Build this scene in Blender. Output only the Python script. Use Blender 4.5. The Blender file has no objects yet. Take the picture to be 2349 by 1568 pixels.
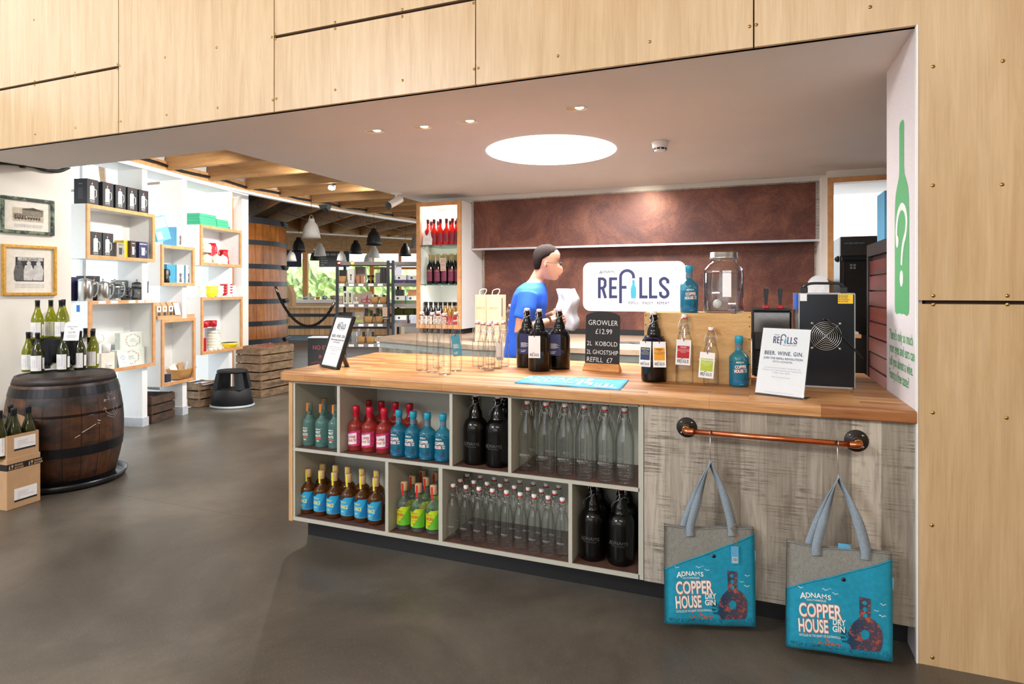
import bpy, math, random
from math import sin, cos, pi, radians, atan2, sqrt
from mathutils import Vector, Matrix
random.seed(7)
S = bpy.context.scene
COL = S.collection
# ---------------------------------------------------------------- camera
FOC, CX, HY, CZ = 1394.0, 1174.5, 665.0, 1.40      # focal length, principal column, horizon row (px of the 2349 px frame), eye height
YAW = radians(21.31)
RX, RY = cos(YAW), sin(YAW)                         # camera right in world
FX, FY = -sin(YAW), cos(YAW)                        # camera forward in world
cam_d = bpy.data.cameras.new('camera'); cam = bpy.data.objects.new('camera', cam_d); COL.objects.link(cam)
cam.location = (0, 0, CZ); cam.rotation_euler = (pi/2, 0, YAW)
cam_d.sensor_width = 36; cam_d.lens = FOC/2349*36; cam_d.shift_y = -(784-HY)/2349; cam_d.clip_start = .05; cam_d.clip_end = 200
S.camera = cam
# ---------------------------------------------------------------- world, exposure
w = bpy.data.worlds.new('sky'); S.world = w; w.use_nodes = True
wn = w.node_tree; bg = wn.nodes['Background']
tc = wn.nodes.new('ShaderNodeTexCoord'); sx = wn.nodes.new('ShaderNodeSeparateXYZ'); rp = wn.nodes.new('ShaderNodeValToRGB')
wn.links.new(tc.outputs['Generated'], sx.inputs[0]); wn.links.new(sx.outputs[2], rp.inputs[0]); wn.links.new(rp.outputs[0], bg.inputs[0])
rp.color_ramp.elements[0].position = 0; rp.color_ramp.elements[0].color = (.9, .93, .96, 1)
rp.color_ramp.elements[1].position = .8; rp.color_ramp.elements[1].color = (.62, .78, 1, 1)
bg.inputs[1].default_value = 2.3
S.view_settings.view_transform = 'Standard'; S.view_settings.look = 'None'; S.view_settings.gamma = 1
S.view_settings.use_curve_mapping = False
S.view_settings.exposure = .28
S.cycles.transparent_max_bounces = 48; S.cycles.max_bounces = 8; S.cycles.diffuse_bounces = 4; S.cycles.glossy_bounces = 4
S.cycles.use_denoising = True; S.cycles.sample_clamp_indirect = 6
# ---------------------------------------------------------------- lights
def area(name, loc, target, sx_, sy_, power, col=(1, 1, 1), shape='RECTANGLE', spread=None):
    l = bpy.data.lights.new(name, 'AREA'); l.shape = shape; l.size = sx_; l.size_y = sy_; l.energy = power; l.color = col
    if spread: l.spread = radians(spread)
    o = bpy.data.objects.new(name, l); COL.objects.link(o); o.location = loc
    o.rotation_euler = (Vector(target)-Vector(loc)).to_track_quat('-Z', 'Y').to_euler()
    return o
def spot(name, loc, target, power, deg=70, blend=.6, col=(1, .86, .68), r=.03):
    l = bpy.data.lights.new(name, 'SPOT'); l.energy = power; l.spot_size = radians(deg); l.spot_blend = blend; l.color = col; l.shadow_soft_size = r
    o = bpy.data.objects.new(name, l); COL.objects.link(o); o.location = loc
    o.rotation_euler = (Vector(target)-Vector(loc)).to_track_quat('-Z', 'Y').to_euler()
    return o
sun_d = bpy.data.lights.new('sun', 'SUN'); sun_d.energy = 3.0; sun_d.angle = radians(3); sun_d.color = (1, .97, .9)
sun = bpy.data.objects.new('sun', sun_d); COL.objects.link(sun); sun.location = (-6, 16, 12)
sun.rotation_euler = Vector((-.55, .42, -.7)).to_track_quat('-Z', 'Y').to_euler()
area('high_left_fill', (-4.7, -3.1, 4.1), (-3.6, 2.7, 3.2), 1.6, .9, 250, (.93, .96, 1))  # added area light behind the camera, brightens the plywood at left
area('high_rear_fill', (.6, -2.6, 4.2), (.6, 2.7, 1.4), 3.2, .7, 100, (1, .97, .93))  # added fill from above and behind the camera for the counter side
area('skylight_light', (-1.33, 4.18, 2.385), (-1.33, 4.18, 0), .96, .96, 84, (.97, .98, 1), 'DISK')
for x_, y_ in ((-4.3, 4.3), (-4.3, 5.3), (-4.3, 6.6)): spot('joist_lamp_and_fill', (x_, y_, 2.66), (x_-1.7, y_+.1, 1.2), 95, 120, .4, (1, .94, .86), .05)  # added spots without fittings, aimed to brighten the shelf wall
for x_, y_ in ((-6.8, 12.2), (-8.6, 14.6), (-10.5, 12.8)): spot('hall_fill', (x_, y_, 2.62), (x_, y_, 0), 38, 160, .4, (1, .95, .88), .06)  # added downward spots with no lamp bodies, lifting the far hall
# ---------------------------------------------------------------- photograph pixel -> place helpers
def ray(x, y=HY):
    a = (x-CX)/FOC
    return a*RX+FX, a*RY+FY, -(y-HY)/FOC
def at_d(x, y, d): r = ray(x, y); return Vector((r[0]*d, r[1]*d, CZ+r[2]*d))
def at_z(x, y, z): return at_d(x, y, (z-CZ)/ray(x, y)[2])
def at_Y(x, y, Y): return at_d(x, y, Y/ray(x, y)[1])
def at_X(x, y, X): return at_d(x, y, X/ray(x, y)[0])
def XY(x, Y): return at_Y(x, HY, Y).x               # world X where pixel column x meets the plane Y
# ---------------------------------------------------------------- object helpers
def setp(o, label=None, cat=None, group=None, kind=None):
    if label: o['label'] = label
    if cat: o['category'] = cat
    if group: o['group'] = group
    if kind: o['kind'] = kind
    return o
def thing(name, label, cat, loc=(0, 0, 0), rz=0, group=None):
    o = bpy.data.objects.new(name, None); COL.objects.link(o); o.location = loc; o.rotation_euler = (0, 0, rz)
    o.empty_display_size = .02
    return setp(o, label, cat, group)
def kids(o): return [c for c in bpy.data.objects if c.parent == o]
KID = {}
def clone(root, loc, rz=0, label=None, group=None, rx=None):
    def rec(o, parent):
        c = o.copy(); COL.objects.link(c); c.parent = parent; KID[c] = []
        for ch in KID.get(o, []): KID[c].append(rec(ch, c))
        return c
    r = rec(root, None); r.location = loc; r.rotation_euler = (0, 0, rz)
    if label: r['label'] = label
    if group: r['group'] = group
    return r
class MB:
    def __init__(s): s.v = []; s.f = []; s.mi = []; s.sm = []; s.m = 0; s.smooth = False; s.X = None
    def P(s, p):
        p = Vector(p)
        if s.X is not None: p = s.X @ p
        s.v.append(p[:]); return len(s.v)-1
    def F(s, idx, sm=None): s.f.append(tuple(idx)); s.mi.append(s.m); s.sm.append(s.smooth if sm is None else sm)
    def poly(s, pts): s.F([s.P(p) for p in pts]); return s
    def box(s, x0, x1, y0, y1, z0, z1):
        i = [s.P(p) for p in ((x0,y0,z0),(x1,y0,z0),(x1,y1,z0),(x0,y1,z0),(x0,y0,z1),(x1,y0,z1),(x1,y1,z1),(x0,y1,z1))]
        for q in ((0,3,2,1),(4,5,6,7),(0,1,5,4),(1,2,6,5),(2,3,7,6),(3,0,4,7)): s.F([i[k] for k in q], False)
        return s
    def bbox(s, x0, x1, y0, y1, z0, z1, r=.003):     # box with chamfered edges
        def ring(z, e): return [(x0+e,y0,z),(x1-e,y0,z),(x1,y0+e,z),(x1,y1-e,z),(x1-e,y1,z),(x0+e,y1,z),(x0,y1-e,z),(x0,y0+e,z)]
        def ins(z): return [(x0+r+r*.4,y0+r,z),(x1-r-r*.4,y0+r,z),(x1-r,y0+r+r*.4,z),(x1-r,y1-r-r*.4,z),(x1-r-r*.4,y1-r,z),(x0+r+r*.4,y1-r,z),(x0+r,y1-r-r*.4,z),(x0+r,y0+r+r*.4,z)]
        s.loft([ins(z0), ring(z0+r, r), ring(z1-r, r), ins(z1)], True, True, False); return s
    def loft(s, rings, c0=True, c1=True, sm=True, closed=True):
        idx = [[s.P(p) for p in r] for r in rings]; n = len(rings[0])
        for a, b in zip(idx, idx[1:]):
            for k in range(n if closed else n-1): s.F((a[k], a[(k+1) % n], b[(k+1) % n], b[k]), sm)
        if c0: s.F(idx[0][::-1], False)
        if c1: s.F(idx[-1], False)
        return s
    def prism(s, pts, z0, z1, axis='z'):
        def m(p, h): return (p[0], p[1], h) if axis == 'z' else ((p[0], h, p[1]) if axis == 'y' else (h, p[0], p[1]))
        return s.loft([[m(p, z0) for p in pts], [m(p, z1) for p in pts]], True, True, False)
    def lathe(s, prof, n=24, c=(0, 0, 0), axis='z', a0=0, a1=2*pi):
        full = abs(a1-a0-2*pi) < 1e-6; rings = []
        for r, z in prof:
            ring = []
            for k in range(n if full else n+1):
                a = a0+(a1-a0)*k/n; x, y = r*cos(a), r*sin(a)
                ring.append((c[0]+x, c[1]+y, c[2]+z) if axis == 'z' else ((c[0]+x, c[1]+z, c[2]+y) if axis == 'y' else (c[0]+z, c[1]+x, c[2]+y)))
            rings.append(ring)
        return s.loft(rings, full and prof[0][0] > 1e-6, full and prof[-1][0] > 1e-6, True, full)
    def cyl(s, a, b, r, n=12, r2=None): return s.tube([a, b], r, n, r2)
    def tube(s, pts, r, n=8, r2=None, closed=False):
        pts = [Vector(p) for p in pts]; m = len(pts); rings = []; up = None
        for i, p in enumerate(pts):
            if closed: t = pts[(i+1) % m]-pts[i-1]
            else: t = pts[min(i+1, m-1)]-pts[max(i-1, 0)]
            t.normalize()
            if up is None:
                up = Vector((0, 0, 1)) if abs(t.z) < .9 else Vector((1, 0, 0))
            u = t.cross(up)
            if u.length < 1e-4: u = t.cross(Vector((0, 1, 0)))
            u.normalize(); up = u.cross(t).normalized()
            rr = r if r2 is None else r+(r2-r)*i/(m-1)
            rings.append([p+u*(rr*cos(2*pi*k/n))+up*(rr*sin(2*pi*k/n)) for k in range(n)])
        if closed: rings.append(rings[0])
        return s.loft(rings, not closed, not closed)
    def strip(s, pts, width, wdir, th=.0):            # flat ribbon along pts, width in wdir
        W = Vector(wdir)*width/2; N = [Vector(p) for p in pts]
        a = [s.P(p-W) for p in N]; b = [s.P(p+W) for p in N]
        for i in range(len(N)-1): s.F((a[i], a[i+1], b[i+1], b[i]), True)
        return s
    def arc(s, r, u0, u1, z0, z1, n=10, top=None):    # patch wrapped on a bottle, facing -Y
        P = []
        for k in range(n+1):
            u = u0+(u1-u0)*k/n; a = u/r
            zt = z1 if top is None else top(k/n); zb = z0 if not callable(z0) else z0(k/n)
            P.append((s.P((r*sin(a), -r*cos(a), zb)), s.P((r*sin(a), -r*cos(a), zt))))
        for k in range(n): s.F((P[k][0], P[k+1][0], P[k+1][1], P[k][1]), True)
        return s
    def flat(s, T, xf):
        vs, fs = T; b = [s.P(xf(u, v)) for u, v in vs]
        for f in fs: s.F([b[k] for k in f], False)
        return s
    def build(s, name, mats, parent=None, loc=None, rz=None, label=None):
        me = bpy.data.meshes.new(name); me.from_pydata(s.v, [], s.f)
        if not isinstance(mats, (list, tuple)): mats = [mats]
        for m in mats: me.materials.append(m)
        me.polygons.foreach_set('material_index', s.mi); me.polygons.foreach_set('use_smooth', s.sm); me.update()
        o = bpy.data.objects.new(name, me); COL.objects.link(o); KID[o] = []
        if parent: o.parent = parent; KID.setdefault(parent, []).append(o)
        if loc is not None: o.location = loc
        if rz is not None: o.rotation_euler = (0, 0, rz)
        if label: o['label'] = label
        return o
_tx = {}
def text(s, size=.1, bold=0, sx=1.0, ax='CENTER', ls=1.0, lh=1.0, res=3, ay='BOTTOM_BASELINE'):
    """2D outline of a string as (verts, faces); size is the font height."""
    if 'M' in s: bold = 0                            # an outline offset closes up the M of the built-in font
    k = (s, size, bold, sx, ax, ls, lh, res)
    if k in _tx: return _tx[k]
    c = bpy.data.curves.new('t', 'FONT'); c.body = s; c.size = size; c.align_x = ax; c.offset = bold*size; c.space_character = ls; c.space_line = lh
    c.resolution_u = res; c.dimensions = '2D'; c.fill_mode = 'BOTH'
    o = bpy.data.objects.new('t', c); me = bpy.data.meshes.new_from_object(o)
    vs = [(v.co.x*sx, v.co.y) for v in me.vertices]; fs = [tuple(p.vertices) for p in me.polygons]
    bpy.data.objects.remove(o); bpy.data.curves.remove(c); bpy.data.meshes.remove(me)
    _tx[k] = (vs, fs); return vs, fs
def mv(T, dx=0, dy=0, rot=0, k=1, sh=0):
    c, s_ = cos(rot), sin(rot)
    return [((x*k*c-y*k*s_)+dx, (x*k*s_+y*k*c)+dy+sh*x*k) for x, y in T[0]], T[1]
def join(*Ts):
    vs, fs = [], []
    for T in Ts:
        b = len(vs); vs += T[0]; fs += [tuple(i+b for i in f) for f in T[1]]
    return vs, fs
def shape(pts): return list(pts), [tuple(range(len(pts)))]
def line2(pts, w, closed=False):                      # 2D polyline with width
    vs, fs = [], []; n = len(pts)
    for i, (x, y) in enumerate(pts):
        x0, y0 = pts[(i-1) % n] if (closed or i > 0) else pts[i]; x1, y1 = pts[(i+1) % n] if (closed or i < n-1) else pts[i]
        tx, ty = x1-x0, y1-y0; l = sqrt(tx*tx+ty*ty) or 1; nx, ny = -ty/l*w/2, tx/l*w/2
        vs += [(x+nx, y+ny), (x-nx, y-ny)]
    m = n if closed else n-1
    for i in range(m):
        j = (i+1) % n; fs.append((2*i, 2*i+1, 2*j+1, 2*j))
    return vs, fs
def disc(x, y, r, n=14, ry=None): return shape([(x+r*cos(2*pi*k/n), y+(ry or r)*sin(2*pi*k/n)) for k in range(n)])
def filled(loops):                                    # outline with holes
    c = bpy.data.curves.new('t', 'CURVE'); c.dimensions = '2D'; c.fill_mode = 'BOTH'
    for L in loops:
        sp = c.splines.new('POLY'); sp.points.add(len(L)-1); sp.use_cyclic_u = True
        for p, (x, y) in zip(sp.points, L): p.co = (x, y, 0, 1)
    o = bpy.data.objects.new('t', c); me = bpy.data.meshes.new_from_object(o)
    T = [(v.co.x, v.co.y) for v in me.vertices], [tuple(p.vertices) for p in me.polygons]
    bpy.data.objects.remove(o); bpy.data.curves.remove(c); bpy.data.meshes.remove(me); return T
def rect(x0, x1, y0, y1): return shape([(x0, y0), (x1, y0), (x1, y1), (x0, y1)])
def flatten(o):
    for p in o.data.polygons: p.use_smooth = False
    return o
def rrect(x0, x1, y0, y1, r, n=5):
    pts = []
    for cx, cy, a in ((x1-r, y0+r, -pi/2), (x1-r, y1-r, 0), (x0+r, y1-r, pi/2), (x0+r, y0+r, pi)):
        pts += [(cx+r*cos(a+pi/2*k/n), cy+r*sin(a+pi/2*k/n)) for k in range(n+1)]
    return pts
def front(y): return lambda u, v: (u, y, v)           # print on a face looking towards -Y
def wrap(r, z0=0): return lambda u, v: (r*sin(u/r), -r*cos(u/r), v+z0)
def smooth_path(P, n=6):                              # Catmull-Rom through points
    P = [Vector(p) for p in P]; out = []
    for i in range(len(P)-1):
        a, b, c, d = P[max(i-1, 0)], P[i], P[i+1], P[min(i+2, len(P)-1)]
        for k in range(n):
            t = k/n; out.append(.5*((2*b)+(c-a)*t+(2*a-5*b+4*c-d)*t*t+(3*b-a-3*c+d)*t**3))
    out.append(P[-1]); return out
NTH = ['leftmost', 'second from left', 'third from left', 'fourth from left', 'fifth from left', 'sixth from left', 'seventh from left', 'eighth from left', 'ninth from left', 'tenth from left']
def nth(i, n): return 'only' if n == 1 else ('rightmost' if i == n-1 else NTH[i])
# ================================================================ materials
class NT:
    def __init__(s, name):
        m = bpy.data.materials.new(name); m.use_nodes = True; s.m = m; s.t = m.node_tree; s.n = s.t.nodes; s.b = s.n['Principled BSDF']; s.out = s.n['Material Output']
    def node(s, typ, **kw):
        n = s.n.new('ShaderNode'+typ)
        for k, v in kw.items():
            if k.startswith('i_'): s.set(n.inputs[k[2:].replace('_', ' ')], v)
            elif isinstance(k, str): setattr(n, k, v)
        return n
    def set(s, sock, v):
        if isinstance(v, bpy.types.NodeSocket): s.t.links.new(v, sock)
        else: sock.default_value = v
    def math(s, op, a, b=0.0, c=None):
        n = s.n.new('ShaderNodeMath'); n.operation = op; s.set(n.inputs[0], a); s.set(n.inputs[1], b)
        if c is not None: s.set(n.inputs[2], c)
        return n.outputs[0]
    def obj(s, scale=(1, 1, 1), rot=(0, 0, 0), loc=(0, 0, 0)):
        tc = s.n.new('ShaderNodeTexCoord'); mp = s.n.new('ShaderNodeMapping'); s.t.links.new(tc.outputs['Object'], mp.inputs[0])
        mp.inputs['Scale'].default_value = scale; mp.inputs['Rotation'].default_value = rot; mp.inputs['Location'].default_value = loc
        return mp.outputs[0]
    def noise(s, vec, scale=5, detail=3, rough=.5, dist=0):
        n = s.n.new('ShaderNodeTexNoise'); s.t.links.new(vec, n.inputs['Vector']); n.inputs['Scale'].default_value = scale
        n.inputs['Detail'].default_value = detail; n.inputs['Roughness'].default_value = rough; n.inputs['Distortion'].default_value = dist
        return n.outputs[0]
    def ramp(s, fac, stops, interp='LINEAR'):
        n = s.n.new('ShaderNodeValToRGB'); s.t.links.new(fac, n.inputs[0]); cr = n.color_ramp; cr.interpolation = interp
        while len(cr.elements) < len(stops): cr.elements.new(.5)
        for e, (p, c) in zip(cr.elements, stops):
            e.position = p; e.color = (c[0], c[1], c[2], 1) if isinstance(c, (tuple, list)) else (c, c, c, 1)
        return n.outputs[0]
    def mix(s, fac, a, b, typ='MIX'):
        n = s.n.new('ShaderNodeMix'); n.data_type = 'RGBA'; n.blend_type = typ; s.set(n.inputs[0], fac)
        for sock, v in ((n.inputs[6], a), (n.inputs[7], b)):
            if isinstance(v, (tuple, list)): v = (v[0], v[1], v[2], 1)
            s.set(sock, v)
        return n.outputs[2]
    def white(s, v, dim='1D'):
        n = s.n.new('ShaderNodeTexWhiteNoise'); n.noise_dimensions = dim; s.set(n.inputs['W'] if dim == '1D' else n.inputs['Vector'], v); return n.outputs[0]
    def sep(s, vec):
        n = s.n.new('ShaderNodeSeparateXYZ'); s.t.links.new(vec, n.inputs[0]); return n.outputs
    def col(s, c): s.set(s.b.inputs['Base Color'], (c[0], c[1], c[2], 1) if isinstance(c, (tuple, list)) else c)
    def fin(s, rough=.5, metal=0, spec=None, bump=None, bs=.3, coat=0, dist=.002):
        s.set(s.b.inputs['Roughness'], rough); s.set(s.b.inputs['Metallic'], metal)
        if spec is not None: s.b.inputs['Specular IOR Level'].default_value = spec
        if coat: s.b.inputs['Coat Weight'].default_value = coat; s.b.inputs['Coat Roughness'].default_value = .12
        if bump is not None:
            n = s.n.new('ShaderNodeBump'); n.inputs['Strength'].default_value = bs; n.inputs['Distance'].default_value = dist
            s.t.links.new(bump, n.inputs['Height']); s.t.links.new(n.outputs[0], s.b.inputs['Normal'])
        return s.m
def lin(r, g, b): return tuple(((c/255)/12.92 if c/255 <= .04045 else ((c/255+.055)/1.055)**2.4) for c in (r, g, b))
_mc = {}
def M(name, rgb, rough=.5, metal=0, var=.06, sc=30, bump=0, coat=0, spec=None):   # rgb in 0..255 sRGB
    if name in _mc: return _mc[name]
    t = NT(name); c = lin(*rgb); v = t.noise(t.obj(), sc, 3)
    t.col(t.ramp(v, [(.3, tuple(x*(1-var) for x in c)), (.7, tuple(min(1, x*(1+var)) for x in c))]))
    _mc[name] = t.fin(rough, metal, spec, v if bump else None, bump, coat); return _mc[name]
def metal(name, rgb, rough=.3): return M(name, rgb, rough, 1, .05, 60)
def emit(name, rgb, k):
    t = NT(name); c = lin(*rgb); t.col(c); t.b.inputs['Emission Color'].default_value = (*c, 1); t.b.inputs['Emission Strength'].default_value = k
    return t.fin(.5)
def thin_glass(name, tint=(.97, .985, .98), gloss=1.0, body=None, bodyfac=0.0, rough=.02, edge=.45):
    """thin-walled glass: clear (or tinted) transmission with Fresnel reflection, optionally some body colour"""
    t = NT(name); tr = t.node('BsdfTransparent'); tr.inputs[0].default_value = (*tint, 1)
    n = t.noise(t.obj(), 18, 2); bmp = t.node('Bump'); bmp.inputs['Strength'].default_value = .12; bmp.inputs['Distance'].default_value = .004; t.set(bmp.inputs['Height'], n)
    gl = t.node('BsdfGlossy'); gl.inputs['Roughness'].default_value = rough; t.set(gl.inputs['Normal'], bmp.outputs[0])
    fr = t.node('LayerWeight'); fr.inputs[0].default_value = .5
    fac = t.math('MINIMUM', t.math('MULTIPLY_ADD', t.math('POWER', fr.outputs[1], 4.0), gloss*.62, .035*gloss), .9)
    f2 = t.math('POWER', fr.outputs[1], 2.5)
    tm = t.mix(f2, tuple(tint), tuple(x*edge for x in tint)); t.set(tr.inputs[0], tm)
    base = tr.outputs[0]
    if body:
        di = t.node('BsdfPrincipled'); di.inputs['Base Color'].default_value = (*body, 1); di.inputs['Roughness'].default_value = .3; di.inputs['Specular IOR Level'].default_value = .15
        mx = t.node('MixShader'); mx.inputs[0].default_value = bodyfac; t.set(mx.inputs[1], base); t.set(mx.inputs[2], di.outputs[0]); base = mx.outputs[0]
    m2 = t.node('MixShader'); t.set(m2.inputs[0], fac); t.set(m2.inputs[1], base); t.set(m2.inputs[2], gl.outputs[0]); t.set(t.out.inputs[0], m2.outputs[0])
    return t.m
def wood(name, stops, scale=(9, 9, .7), nscale=3, rough=.45, bump=.1, coat=0, dist=.4, knots=None):
    t = NT(name); v = t.noise(t.obj(scale), nscale, 5, .6, dist); c = t.ramp(v, [(p, lin(*q)) for p, q in stops])
    f = t.noise(t.obj(tuple(k*6 for k in scale)), nscale*2, 2); c = t.mix(.16, c, t.ramp(f, [(.35, .25), (.65, 1.0)]), 'MULTIPLY')
    if knots:
        vo = t.node('TexVoronoi'); t.set(vo.inputs['Vector'], t.obj(knots)); vo.inputs['Scale'].default_value = 1
        c = t.mix(t.ramp(vo.outputs['Distance'], [(.03, 1.0), (.09, 0.0)]), c, lin(92, 52, 24))
    t.col(c); return t.fin(rough, bump=v, bs=bump, coat=coat)
# --- setting
def ply_mat():
    t = NT('birch_plywood'); v = t.noise(t.obj((7, 7, .55)), 2.2, 5, .62, .9)
    c = t.ramp(v, [(.3, lin(196, 165, 124)), (.5, lin(208, 179, 139)), (.72, lin(217, 191, 154))])
    g = t.noise(t.obj((90, 90, 3)), 2, 3); c = t.mix(.22, c, t.ramp(g, [(.35, .62), (.6, 1.0)]), 'MULTIPLY')
    big = t.noise(t.obj((1.2, 1.2, .5)), 1.2, 2); c = t.mix(.35, c, t.ramp(big, [(.35, lin(238, 215, 178)), (.65, lin(255, 244, 222))]), 'MULTIPLY')
    t.col(c); return t.fin(.38, bump=g, bs=.03)
PLY = ply_mat()
GAP = M('dark_gap_brown', (52, 36, 26), .9)  # dark brown for the joint backing and screw slots
PLASTER = M('ceiling_plaster', (230, 223, 219), .85, var=.02, sc=2.0)
WHITEWALL = M('wall_white_paint', (236, 231, 222), .75, var=.02, sc=1.5)
SHELFWHITE = M('white_melamine', (240, 240, 238), .45, var=.01)
SPECKLE = M('speckled_render', (222, 214, 214), .7, var=.05, sc=120)
def floor_mat():
    t = NT('polished_concrete'); o = t.obj()
    c = t.ramp(t.noise(o, 1.2, 8, .66, .4), [(.3, lin(68, 62, 54)), (.5, lin(90, 83, 73)), (.7, lin(116, 108, 96))])
    sp = t.noise(o, 190, 2, .6); c = t.mix(t.ramp(sp, [(.63, 0.0), (.70, 1.0)]), c, lin(150, 138, 118))
    X, Y, Z = t.sep(o)
    j = t.math('ABSOLUTE', t.math('SUBTRACT', Y, 2.90)); c = t.mix(t.math('MULTIPLY', t.math('LESS_THAN', j, .0035), .55), c, lin(54, 46, 40))
    t.col(c); r = t.ramp(t.noise(o, 1.1, 1, .4), [(.2, .26), (.8, .40)])
    return t.fin(r, spec=.5)
FLOOR = floor_mat()
def block_mat():
    t = NT('butcher_block'); b = t.node('TexBrick'); t.set(b.inputs['Vector'], t.obj()); b.offset = .37; b.offset_frequency = 2; b.squash = 1
    for k, v in (('Scale', 1.0), ('Mortar Size', .0006), ('Brick Width', .42), ('Row Height', .043), ('Bias', 0.0)): b.inputs[k].default_value = v
    b.inputs['Color1'].default_value = (*lin(162, 108, 60), 1); b.inputs['Color2'].default_value = (*lin(228, 184, 130), 1); b.inputs['Mortar'].default_value = (*lin(150, 98, 52), 1)
    g = t.noise(t.obj((1.6, 26, 26)), 3, 5, .65, .4); c = t.mix(.75, b.outputs[0], t.ramp(g, [(.3, lin(178, 126, 80)), (.7, lin(255, 240, 214))]), 'MULTIPLY')
    t.col(c); return t.fin(.42, bump=g, bs=.03)
BLOCK = block_mat()
def greywood_mat(name, rot=0.0, base=((150, 140, 126), (206, 196, 182))):
    t = NT(name); X, Y, Z = t.sep(t.obj()); pl = t.math('FLOOR', t.math('DIVIDE', t.math('ADD', X, 10.03), .102))
    w_ = t.white(pl); tone = t.ramp(w_, [(0, lin(*base[0])), (1, lin(*base[1]))])
    grain = t.noise(t.obj((14, 14, 1.1)), 2.5, 5, .65, 1.2); c = t.mix(.55, tone, t.ramp(grain, [(.3, lin(128, 116, 102)), (.6, lin(255, 250, 242))]), 'MULTIPLY')
    saw = t.noise(t.obj((5, 5, 190), rot=(0, .12, 0)), 1.0, 3, .7); patch = t.noise(t.obj((3, 3, 2.2), loc=(2, 0, 0)), 2.2, 4, .7)
    f = t.math('MULTIPLY', t.ramp(saw, [(.5, 0.0), (.58, 1.0)]), t.ramp(patch, [(.44, 0.0), (.60, .9)])); c = t.mix(f, c, lin(96, 84, 72))
    ed = t.math('FRACT', t.math('DIVIDE', t.math('ADD', X, 10.03), .102)); c = t.mix(t.math('MULTIPLY', t.math('LESS_THAN', ed, .018), .35), c, lin(95, 84, 74))
    t.col(c); return t.fin(.55, bump=grain, bs=.08)
GREYWOOD = greywood_mat('grey_sawn_wood_laminate')
def copper_wall():
    t = NT('oxidised_copper_laminate'); o = t.obj((1, 1, 1)); a = t.noise(o, 2.4, 6, .7, .6)
    c = t.ramp(a, [(.28, lin(72, 40, 34)), (.48, lin(102, 60, 48)), (.62, lin(132, 84, 64)), (.78, lin(160, 112, 88))])
    f = t.noise(o, 70, 4, .75); c = t.mix(.5, c, t.ramp(f, [(.35, lin(140, 110, 100)), (.6, lin(255, 240, 228))]), 'MULTIPLY')
    t.col(c); return t.fin(.42, metal=.25, bump=f, bs=.05)
COPPERWALL = copper_wall()
LINER = M('rust_brown_shelf_liner', (92, 62, 52), .5, var=.25, sc=25)
CARCASS = M('sage_grey_melamine', (186, 183, 168), .5, var=.02)
BLACKKICK = M('black_plinth', (22, 22, 23), .4)
OAK = wood('oak_edging', [(.3, (196, 148, 98)), (.7, (222, 178, 126))], (12, 12, .8))
OAKX = wood('oak_lipping', [(.3, (200, 152, 98)), (.7, (226, 180, 128))], (2, 2, 9))
BEECH = wood('beech_frame', [(.3, (204, 142, 86)), (.7, (226, 170, 112))], (6, 6, 6), 2)
PINE = wood('pine_joist', [(.3, (176, 128, 80)), (.7, (208, 164, 112))], (.9, 9, 9), 2.5, .6, knots=(2.0, 3, 6))
PINER = wood('pine_joist_angled', [(.3, (168, 122, 76)), (.7, (204, 160, 108))], (3, 3, 9), 2.5, .6, knots=(2.6, 2.6, 6))
PINEBOX = wood('varnished_pine', [(.3, (196, 146, 84)), (.7, (222, 178, 116))], (1.4, 6, 10), 2.5, .45, knots=(3.0, 5, 5))
DARKWOOD = wood('dark_roof_deck', [(.3, (66, 50, 38)), (.7, (98, 76, 56))], (2, 8, 8))
DECK = M('stained_roof_deck', (122, 104, 86), .8, var=.03, sc=3)
ORANGEWOOD = wood('orange_window_timber', [(.3, (206, 134, 62)), (.7, (232, 164, 88))], (9, 9, .8))
# --- glass
CLEAR = thin_glass('clear_bottle_glass', (.975, .985, .98), 1.7)
PANE = thin_glass('window_glass', (.98, .99, .99), .5, rough=.0, edge=.9)
GLASSEDGE = M('glass_shelf_green_edge', (60, 96, 90), .15)
GINBLUE = thin_glass('blue_gin_glass', (.32, .70, .80), 1.2, lin(40, 150, 180), .34)
GINPINK = thin_glass('pink_gin_glass', (.92, .42, .36), 1.1, lin(190, 70, 60), .42)
GINAMBER = thin_glass('amber_gin_glass', (.62, .36, .12), 1.1, lin(110, 62, 20), .45)
GINCLEAR = thin_glass('filled_clear_glass', (.90, .94, .92), 1.2, lin(170, 185, 178), .10)
GINGREEN = thin_glass('pale_green_gin_glass', (.66, .84, .80), 1.2, lin(120, 165, 158), .36)
OLIVE = thin_glass('olive_wine_glass', (.66, .70, .12), 1.1, lin(138, 140, 26), .40)
DARKOLIVE = thin_glass('dark_olive_wine_glass', (.30, .34, .08), 1.1, lin(50, 54, 14), .7)
BROWN = thin_glass('dark_brown_growler_glass', (.16, .07, .02), .8, lin(5, 3, 2), .93)
DARKRED = thin_glass('dark_wine_glass', (.05, .02, .02), 1.2, lin(14, 8, 10), .95)
REDCORD = thin_glass('red_cordial_glass', (.98, .12, .06), 1.1, lin(220, 30, 24), .6)
GOLDSYR = thin_glass('gold_syrup_glass', (.85, .6, .2), 1.1, lin(180, 130, 60), .5)
WATER = thin_glass('jar_glass', (.95, .975, .985), 1.6)
ACRYL = thin_glass('clear_acrylic', (.97, .98, .985), .35)
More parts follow.
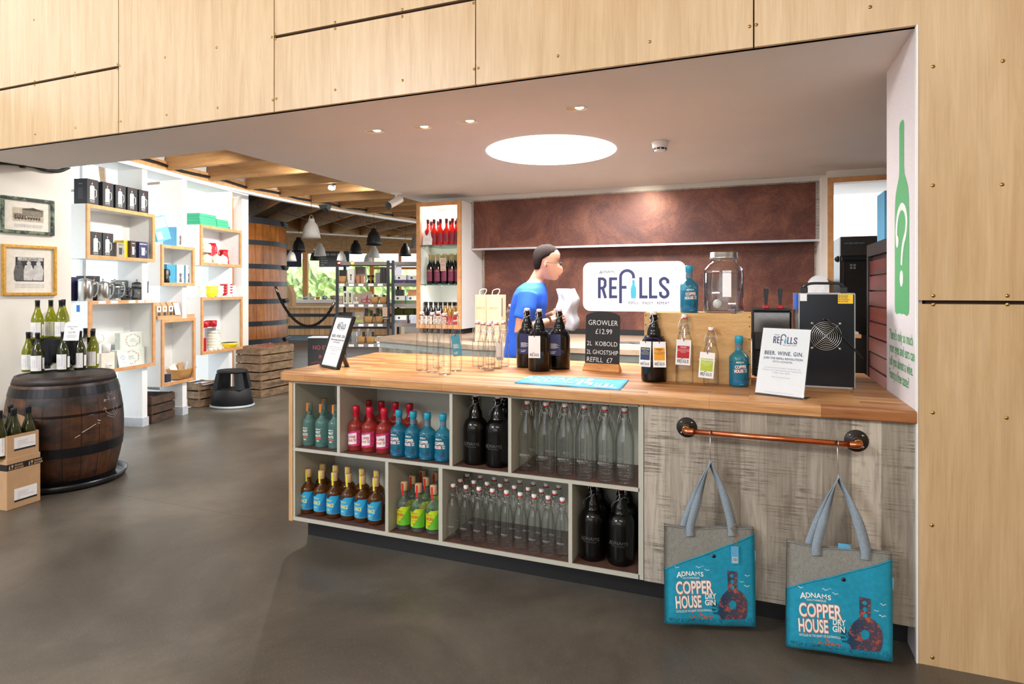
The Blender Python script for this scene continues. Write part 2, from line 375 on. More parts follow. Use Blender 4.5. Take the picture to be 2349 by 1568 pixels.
# --- stuff
CERAMIC = M('white_ceramic_stopper', (238, 232, 224), .25)
RUBBER = M('red_rubber_gasket', (196, 44, 38), .5)
WIRE = metal('steel_wire', (205, 203, 200), .28)
STEEL = metal('stainless_steel', (190, 188, 184), .28)
DARKSTEEL = metal('dark_steel', (70, 68, 66), .35)
BRASS = metal('brass_screw', (196, 160, 92), .3)
COPPER = metal('polished_copper_pipe', (216, 128, 88), .22)
BRASSF = metal('brass_fitting', (202, 150, 72), .3)
IRON = M('cast_iron', (58, 52, 48), .45, .6)
BLACK = M('black_plastic', (24, 24, 25), .4)
BLACKM = M('matt_black', (20, 20, 21), .65)
WHITE = M('white_plastic', (236, 236, 236), .4)
PAPER = M('white_card', (240, 238, 236), .6, var=.015)
BUFF = M('kraft_tag', (196, 164, 142), .7)
NAVY = M('navy_print', (22, 30, 84), .5)
INK = M('dark_ink', (60, 62, 78), .6)
GREYINK = M('grey_small_print', (158, 160, 172), .6)
TEAL = M('teal_print', (50, 160, 186), .5)
TEALF = M('teal_canvas', (22, 146, 176), .85, var=.1, sc=60, bump=.2)
GREYF = M('grey_marl_canvas', (134, 133, 126), .95, var=.16, sc=140, bump=.25)
STRAPF = M('blue_grey_strap', (138, 150, 160), .95, var=.12, sc=160, bump=.2)
ORANGE = M('copper_orange_print', (212, 92, 52), .7)
PRINTW = M('white_print', (240, 238, 230), .6)
PRINTG = M('faint_etched_print', (150, 150, 146), .5)
PRINTD = M('faint_grey_print', (74, 72, 70), .6)
DKTEAL = M('dark_teal_print', (10, 78, 104), .8)
GREEN = M('green_print', (88, 170, 108), .6, var=.05, sc=80)
CHALKB = M('blackboard', (26, 26, 28), .75)
CHALK = M('chalk_white', (232, 232, 228), .8)
CHALKR = M('chalk_red', (150, 62, 56), .8)
KRAFT = M('corrugated_cardboard', (190, 152, 112), .8, var=.05, sc=14)
KRAFTD = M('cardboard_tape', (172, 130, 92), .5)
YELLOW = M('yellow_card', (236, 200, 30), .5)
RED = M('red_enamel', (186, 22, 36), .25)
REDW = M('red_wax', (196, 22, 52), .35)
TURQ = M('turquoise_wax', (36, 150, 176), .35)
CREAMC = M('cream_enamel', (232, 226, 208), .25)
YELLOWC = M('yellow_enamel', (236, 208, 24), .25)
WICKER = M('wicker', (186, 140, 84), .75, var=.35, sc=120, bump=.8)
CORK = M('pale_cork', (214, 176, 128), .7)
GREENCARD = M('green_card', (64, 176, 132), .5)
BLUECARD = M('pale_blue_card', (96, 172, 212), .5)
EMIT_DISC = emit('skylight_diffuser', (255, 255, 255), 7)
EMIT_WARM = emit('lamp_filament', (255, 226, 180), 12)
EMIT_IN = emit('pendant_bulb', (255, 214, 150), 6)
# ================================================================ setting
def struct(name, mb, mats, parent=None):
    o = mb.build(name, mats, parent)
    if parent is None: o['kind'] = 'structure'
    return o
YF = 2.68                                            # plane of the plywood front
LOWZ = 2.40                                          # underside of the low ceiling
XP = .588                                            # face of the return panel
b = MB(); b.prism([(-5.62, -5), (4.5, -5), (4.5, 7.25), (-2.4, 7.25), (-2.4, 26), (-18, 26), (-18, 6.45), (-6.38, 6.45), (-5.98, 3.7), (-5.62, 3.5)], -.06, 0); struct('floor', b, FLOOR)
# plywood facing: sheets with open joints in front of a dark backing
XV = [XY(272, YF), XY(629, YF), XY(1091, YF), XY(1729, YF)]
b = MB(); g = .003; T0, T1 = YF, YF+.018; SEAM = 2.812
def sheet(x0, x1, z0, z1): b.box(x0+g, x1-g, T0, T1, z0, z1)
ZB = LOWZ-.004
sheet(-8, XV[0], ZB, SEAM-.009); sheet(-8, XV[0], SEAM+.009, 4.35)
sheet(XV[0], XV[1], ZB, 4.35)
sheet(XV[1], XV[2], ZB, SEAM-.009); sheet(XV[1], XV[2], SEAM+.009, 4.35)
sheet(XV[2], XV[3], ZB, 4.35)
b.prism([(XV[3]+g, ZB), (XP+.004, ZB), (XP+.004, 1.362), (3.2, 1.362), (3.2, 4.35), (XV[3]+g, 4.35)], T0, T1, 'y')
b.box(XP+.004, 3.2, T0, T1, 0, 1.348)
wf = struct('wall_front', b, PLY)
b = MB(); b.box(-8, 3.2, T1+.001, T1+.03, LOWZ, 4.35); b.box(XP+.03, 3.2, T1+.001, T1+.03, 0, LOWZ); b.build('joint_backing', GAP, wf)
SCR = [(166,97),(170,396),(170,416),(367,355),(367,376),(575,314),(575,338),(587,322),(173,657),(370,625),(580,595),(592,594),(808,281),(1061,233),(816,562),(1066,527),(1332,182),(1348,167),(1350,191),(1336,490),(1354,483),(1641,109),(1642,141),(1970,46),(1970,81),(1642,440),(1972,393),(2320,15),(2322,338),(2343,333)]
SCR = [(x/2.1355, y/2.1355) for x, y in SCR]+[(1100+x/1.8807, y/1.8807) for x, y in ((338,241),(734,180),(1165,114),(1194,107),(1685,30),(1957,287),(2258,263))]
SCR += [(2140,425),(2299,423),(2141,678),(2311,678),(2141,698),(2311,698),(2140,946),(2309,958),(2138,1204),(2139,1507)]
sm = MB(); sm.lathe([(0.0, -.0035), (.004, -.003), (.0068, -.0012), (.0072, 0)], 12, axis='y'); sm.m = 1; sm.box(-.006, .006, -.0037, -.0028, -.0007, .0007)
scr0 = None
for i, (x, y) in enumerate(SCR):
    p = at_Y(x, y, YF)
    if scr0 is None: scr0 = sm.build('screw', [BRASS, GAP], wf, p); o = scr0
    else: o = scr0.copy(); COL.objects.link(o); o.location = p
    o.rotation_euler = (0, random.random()*3, 0)
# return panel with the printed bottle
b = MB(); b.box(XP, XP+.02, YF+.0185, 3.22, 0, LOWZ-.001); wr = struct('wall_return', b, SPECKLE)
b = MB(); b.box(XP-.003, XP+.003, YF-.003, YF+.018, 0, LOWZ-.005); b.build('corner_trim', SHELFWHITE, wr)
def panel(eps): return lambda u, v: (XP-eps, 2.925-u, v)
prof = [(0, 2.10), (.03, 2.097), (.041, 2.08), (.041, 1.90), (.05, 1.872), (.078, 1.845), (.108, 1.81), (.121, 1.77), (.126, 1.70), (.126, 1.33), (.118, 1.305), (.09, 1.297), (.03, 1.304), (0, 1.30)]
b = MB(); b.flat(shape(prof+[(-x, z) for x, z in prof[::-1][1:-1]]), panel(.0008)); b.build('printed_green_bottle', GREEN, wr)
q = smooth_path([(-.085, 1.675, 0), (-.1, 1.71, 0), (-.105, 1.77, 0), (-.07, 1.84, 0), (0, 1.87, 0), (.07, 1.845, 0), (.1, 1.79, 0), (.085, 1.73, 0), (.04, 1.685, 0), (.015, 1.64, 0), (0, 1.575, 0)], 5)
qz = lambda z: 1.745+(z-1.87)*.82
b = MB(); b.flat(join(line2([(p.x*.86, qz(p.y)) for p in q], .03), disc(0, 1.448, .03, 16, .034)), panel(.0016)); b.flat(disc(-.072, qz(1.70), .026), panel(.0022)); b.build('printed_question_mark', PRINTW, wr)
b = MB()
for i, s_ in enumerate(("There's only so much", "your eyes and ears can", "tell you about a wine.", "Fancy a free taste?")):
    b.flat(mv(text(s_, .062, .012, .78, 'LEFT'), -.235, 1.185-i*.058), panel(.0008))
b.build('printed_slogan', GREEN, wr)
# low ceiling (L-shaped), wood lipping under the plywood
b = MB(); b.prism([(-5.6, YF+.02), (3.2, YF+.02), (3.2, 7.2), (-3.48, 7.2), (-3.48, 3.30), (-5.6, 3.30), (-5.6, YF+.02)], LOWZ, LOWZ+.25)
ce = struct('ceiling', b, PLASTER)
b = MB(); b.box(-5.45, 3.2, -4.2, YF, 4.35, 4.45); struct('ceiling', b, PLASTER)
b = MB(); b.box(3.2, 3.3, -4.2, YF+.3, 0, 4.4); struct('wall_right', b, PLY)
b = MB(); b.box(-6.0, 3.3, -4.4, -4.2, 0, .9); b.box(-6.0, 3.3, -4.4, -4.2, 3.2, 4.45); b.box(-6.0, -4.4, -4.4, -4.2, .9, 3.2); b.box(1.0, 3.3, -4.4, -4.2, .9, 3.2); struct('wall_rear', b, WHITEWALL)
# back wall of the bar with the two copper panels
YB = 6.15
b = MB(); b.box(-3.28, .60, YB, YB+.1, 0, LOWZ); struct('wall_back', b, WHITEWALL)
XL1, XR1 = XY(1083, 5.86), XY(1880, 5.86)
b = MB(); b.box(XL1+.02, XR1-.03, 5.86, 5.872, 1.842, 2.335); tr = struct('trim_1', b, COPPERWALL)
b = MB(); b.box(XL1, XR1, 5.873, YB, 1.836, 2.35); b.box(XL1, XL1+.018, 5.858, 5.873, 1.842, 2.335); b.box(XR1-.03, XR1, 5.858, 5.873, 1.842, 2.335); b.build('panel_edge', greywood_mat('pale_grey_edge', base=((168, 162, 154), (196, 190, 182))), tr)
b = MB(); b.box(XL1, XR1, 5.856, 5.873, 1.822, 1.841); b.build('aluminium_channel', metal('brushed_aluminium', (205, 205, 210), .35), tr)
b = MB(); b.box(-3.28, .62, 5.90, YB, 2.335, LOWZ-.001); b.build('white_pelmet', WHITEWALL, tr)
XL2, XR2 = XY(1108, 6.13), XY(1868, 6.13)
b = MB(); b.box(XL2+.02, XR2, 6.13, YB-.001, 1.0, 1.836); tr = struct('trim_2', b, COPPERWALL)
b = MB(); b.box(XL2-.01, XL2+.02, 6.125, YB-.001, 1.0, 1.836); b.box(XR2, XR2+.045, 6.125, YB-.001, 1.0, 1.836); b.build('panel_edge', bpy.data.materials['pale_grey_edge'], tr)
b = MB(); b.box(-3.2, .45, 6.12, YB-.001, .945, 1.0); struct('trim_3', b, BLACKM)
# white end column and the wood framed opening to the store room
XC = XY(1898, 5.72)
b = MB(); b.box(XR1, XC, 5.72, YB, .0, 2.36); struct('trim_4', b, WHITEWALL)
b = MB(); b.box(XC, XC+.045, 5.70, 5.80, 0, 2.34); b.box(XC+.045, 2.0, 5.70, 5.80, 2.295, 2.34); b.box(2.0, 2.06, 5.70, 5.95, 0, 2.34); struct('door_1', b, BEECH)
b = MB(); b.box(2.06, 3.2, 5.7, 5.8, 0, LOWZ); b.box(XC, 2.06, 5.72, 5.9, 2.342, LOWZ); b.box(3.1, 3.2, 3.2, 7.3, 0, LOWZ); struct('wall_store', b, WHITEWALL)
b = MB(); b.box(2.4, 3.2, 7.1, 7.2, 0, LOWZ); b.box(.5, 2.4, 7.1, 7.2, 0, 1.5); b.box(.5, .6, 6.26, 7.09, 0, 1.5); struct('wall_store', b, WHITEWALL)
b = MB(); b.box(.5, 2.4, 7.15, 7.156, 1.5, 2.4); struct('window_1', b, PANE)
# picture wall on the left
W0 = Vector((-5.43, 3.49, 0)); wd = Vector((.107, .994, 0)).normalized(); wnm = Vector((wd.y, -wd.x, 0))
b = MB(); b.prism([(W0+t*wd+s_*wnm)[:2] for t, s_ in ((0, 0), (-7.7, 0), (-7.7, -.14), (0, -.14))], 0, 2.95); struct('wall_left', b, WHITEWALL)
def WP(x, y, off=0.0):                               # photo pixel on the picture wall
    r = Vector(ray(x, y)); o = Vector((0, 0, CZ)); pl = W0+wnm*off; d = (pl-o).dot(wnm)/r.dot(wnm); return o+r*d
# shelf wall: white fins, glass, floor sill
S0 = Vector((-5.62, 3.755, 0)); SD = Vector((-.2097, .9778, 0)); SN = Vector((.9778, .2097, 0)); SRZ = atan2(SN.x, -SN.y)
def SW(s, off, z): return S0+SD*s-SN*off+Vector((0, 0, z))
def SPX(x, off=0.0, y=HY):                           # pixel column/row on the shelf-front plane shifted back by off -> (s, z)
    r = Vector(ray(x, y)); o = Vector((0, 0, CZ)); d = (S0-SN*off-o).dot(SN)/r.dot(SN); p = o+r*d
    return (p-S0).dot(SD), p.z
def sbox(b, s0, s1, o0, o1, z0, z1):
    b.prism([SW(s_, o, 0)[:2] for s_, o in ((s0, o0), (s1, o0), (s1, o1), (s0, o1))], z0, z1)
FINS = [SPX(338)[0], SPX(429)[0], SPX(534)[0]]
for i, s_ in enumerate(FINS):
    cuts = (((.61, 1.30), (1.69, 2.19)), ((.367, 1.085), (1.446, 1.886)), ((.64, 1.315), (1.69, 2.165)))[i]; b = MB()
    for z0, z1 in ((0, cuts[0][0]), (cuts[0][1], cuts[1][0]), (cuts[1][1], 2.66)): sbox(b, s_-.035, s_+.035, .03, .315, z0, z1)   # the boxes hang between the fin lengths
    struct('trim_%d' % (5+i), b, SHELFWHITE)
    bb = MB(); sbox(bb, s_-.045, s_+.045, .02, .345, 0, .09); bb.build('skirting_foot', M('pale_grey_skirting', (196, 200, 204), .5), bpy.data.objects['trim_%d' % (5+i)])
b = MB(); p = SW(SPX(547, .40)[0], .40, 0); b.lathe([(.055, 0), (.055, 2.66)], 24, c=(p.x, p.y, 0)); struct('trim_8', b, SHELFWHITE)
b = MB(); sbox(b, -.35, FINS[2]+.1, .33, .345, .1, 2.66); w1 = struct('window_2', b, PANE)
b = MB()
for s_ in (-.33, .3, 1.02, 1.72, 2.35): sbox(b, s_-.02, s_+.02, .325, .36, .1, 2.66)
sbox(b, -.35, 2.5, .30, .36, .0, .1); sbox(b, -.35, 2.5, .31, .36, 1.22, 1.26); sbox(b, -.35, 2.5, .0, .36, 2.64, 2.68); b.build('window_frame', SHELFWHITE, w1)
b = MB(); e = SW(2.46, .1, 0); b.box(e.x-6.5, e.x-.25, e.y+.28, e.y+.4, 0, 2.95); sw = struct('wall_side', b, WHITEWALL)
b = MB(); b.box(e.x-.62, e.x-.4, e.y+.2, e.y+.28, 0, 2.66); b.build('timber_post', ORANGEWOOD, sw)
# ring beams and joists of the round hall
RC = Vector((6.25, 7.2, 0)); RR = 12.4
def ringpt(Y, r=RR): return Vector((RC.x-sqrt(r*r-(Y-RC.y)**2), Y, 0))
def sweep(b, P, w, z0, z1, off=0.0):
    rings = []
    for i, p in enumerate(P):
        t = (P[min(i+1, len(P)-1)]-P[max(i-1, 0)]).normalized(); n = Vector((t.y, -t.x, 0))
        a, c = p+n*(off-w/2), p+n*(off+w/2)
        rings.append([(a.x, a.y, z0), (c.x, c.y, z0), (c.x, c.y, z1), (a.x, a.y, z1)])
    b.loft(rings, True, True, False)
RP = [ringpt(3.2+k*.35) for k in range(27)]
b = MB(); sweep(b, RP, .09, 2.685, 2.79); rb = struct('trim_9', b, PINE)
b = MB(); sweep(b, RP, .075, 2.655, 2.684); b.build('white_strip', SHELFWHITE, rb)
b = MB(); sweep(b, RP, .02, 2.79, 2.95); b.build('white_board', M('painted_fascia', (206, 202, 196), .8), rb)
b = MB(); cab = [p+Vector(((p-RC).normalized()*-.06)[:])+Vector((0, 0, 2.735+.012*sin(i*2.1))) for i, p in enumerate(RP)]; b.tube(smooth_path(cab, 2), .016, 8); b.build('black_cable', BLACK, rb)
b = MB(); b.prism([(-3.481, 3.31), (-3.481, 7.21), (-2.6, 7.21), (-2.6, 16), at_d(1250, HY, 20.4)[:2], at_d(420, HY, 20.4)[:2], (-18, e.y+.4), (-6.3, e.y+.4), (-6.12, 5.2), (-5.8, 3.9), (-5.72, 3.31)], 2.951, 3.02); struct('ceiling', b, DECK)
cr = bpy.data.objects['ceiling.002']
for k in range(11):
    Y = 4.13+.65*k; x0 = ringpt(min(Y, 12.9)).x+.05
    b = MB(); b.box(x0, -3.2 if Y > 7.2 else -3.49, Y-.025, Y+.025, 2.70, 2.95); b.build('joist', PINE, cr)
DJ = Vector((-.815, .58, 0)); A2, B2 = Vector((-9.5, 10.6, 0)), Vector((-7.85, 13.4, 0)); D2 = (B2-A2).normalized()
b = MB(); sweep(b, [A2-D2*4, A2, B2, B2+D2*5], .09, 2.69, 2.95); rb2 = struct('trim_10', b, PINER)
b = MB(); sweep(b, [A2-D2*4, A2, B2, B2+D2*5], .11, 2.665, 2.69); b.build('white_strip', SHELFWHITE, rb2)
for k in range(-5, 8):
    e2 = A2+D2*(.35+k*.72); t = 0.0
    while (e2-DJ*t-RC).length > RR+.03 and t < 9: t += .03
    e1 = e2-DJ*t
    if t < .3: continue
    b = MB(); sweep(b, [e2, e1], .05, 2.70, 2.95); b.build('joist', PINER, cr)
D3 = Vector((.975, .222, 0)); N3 = Vector((-.222, .975, 0))
for k in range(10):
    c = at_d(800, HY, 14.6+k*.62); c.z = 0
    a_ = c-D3*3.2; e_ = c+D3*4
    b = MB(); sweep(b, [a_, e_], .05, 2.72, 2.95); b.build('joist', PINE, cr)
# far glazed wall
DW = 20.0
def fw(x, y, d=DW): return at_d(x, y, d)
def fbox(b, x0, x1, d, th, z0, z1):                  # slab facing the camera, pixel columns x0..x1 at distance d
    pts = [at_d(x0, HY, d), at_d(x1, HY, d), at_d(x1, HY, d+th), at_d(x0, HY, d+th)]
    a_, c_ = at_d(x0, HY, d), at_d(x1, HY, d); n = Vector((FX, FY, 0))*th
    b.prism([(p.x, p.y) for p in (a_, c_, c_+n, a_+n)], z0, z1)
b = MB(); fbox(b, 560, 1010, DW, .01, .9, 2.75); w3 = struct('window_3', b, PANE)
for x0, x1 in ((694, 705), (848, 857), (914, 920), (600, 608), (962, 970)):
    b = MB(); fbox(b, x0, x1, DW-.06, .12, 0, 2.75); b.build('window_mullion', ORANGEWOOD, w3)
b = MB(); fbox(b, 560, 1010, DW-.05, .12, 2.60, 2.75); b.build('window_head', PINE, w3)
b = MB(); fbox(b, 857, 955, DW-.05, .1, 2.08, 2.16); b.build('window_transom', ORANGEWOOD, w3)
b = MB(); fbox(b, 540, 1010, DW-.02, .15, 0, .9); struct('wall_far', b, WHITEWALL)
# outdoors
b = MB(); b.box(-60, -5.9, -6, 60, -.12, -.07); struct('ground_outside', b, M('pale_gravel', (196, 194, 184), .9, var=.15, sc=2))
# ================================================================ service counter
TOP = .945
def taper(pts, i0, i1): pass
YC = 2.70                                            # face of the cabinet
P_ = [(-2.40, 2.672), (XP-.002, 2.672), (XP-.002, 3.215), (XP-.002, 3.80), (-2.53, 3.80), (-2.548, 3.78), (-2.44, 2.715), (-2.435, 2.69)]
b = MB()
def inset(P, d):
    c = Vector((sum(p[0] for p in P)/len(P), sum(p[1] for p in P)/len(P))); return [(p[0]+(d if p[0] < c.x else -d*.0), p[1]+(d if p[1] < c.y else -d)) for p in P]
I_ = inset(P_, .007)
b.loft([[(x, y, .897) for x, y in I_], [(x, y, .902) for x, y in P_], [(x, y, .936) for x, y in P_], [(x, y, .942) for x, y in inset(P_, .002)], [(x, y, TOP) for x, y in I_]], True, True, False)
wt = setp(b.build('worktop', BLOCK), 'long pale butcher block worktop on the service counter', 'worktop')
XA, XB = -2.385, XY(1476, YC)
cab = thing('shelf_cabinet', 'sage grey open bottle cabinet under the butcher block worktop', 'cabinet', (0, 0, 0))
DB = 3.05                                            # back of the niches
b = MB(); b.box(XA+.026, XB-.02, DB, DB+.015, .125, .895); b.box(XA+.026, XB-.018, YC, DB, .125, .145); b.box(XA+.026, XB-.018, YC, DB, .51, .527); b.box(XA+.026, XB-.018, YC, DB, .885, .896)
b.box(XB-.022, XB, YC, DB+.015, .125, .896); b.box(XA+.026, XA+.04, YC+.002, DB, .125, .896); b.build('carcass', CARCASS, cab)
b = MB(); b.box(XA, XA+.0255, YC-.002, DB+.02, .12, .896); b.build('side_panel', OAK, cab, label='oak side panel')
UD = [(773, 779.5), (1031, 1037.7), (1165.6, 1172.8)]; LD = [(883.6, 890.6), (1006, 1014.7), (1303.8, 1312.5)]
for row, z0, z1 in ((UD, .527, .885), (LD, .145, .51)):
    for x0, x1 in row:
        b = MB(); b.box(XY(x0, YC), XY(x1, YC), YC, DB, z0, z1); b.build('divider', CARCASS, cab)
def niche(row, i):
    xs = [XA+.04]+[v for x0, x1 in row for v in (XY(x0, YC), XY(x1, YC))]+[XB-.022]
    return xs[2*i], xs[2*i+1]
for row, z in ((UD, .527), (LD, .145)):
    for i in range(4):
        x0, x1 = niche(row, i); b = MB(); b.box(x0+.001, x1-.001, YC+.006, DB-.001, z, z+.0015); b.build('shelf_liner', LINER, cab)
b = MB(); b.box(-2.355, XP-.002, 2.82, 2.84, 0, .125); b.box(-2.355, -2.335, 2.84, 3.6, 0, .125); b.build('plinth', BLACKKICK, cab)
b = MB(); b.box(XB+.003, XP-.002, YC, YC+.018, .123, .896); setp(b.build('front_panel', GREYWOOD), 'grey sawn-wood panel covering the right half of the counter front', 'panel')
b = MB(); b.box(-2.47, -2.45, DB+.02, 3.72, 0, .896); b.box(-2.45, XP-.01, 3.70, 3.72, 0, .896); b.build('back_panel', CARCASS, cab)
# ---------------------------------------------------------------- bottle builders
def sw_profile(R, H):
    hb = H-.015; return [(0, .006), (R*.7, .003), (R*.93, 0), (R, .008), (R, hb*.50), (R*.985, hb*.555), (R*.9, hb*.63), (R*.7, hb*.73), (R*.52, hb*.81), (.0165, hb*.88), (.0148, hb*.93), (.0185, hb*.937), (.0185, hb*.962), (.0150, hb*.97), (.0150, hb), (.011, hb)]
def stopper_set(t, H, wide=.0125):
    b = MB(); b.lathe([(0, H-.018), (wide*.8, H-.018), (wide, H-.012), (wide, H-.003), (wide*.85, H), (0, H)], 14); b.build('stopper', CERAMIC, t)
    b = MB(); b.lathe([(wide*.7, H-.0215), (wide*1.05, H-.021), (wide*1.05, H-.0165), (wide*.7, H-.016)], 14); b.build('gasket', RUBBER, t)
def bail(t, H, k=1.0):
    b = MB(); c = H-.052*k
    for s_ in (-1, 1):
        b.tube(smooth_path([(0, 0, H-.001), (s_*.011*k, 0, H-.001), (s_*.0145*k, 0, H-.012), (s_*.022*k, 0, H-.032*k), (s_*.030*k, -.003, c-.006*k), (s_*.029*k, -.004, c-.018*k), (s_*.0205*k, -.002, c-.013*k), (s_*.0185*k, 0, c+.012*k)], 3), .0011, 5)
    b.tube(smooth_path([(-.026*k, -.004, c-.018*k), (-.014*k, -.017*k, c+.002*k), (0, -.021*k, c+.006*k), (.014*k, -.017*k, c+.002*k), (.026*k, -.004, c-.018*k)], 3), .0011, 5)
    b.tube([(.0192*k*cos(a), .0192*k*sin(a), c-.001) for a in [2*pi*i/14 for i in range(14)]], .0011, 5, closed=True); b.build('wire_clasp', WIRE, t)
def adnams(size, bold=.02, sub=True):
    out = []
    for i, ch in enumerate('ADNAMS'):
        u = (-2.18, -1.34, -.46, .40, 1.30, 2.12)[i]*size*.86; k = 1.25 if i == 0 else 1.0
        out.append(mv(text(ch, size*k, bold), u, -abs(i-2.5)**2*size*.022+(-size*.12 if i == 0 else 0)+size*.2))
    if sub: out.append(mv(text('SOUTHWOLD', size*.40, .01, 1, 'CENTER', 1.1), 0, -size*.30))
    return join(*out)
def swing(name, label, R, H, glass=CLEAR, tz=None, pm=None, grp=None, ts=.013, cat='bottle'):
    t = thing(name, label, cat, (0, 0, 0), 0, grp)
    b = MB(); b.lathe(sw_profile(R, H), 28); b.build('glass_body', glass, t)
    stopper_set(t, H); bail(t, H)
    if tz: b = MB(); b.flat(adnams(ts), wrap(R+.0005, tz)); b.build('printed_name', pm or PRINTG, t)
    return t
def growler(name, label, grp=None):
    R, H = .0625, .348; t = thing(name, label, 'bottle', (0, 0, 0), 0, grp)
    b = MB(); b.lathe([(0, .008), (R*.75, .003), (R*.95, 0), (R, .01), (R, .172), (R*.97, .192), (R*.84, .212), (R*.62, .226), (.034, .231), (.0335, .245), (.030, .262), (.023, .272), (.0235, .278), (.0185, .288), (.0165, .300), (.0165, .306), (.0205, .308), (.0205, .32), (.017, .322), (.017, H-.017), (.012, H-.016)], 32); b.build('glass_body', BROWN, t)
    stopper_set(t, H, .0155)
    b = MB()
    for s_ in (-1, 1): b.tube([(s_*.016, 0, H-.006), (s_*.019, -.004, H-.026), (s_*.02, -.006, H-.038)], .0013, 5)
    b.tube(smooth_path([(-.0195, -.006, H-.04), (-.012, -.021, H-.044), (0, -.026, H-.03), (-.004, -.03, H-.052), (-.012, -.030, H-.06), (-.034, -.022, H-.078), (-.040, -.018, H-.10)], 4), .0013, 5)
    b.tube(smooth_path([(.0195, -.006, H-.04), (.014, -.02, H-.046), (.004, -.027, H-.05), (-.002, -.027, H-.03), (-.006, -.02, H-.008), (-.004, 0, H+.001)], 4), .0013, 5)
    b.build('wire_clasp', WIRE, t)
    b = MB(); b.flat(adnams(.022, .02), wrap(R+.0006, .095)); b.build('printed_name', PRINTD, t); return t
def gin(name, label, glass, capm, R=.043, H=.238, grp=None, neck=None):
    t = thing(name, label, 'bottle', (0, 0, 0), 0, grp)
    b = MB(); b.lathe([(0, .014), (R*.55, .012), (R*.75, .001), (R*.95, 0), (R, .008), (R, .128), (R*1.0, .136), (R*.86, .147), (R*.45, .163), (.0165, .170), (.015, .176), (.015, .198)], 28); b.build('glass_body', glass, t)
    b = MB()
    if neck == 'stripe':
        b.lathe([(.0158, .174), (.0162, .176), (.0162, .205), (.0188, .207), (.0188, H-.003), (.017, H), (0, H)], 18); b.build('wax_cap', capm, t)
        b = MB()
        for z in (.180, .188, .196): b.lathe([(.0167, z), (.0167, z+.003)], 18)
        b.build('neck_stripes', M('copper_stripe', (176, 84, 66), .5), t)
    elif neck == 'wood':
        b.lathe([(.0168, .198), (.0182, .2), (.0182, H-.002), (.0165, H), (0, H)], 16); b.build('cork_stopper', CORK, t)
    elif neck == 'clear':
        b.lathe([(.0158, .17), (.0178, .2), (.0178, H-.002), (.016, H), (0, H)], 16); b.build('stopper', capm, t)
    else:
        b.lathe([(.0165, .182), (.0175, .184), (.0175, .205), (.0195, .207), (.0195, H-.003), (.017, H), (0, H)], 18); b.build('wax_cap', capm, t)
    return t, R
def seal(t, m):                                      # paper strip over the stopper
    b = MB(); b.poly([(-.006, -.0186, .195), (.006, -.0186, .195), (.006, -.0186, .2385), (-.006, -.0186, .2385)]); b.poly([(-.006, -.0186, .2385), (.006, -.0186, .2385), (.005, .008, .2388), (-.005, .008, .2388)])
    b.poly([(-.006, -.0172, .175), (.006, -.0172, .175), (.006, -.0186, .195), (-.006, -.0186, .195)]); b.build('paper_seal', m, t)
def bird(x, y, k): return line2([(x-k, y+k*.55), (x-k*.45, y+k*.5), (x, y), (x+k*.5, y+k*.45), (x+k, y+k*.3)], k*.2)
def still(x, y, k):                                  # copper still silhouette
    pts = [(-.30, 0), (-.34, .1), (-.33, .45), (-.22, .66), (-.10, .74), (-.12, 1.28), (.12, 1.24), (.11, .76), (.24, .66), (.36, .42), (.37, .1), (.33, 0)]
    return filled([[(x+a*k, y+c*k) for a, c in pts], [(x+.12*k*cos(q), y+(.36+.12*sin(q))*k) for q in [2*pi*i/12 for i in range(12)]]])
def blue_print(t, R):
    b = MB(); W = wrap(R+.0006)
    b.flat(mv(adnams(.0085, .03), -.006, .112), W); b.build('brewer_name', PRINTW, t); b = MB(); b.flat(mv(text('COPPER', .0205, .02, .72), -.003, .088, .06), W)
    b.flat(mv(text('HOUSE', .0205, .02, .66), -.012, .068, .06), W); b.flat(mv(text('DRY', .0095, .03, .85), .022, .0785), W); b.flat(mv(text('GIN', .0095, .03, .85), .022, .069), W)
    b.flat(join(bird(-.022, .127, .004), bird(.016, .127, .004), bird(.024, .122, .0035), bird(-.008, .131, .003)), W); b.flat(mv(text('70cl 40% vol', .004), 0, .012), W); b.build('printed_name', PRINTW, t)
    b = MB(); W = wrap(R+.0005); b.flat(mv(text('COPPER', .0205, .06, .72), -.0022, .0873, .06), W); b.flat(mv(text('HOUSE', .0205, .06, .66), -.0112, .0673, .06), W); b.build('lettering_shadow', M('copper_letter_edge', (190, 98, 76), .6), t)
    b = MB(); b.flat(still(.018, .022, .028), wrap(R+.0007)); b.build('printed_still', M('dark_slate_print', (44, 58, 74), .6), t)
    b = MB(); b.arc(R+.0003, -.038, .04, .018, .03, 12, lambda k: .034+.006*sin(k*9)); b.flat(join(*[disc(-.03+.004*(i % 4), .03+.005*(i//4), .0025, 8) for i in range(9)]), wrap(R+.0006)); b.build('printed_shrubs', M('ocean_blue_print', (24, 96, 140), .6), t)
GB, R1 = gin('gin_bottle', 'x', GINBLUE, TURQ, .0445, neck='stripe'); blue_print(GB, R1)
b = MB(); b.lathe([(R1*.9, .004), (R1-.001, .008), (R1-.001, .112)], 24); b.build('blue_spirit', thin_glass('turquoise_spirit', (.25, .68, .78), .2, lin(30, 150, 180), .5), GB)
GP, _ = gin('gin_bottle', 'x', GINPINK, REDW, .0435)
b = MB(); R = R1 = .0435
b.arc(R+.0005, -.052, .052, lambda k: .022+.012*k, .1, 14, lambda k: .098+.018*k); b.build('label', M('magenta_marbled_label', (190, 44, 104), .5, var=.5, sc=60), GP)
b = MB(); b.arc(R+.0007, -.028, .03, lambda k: .034+.008*k, .1, 10, lambda k: .092+.010*k); b.build('label_centre', M('cream_label_centre', (240, 226, 222), .5), GP)
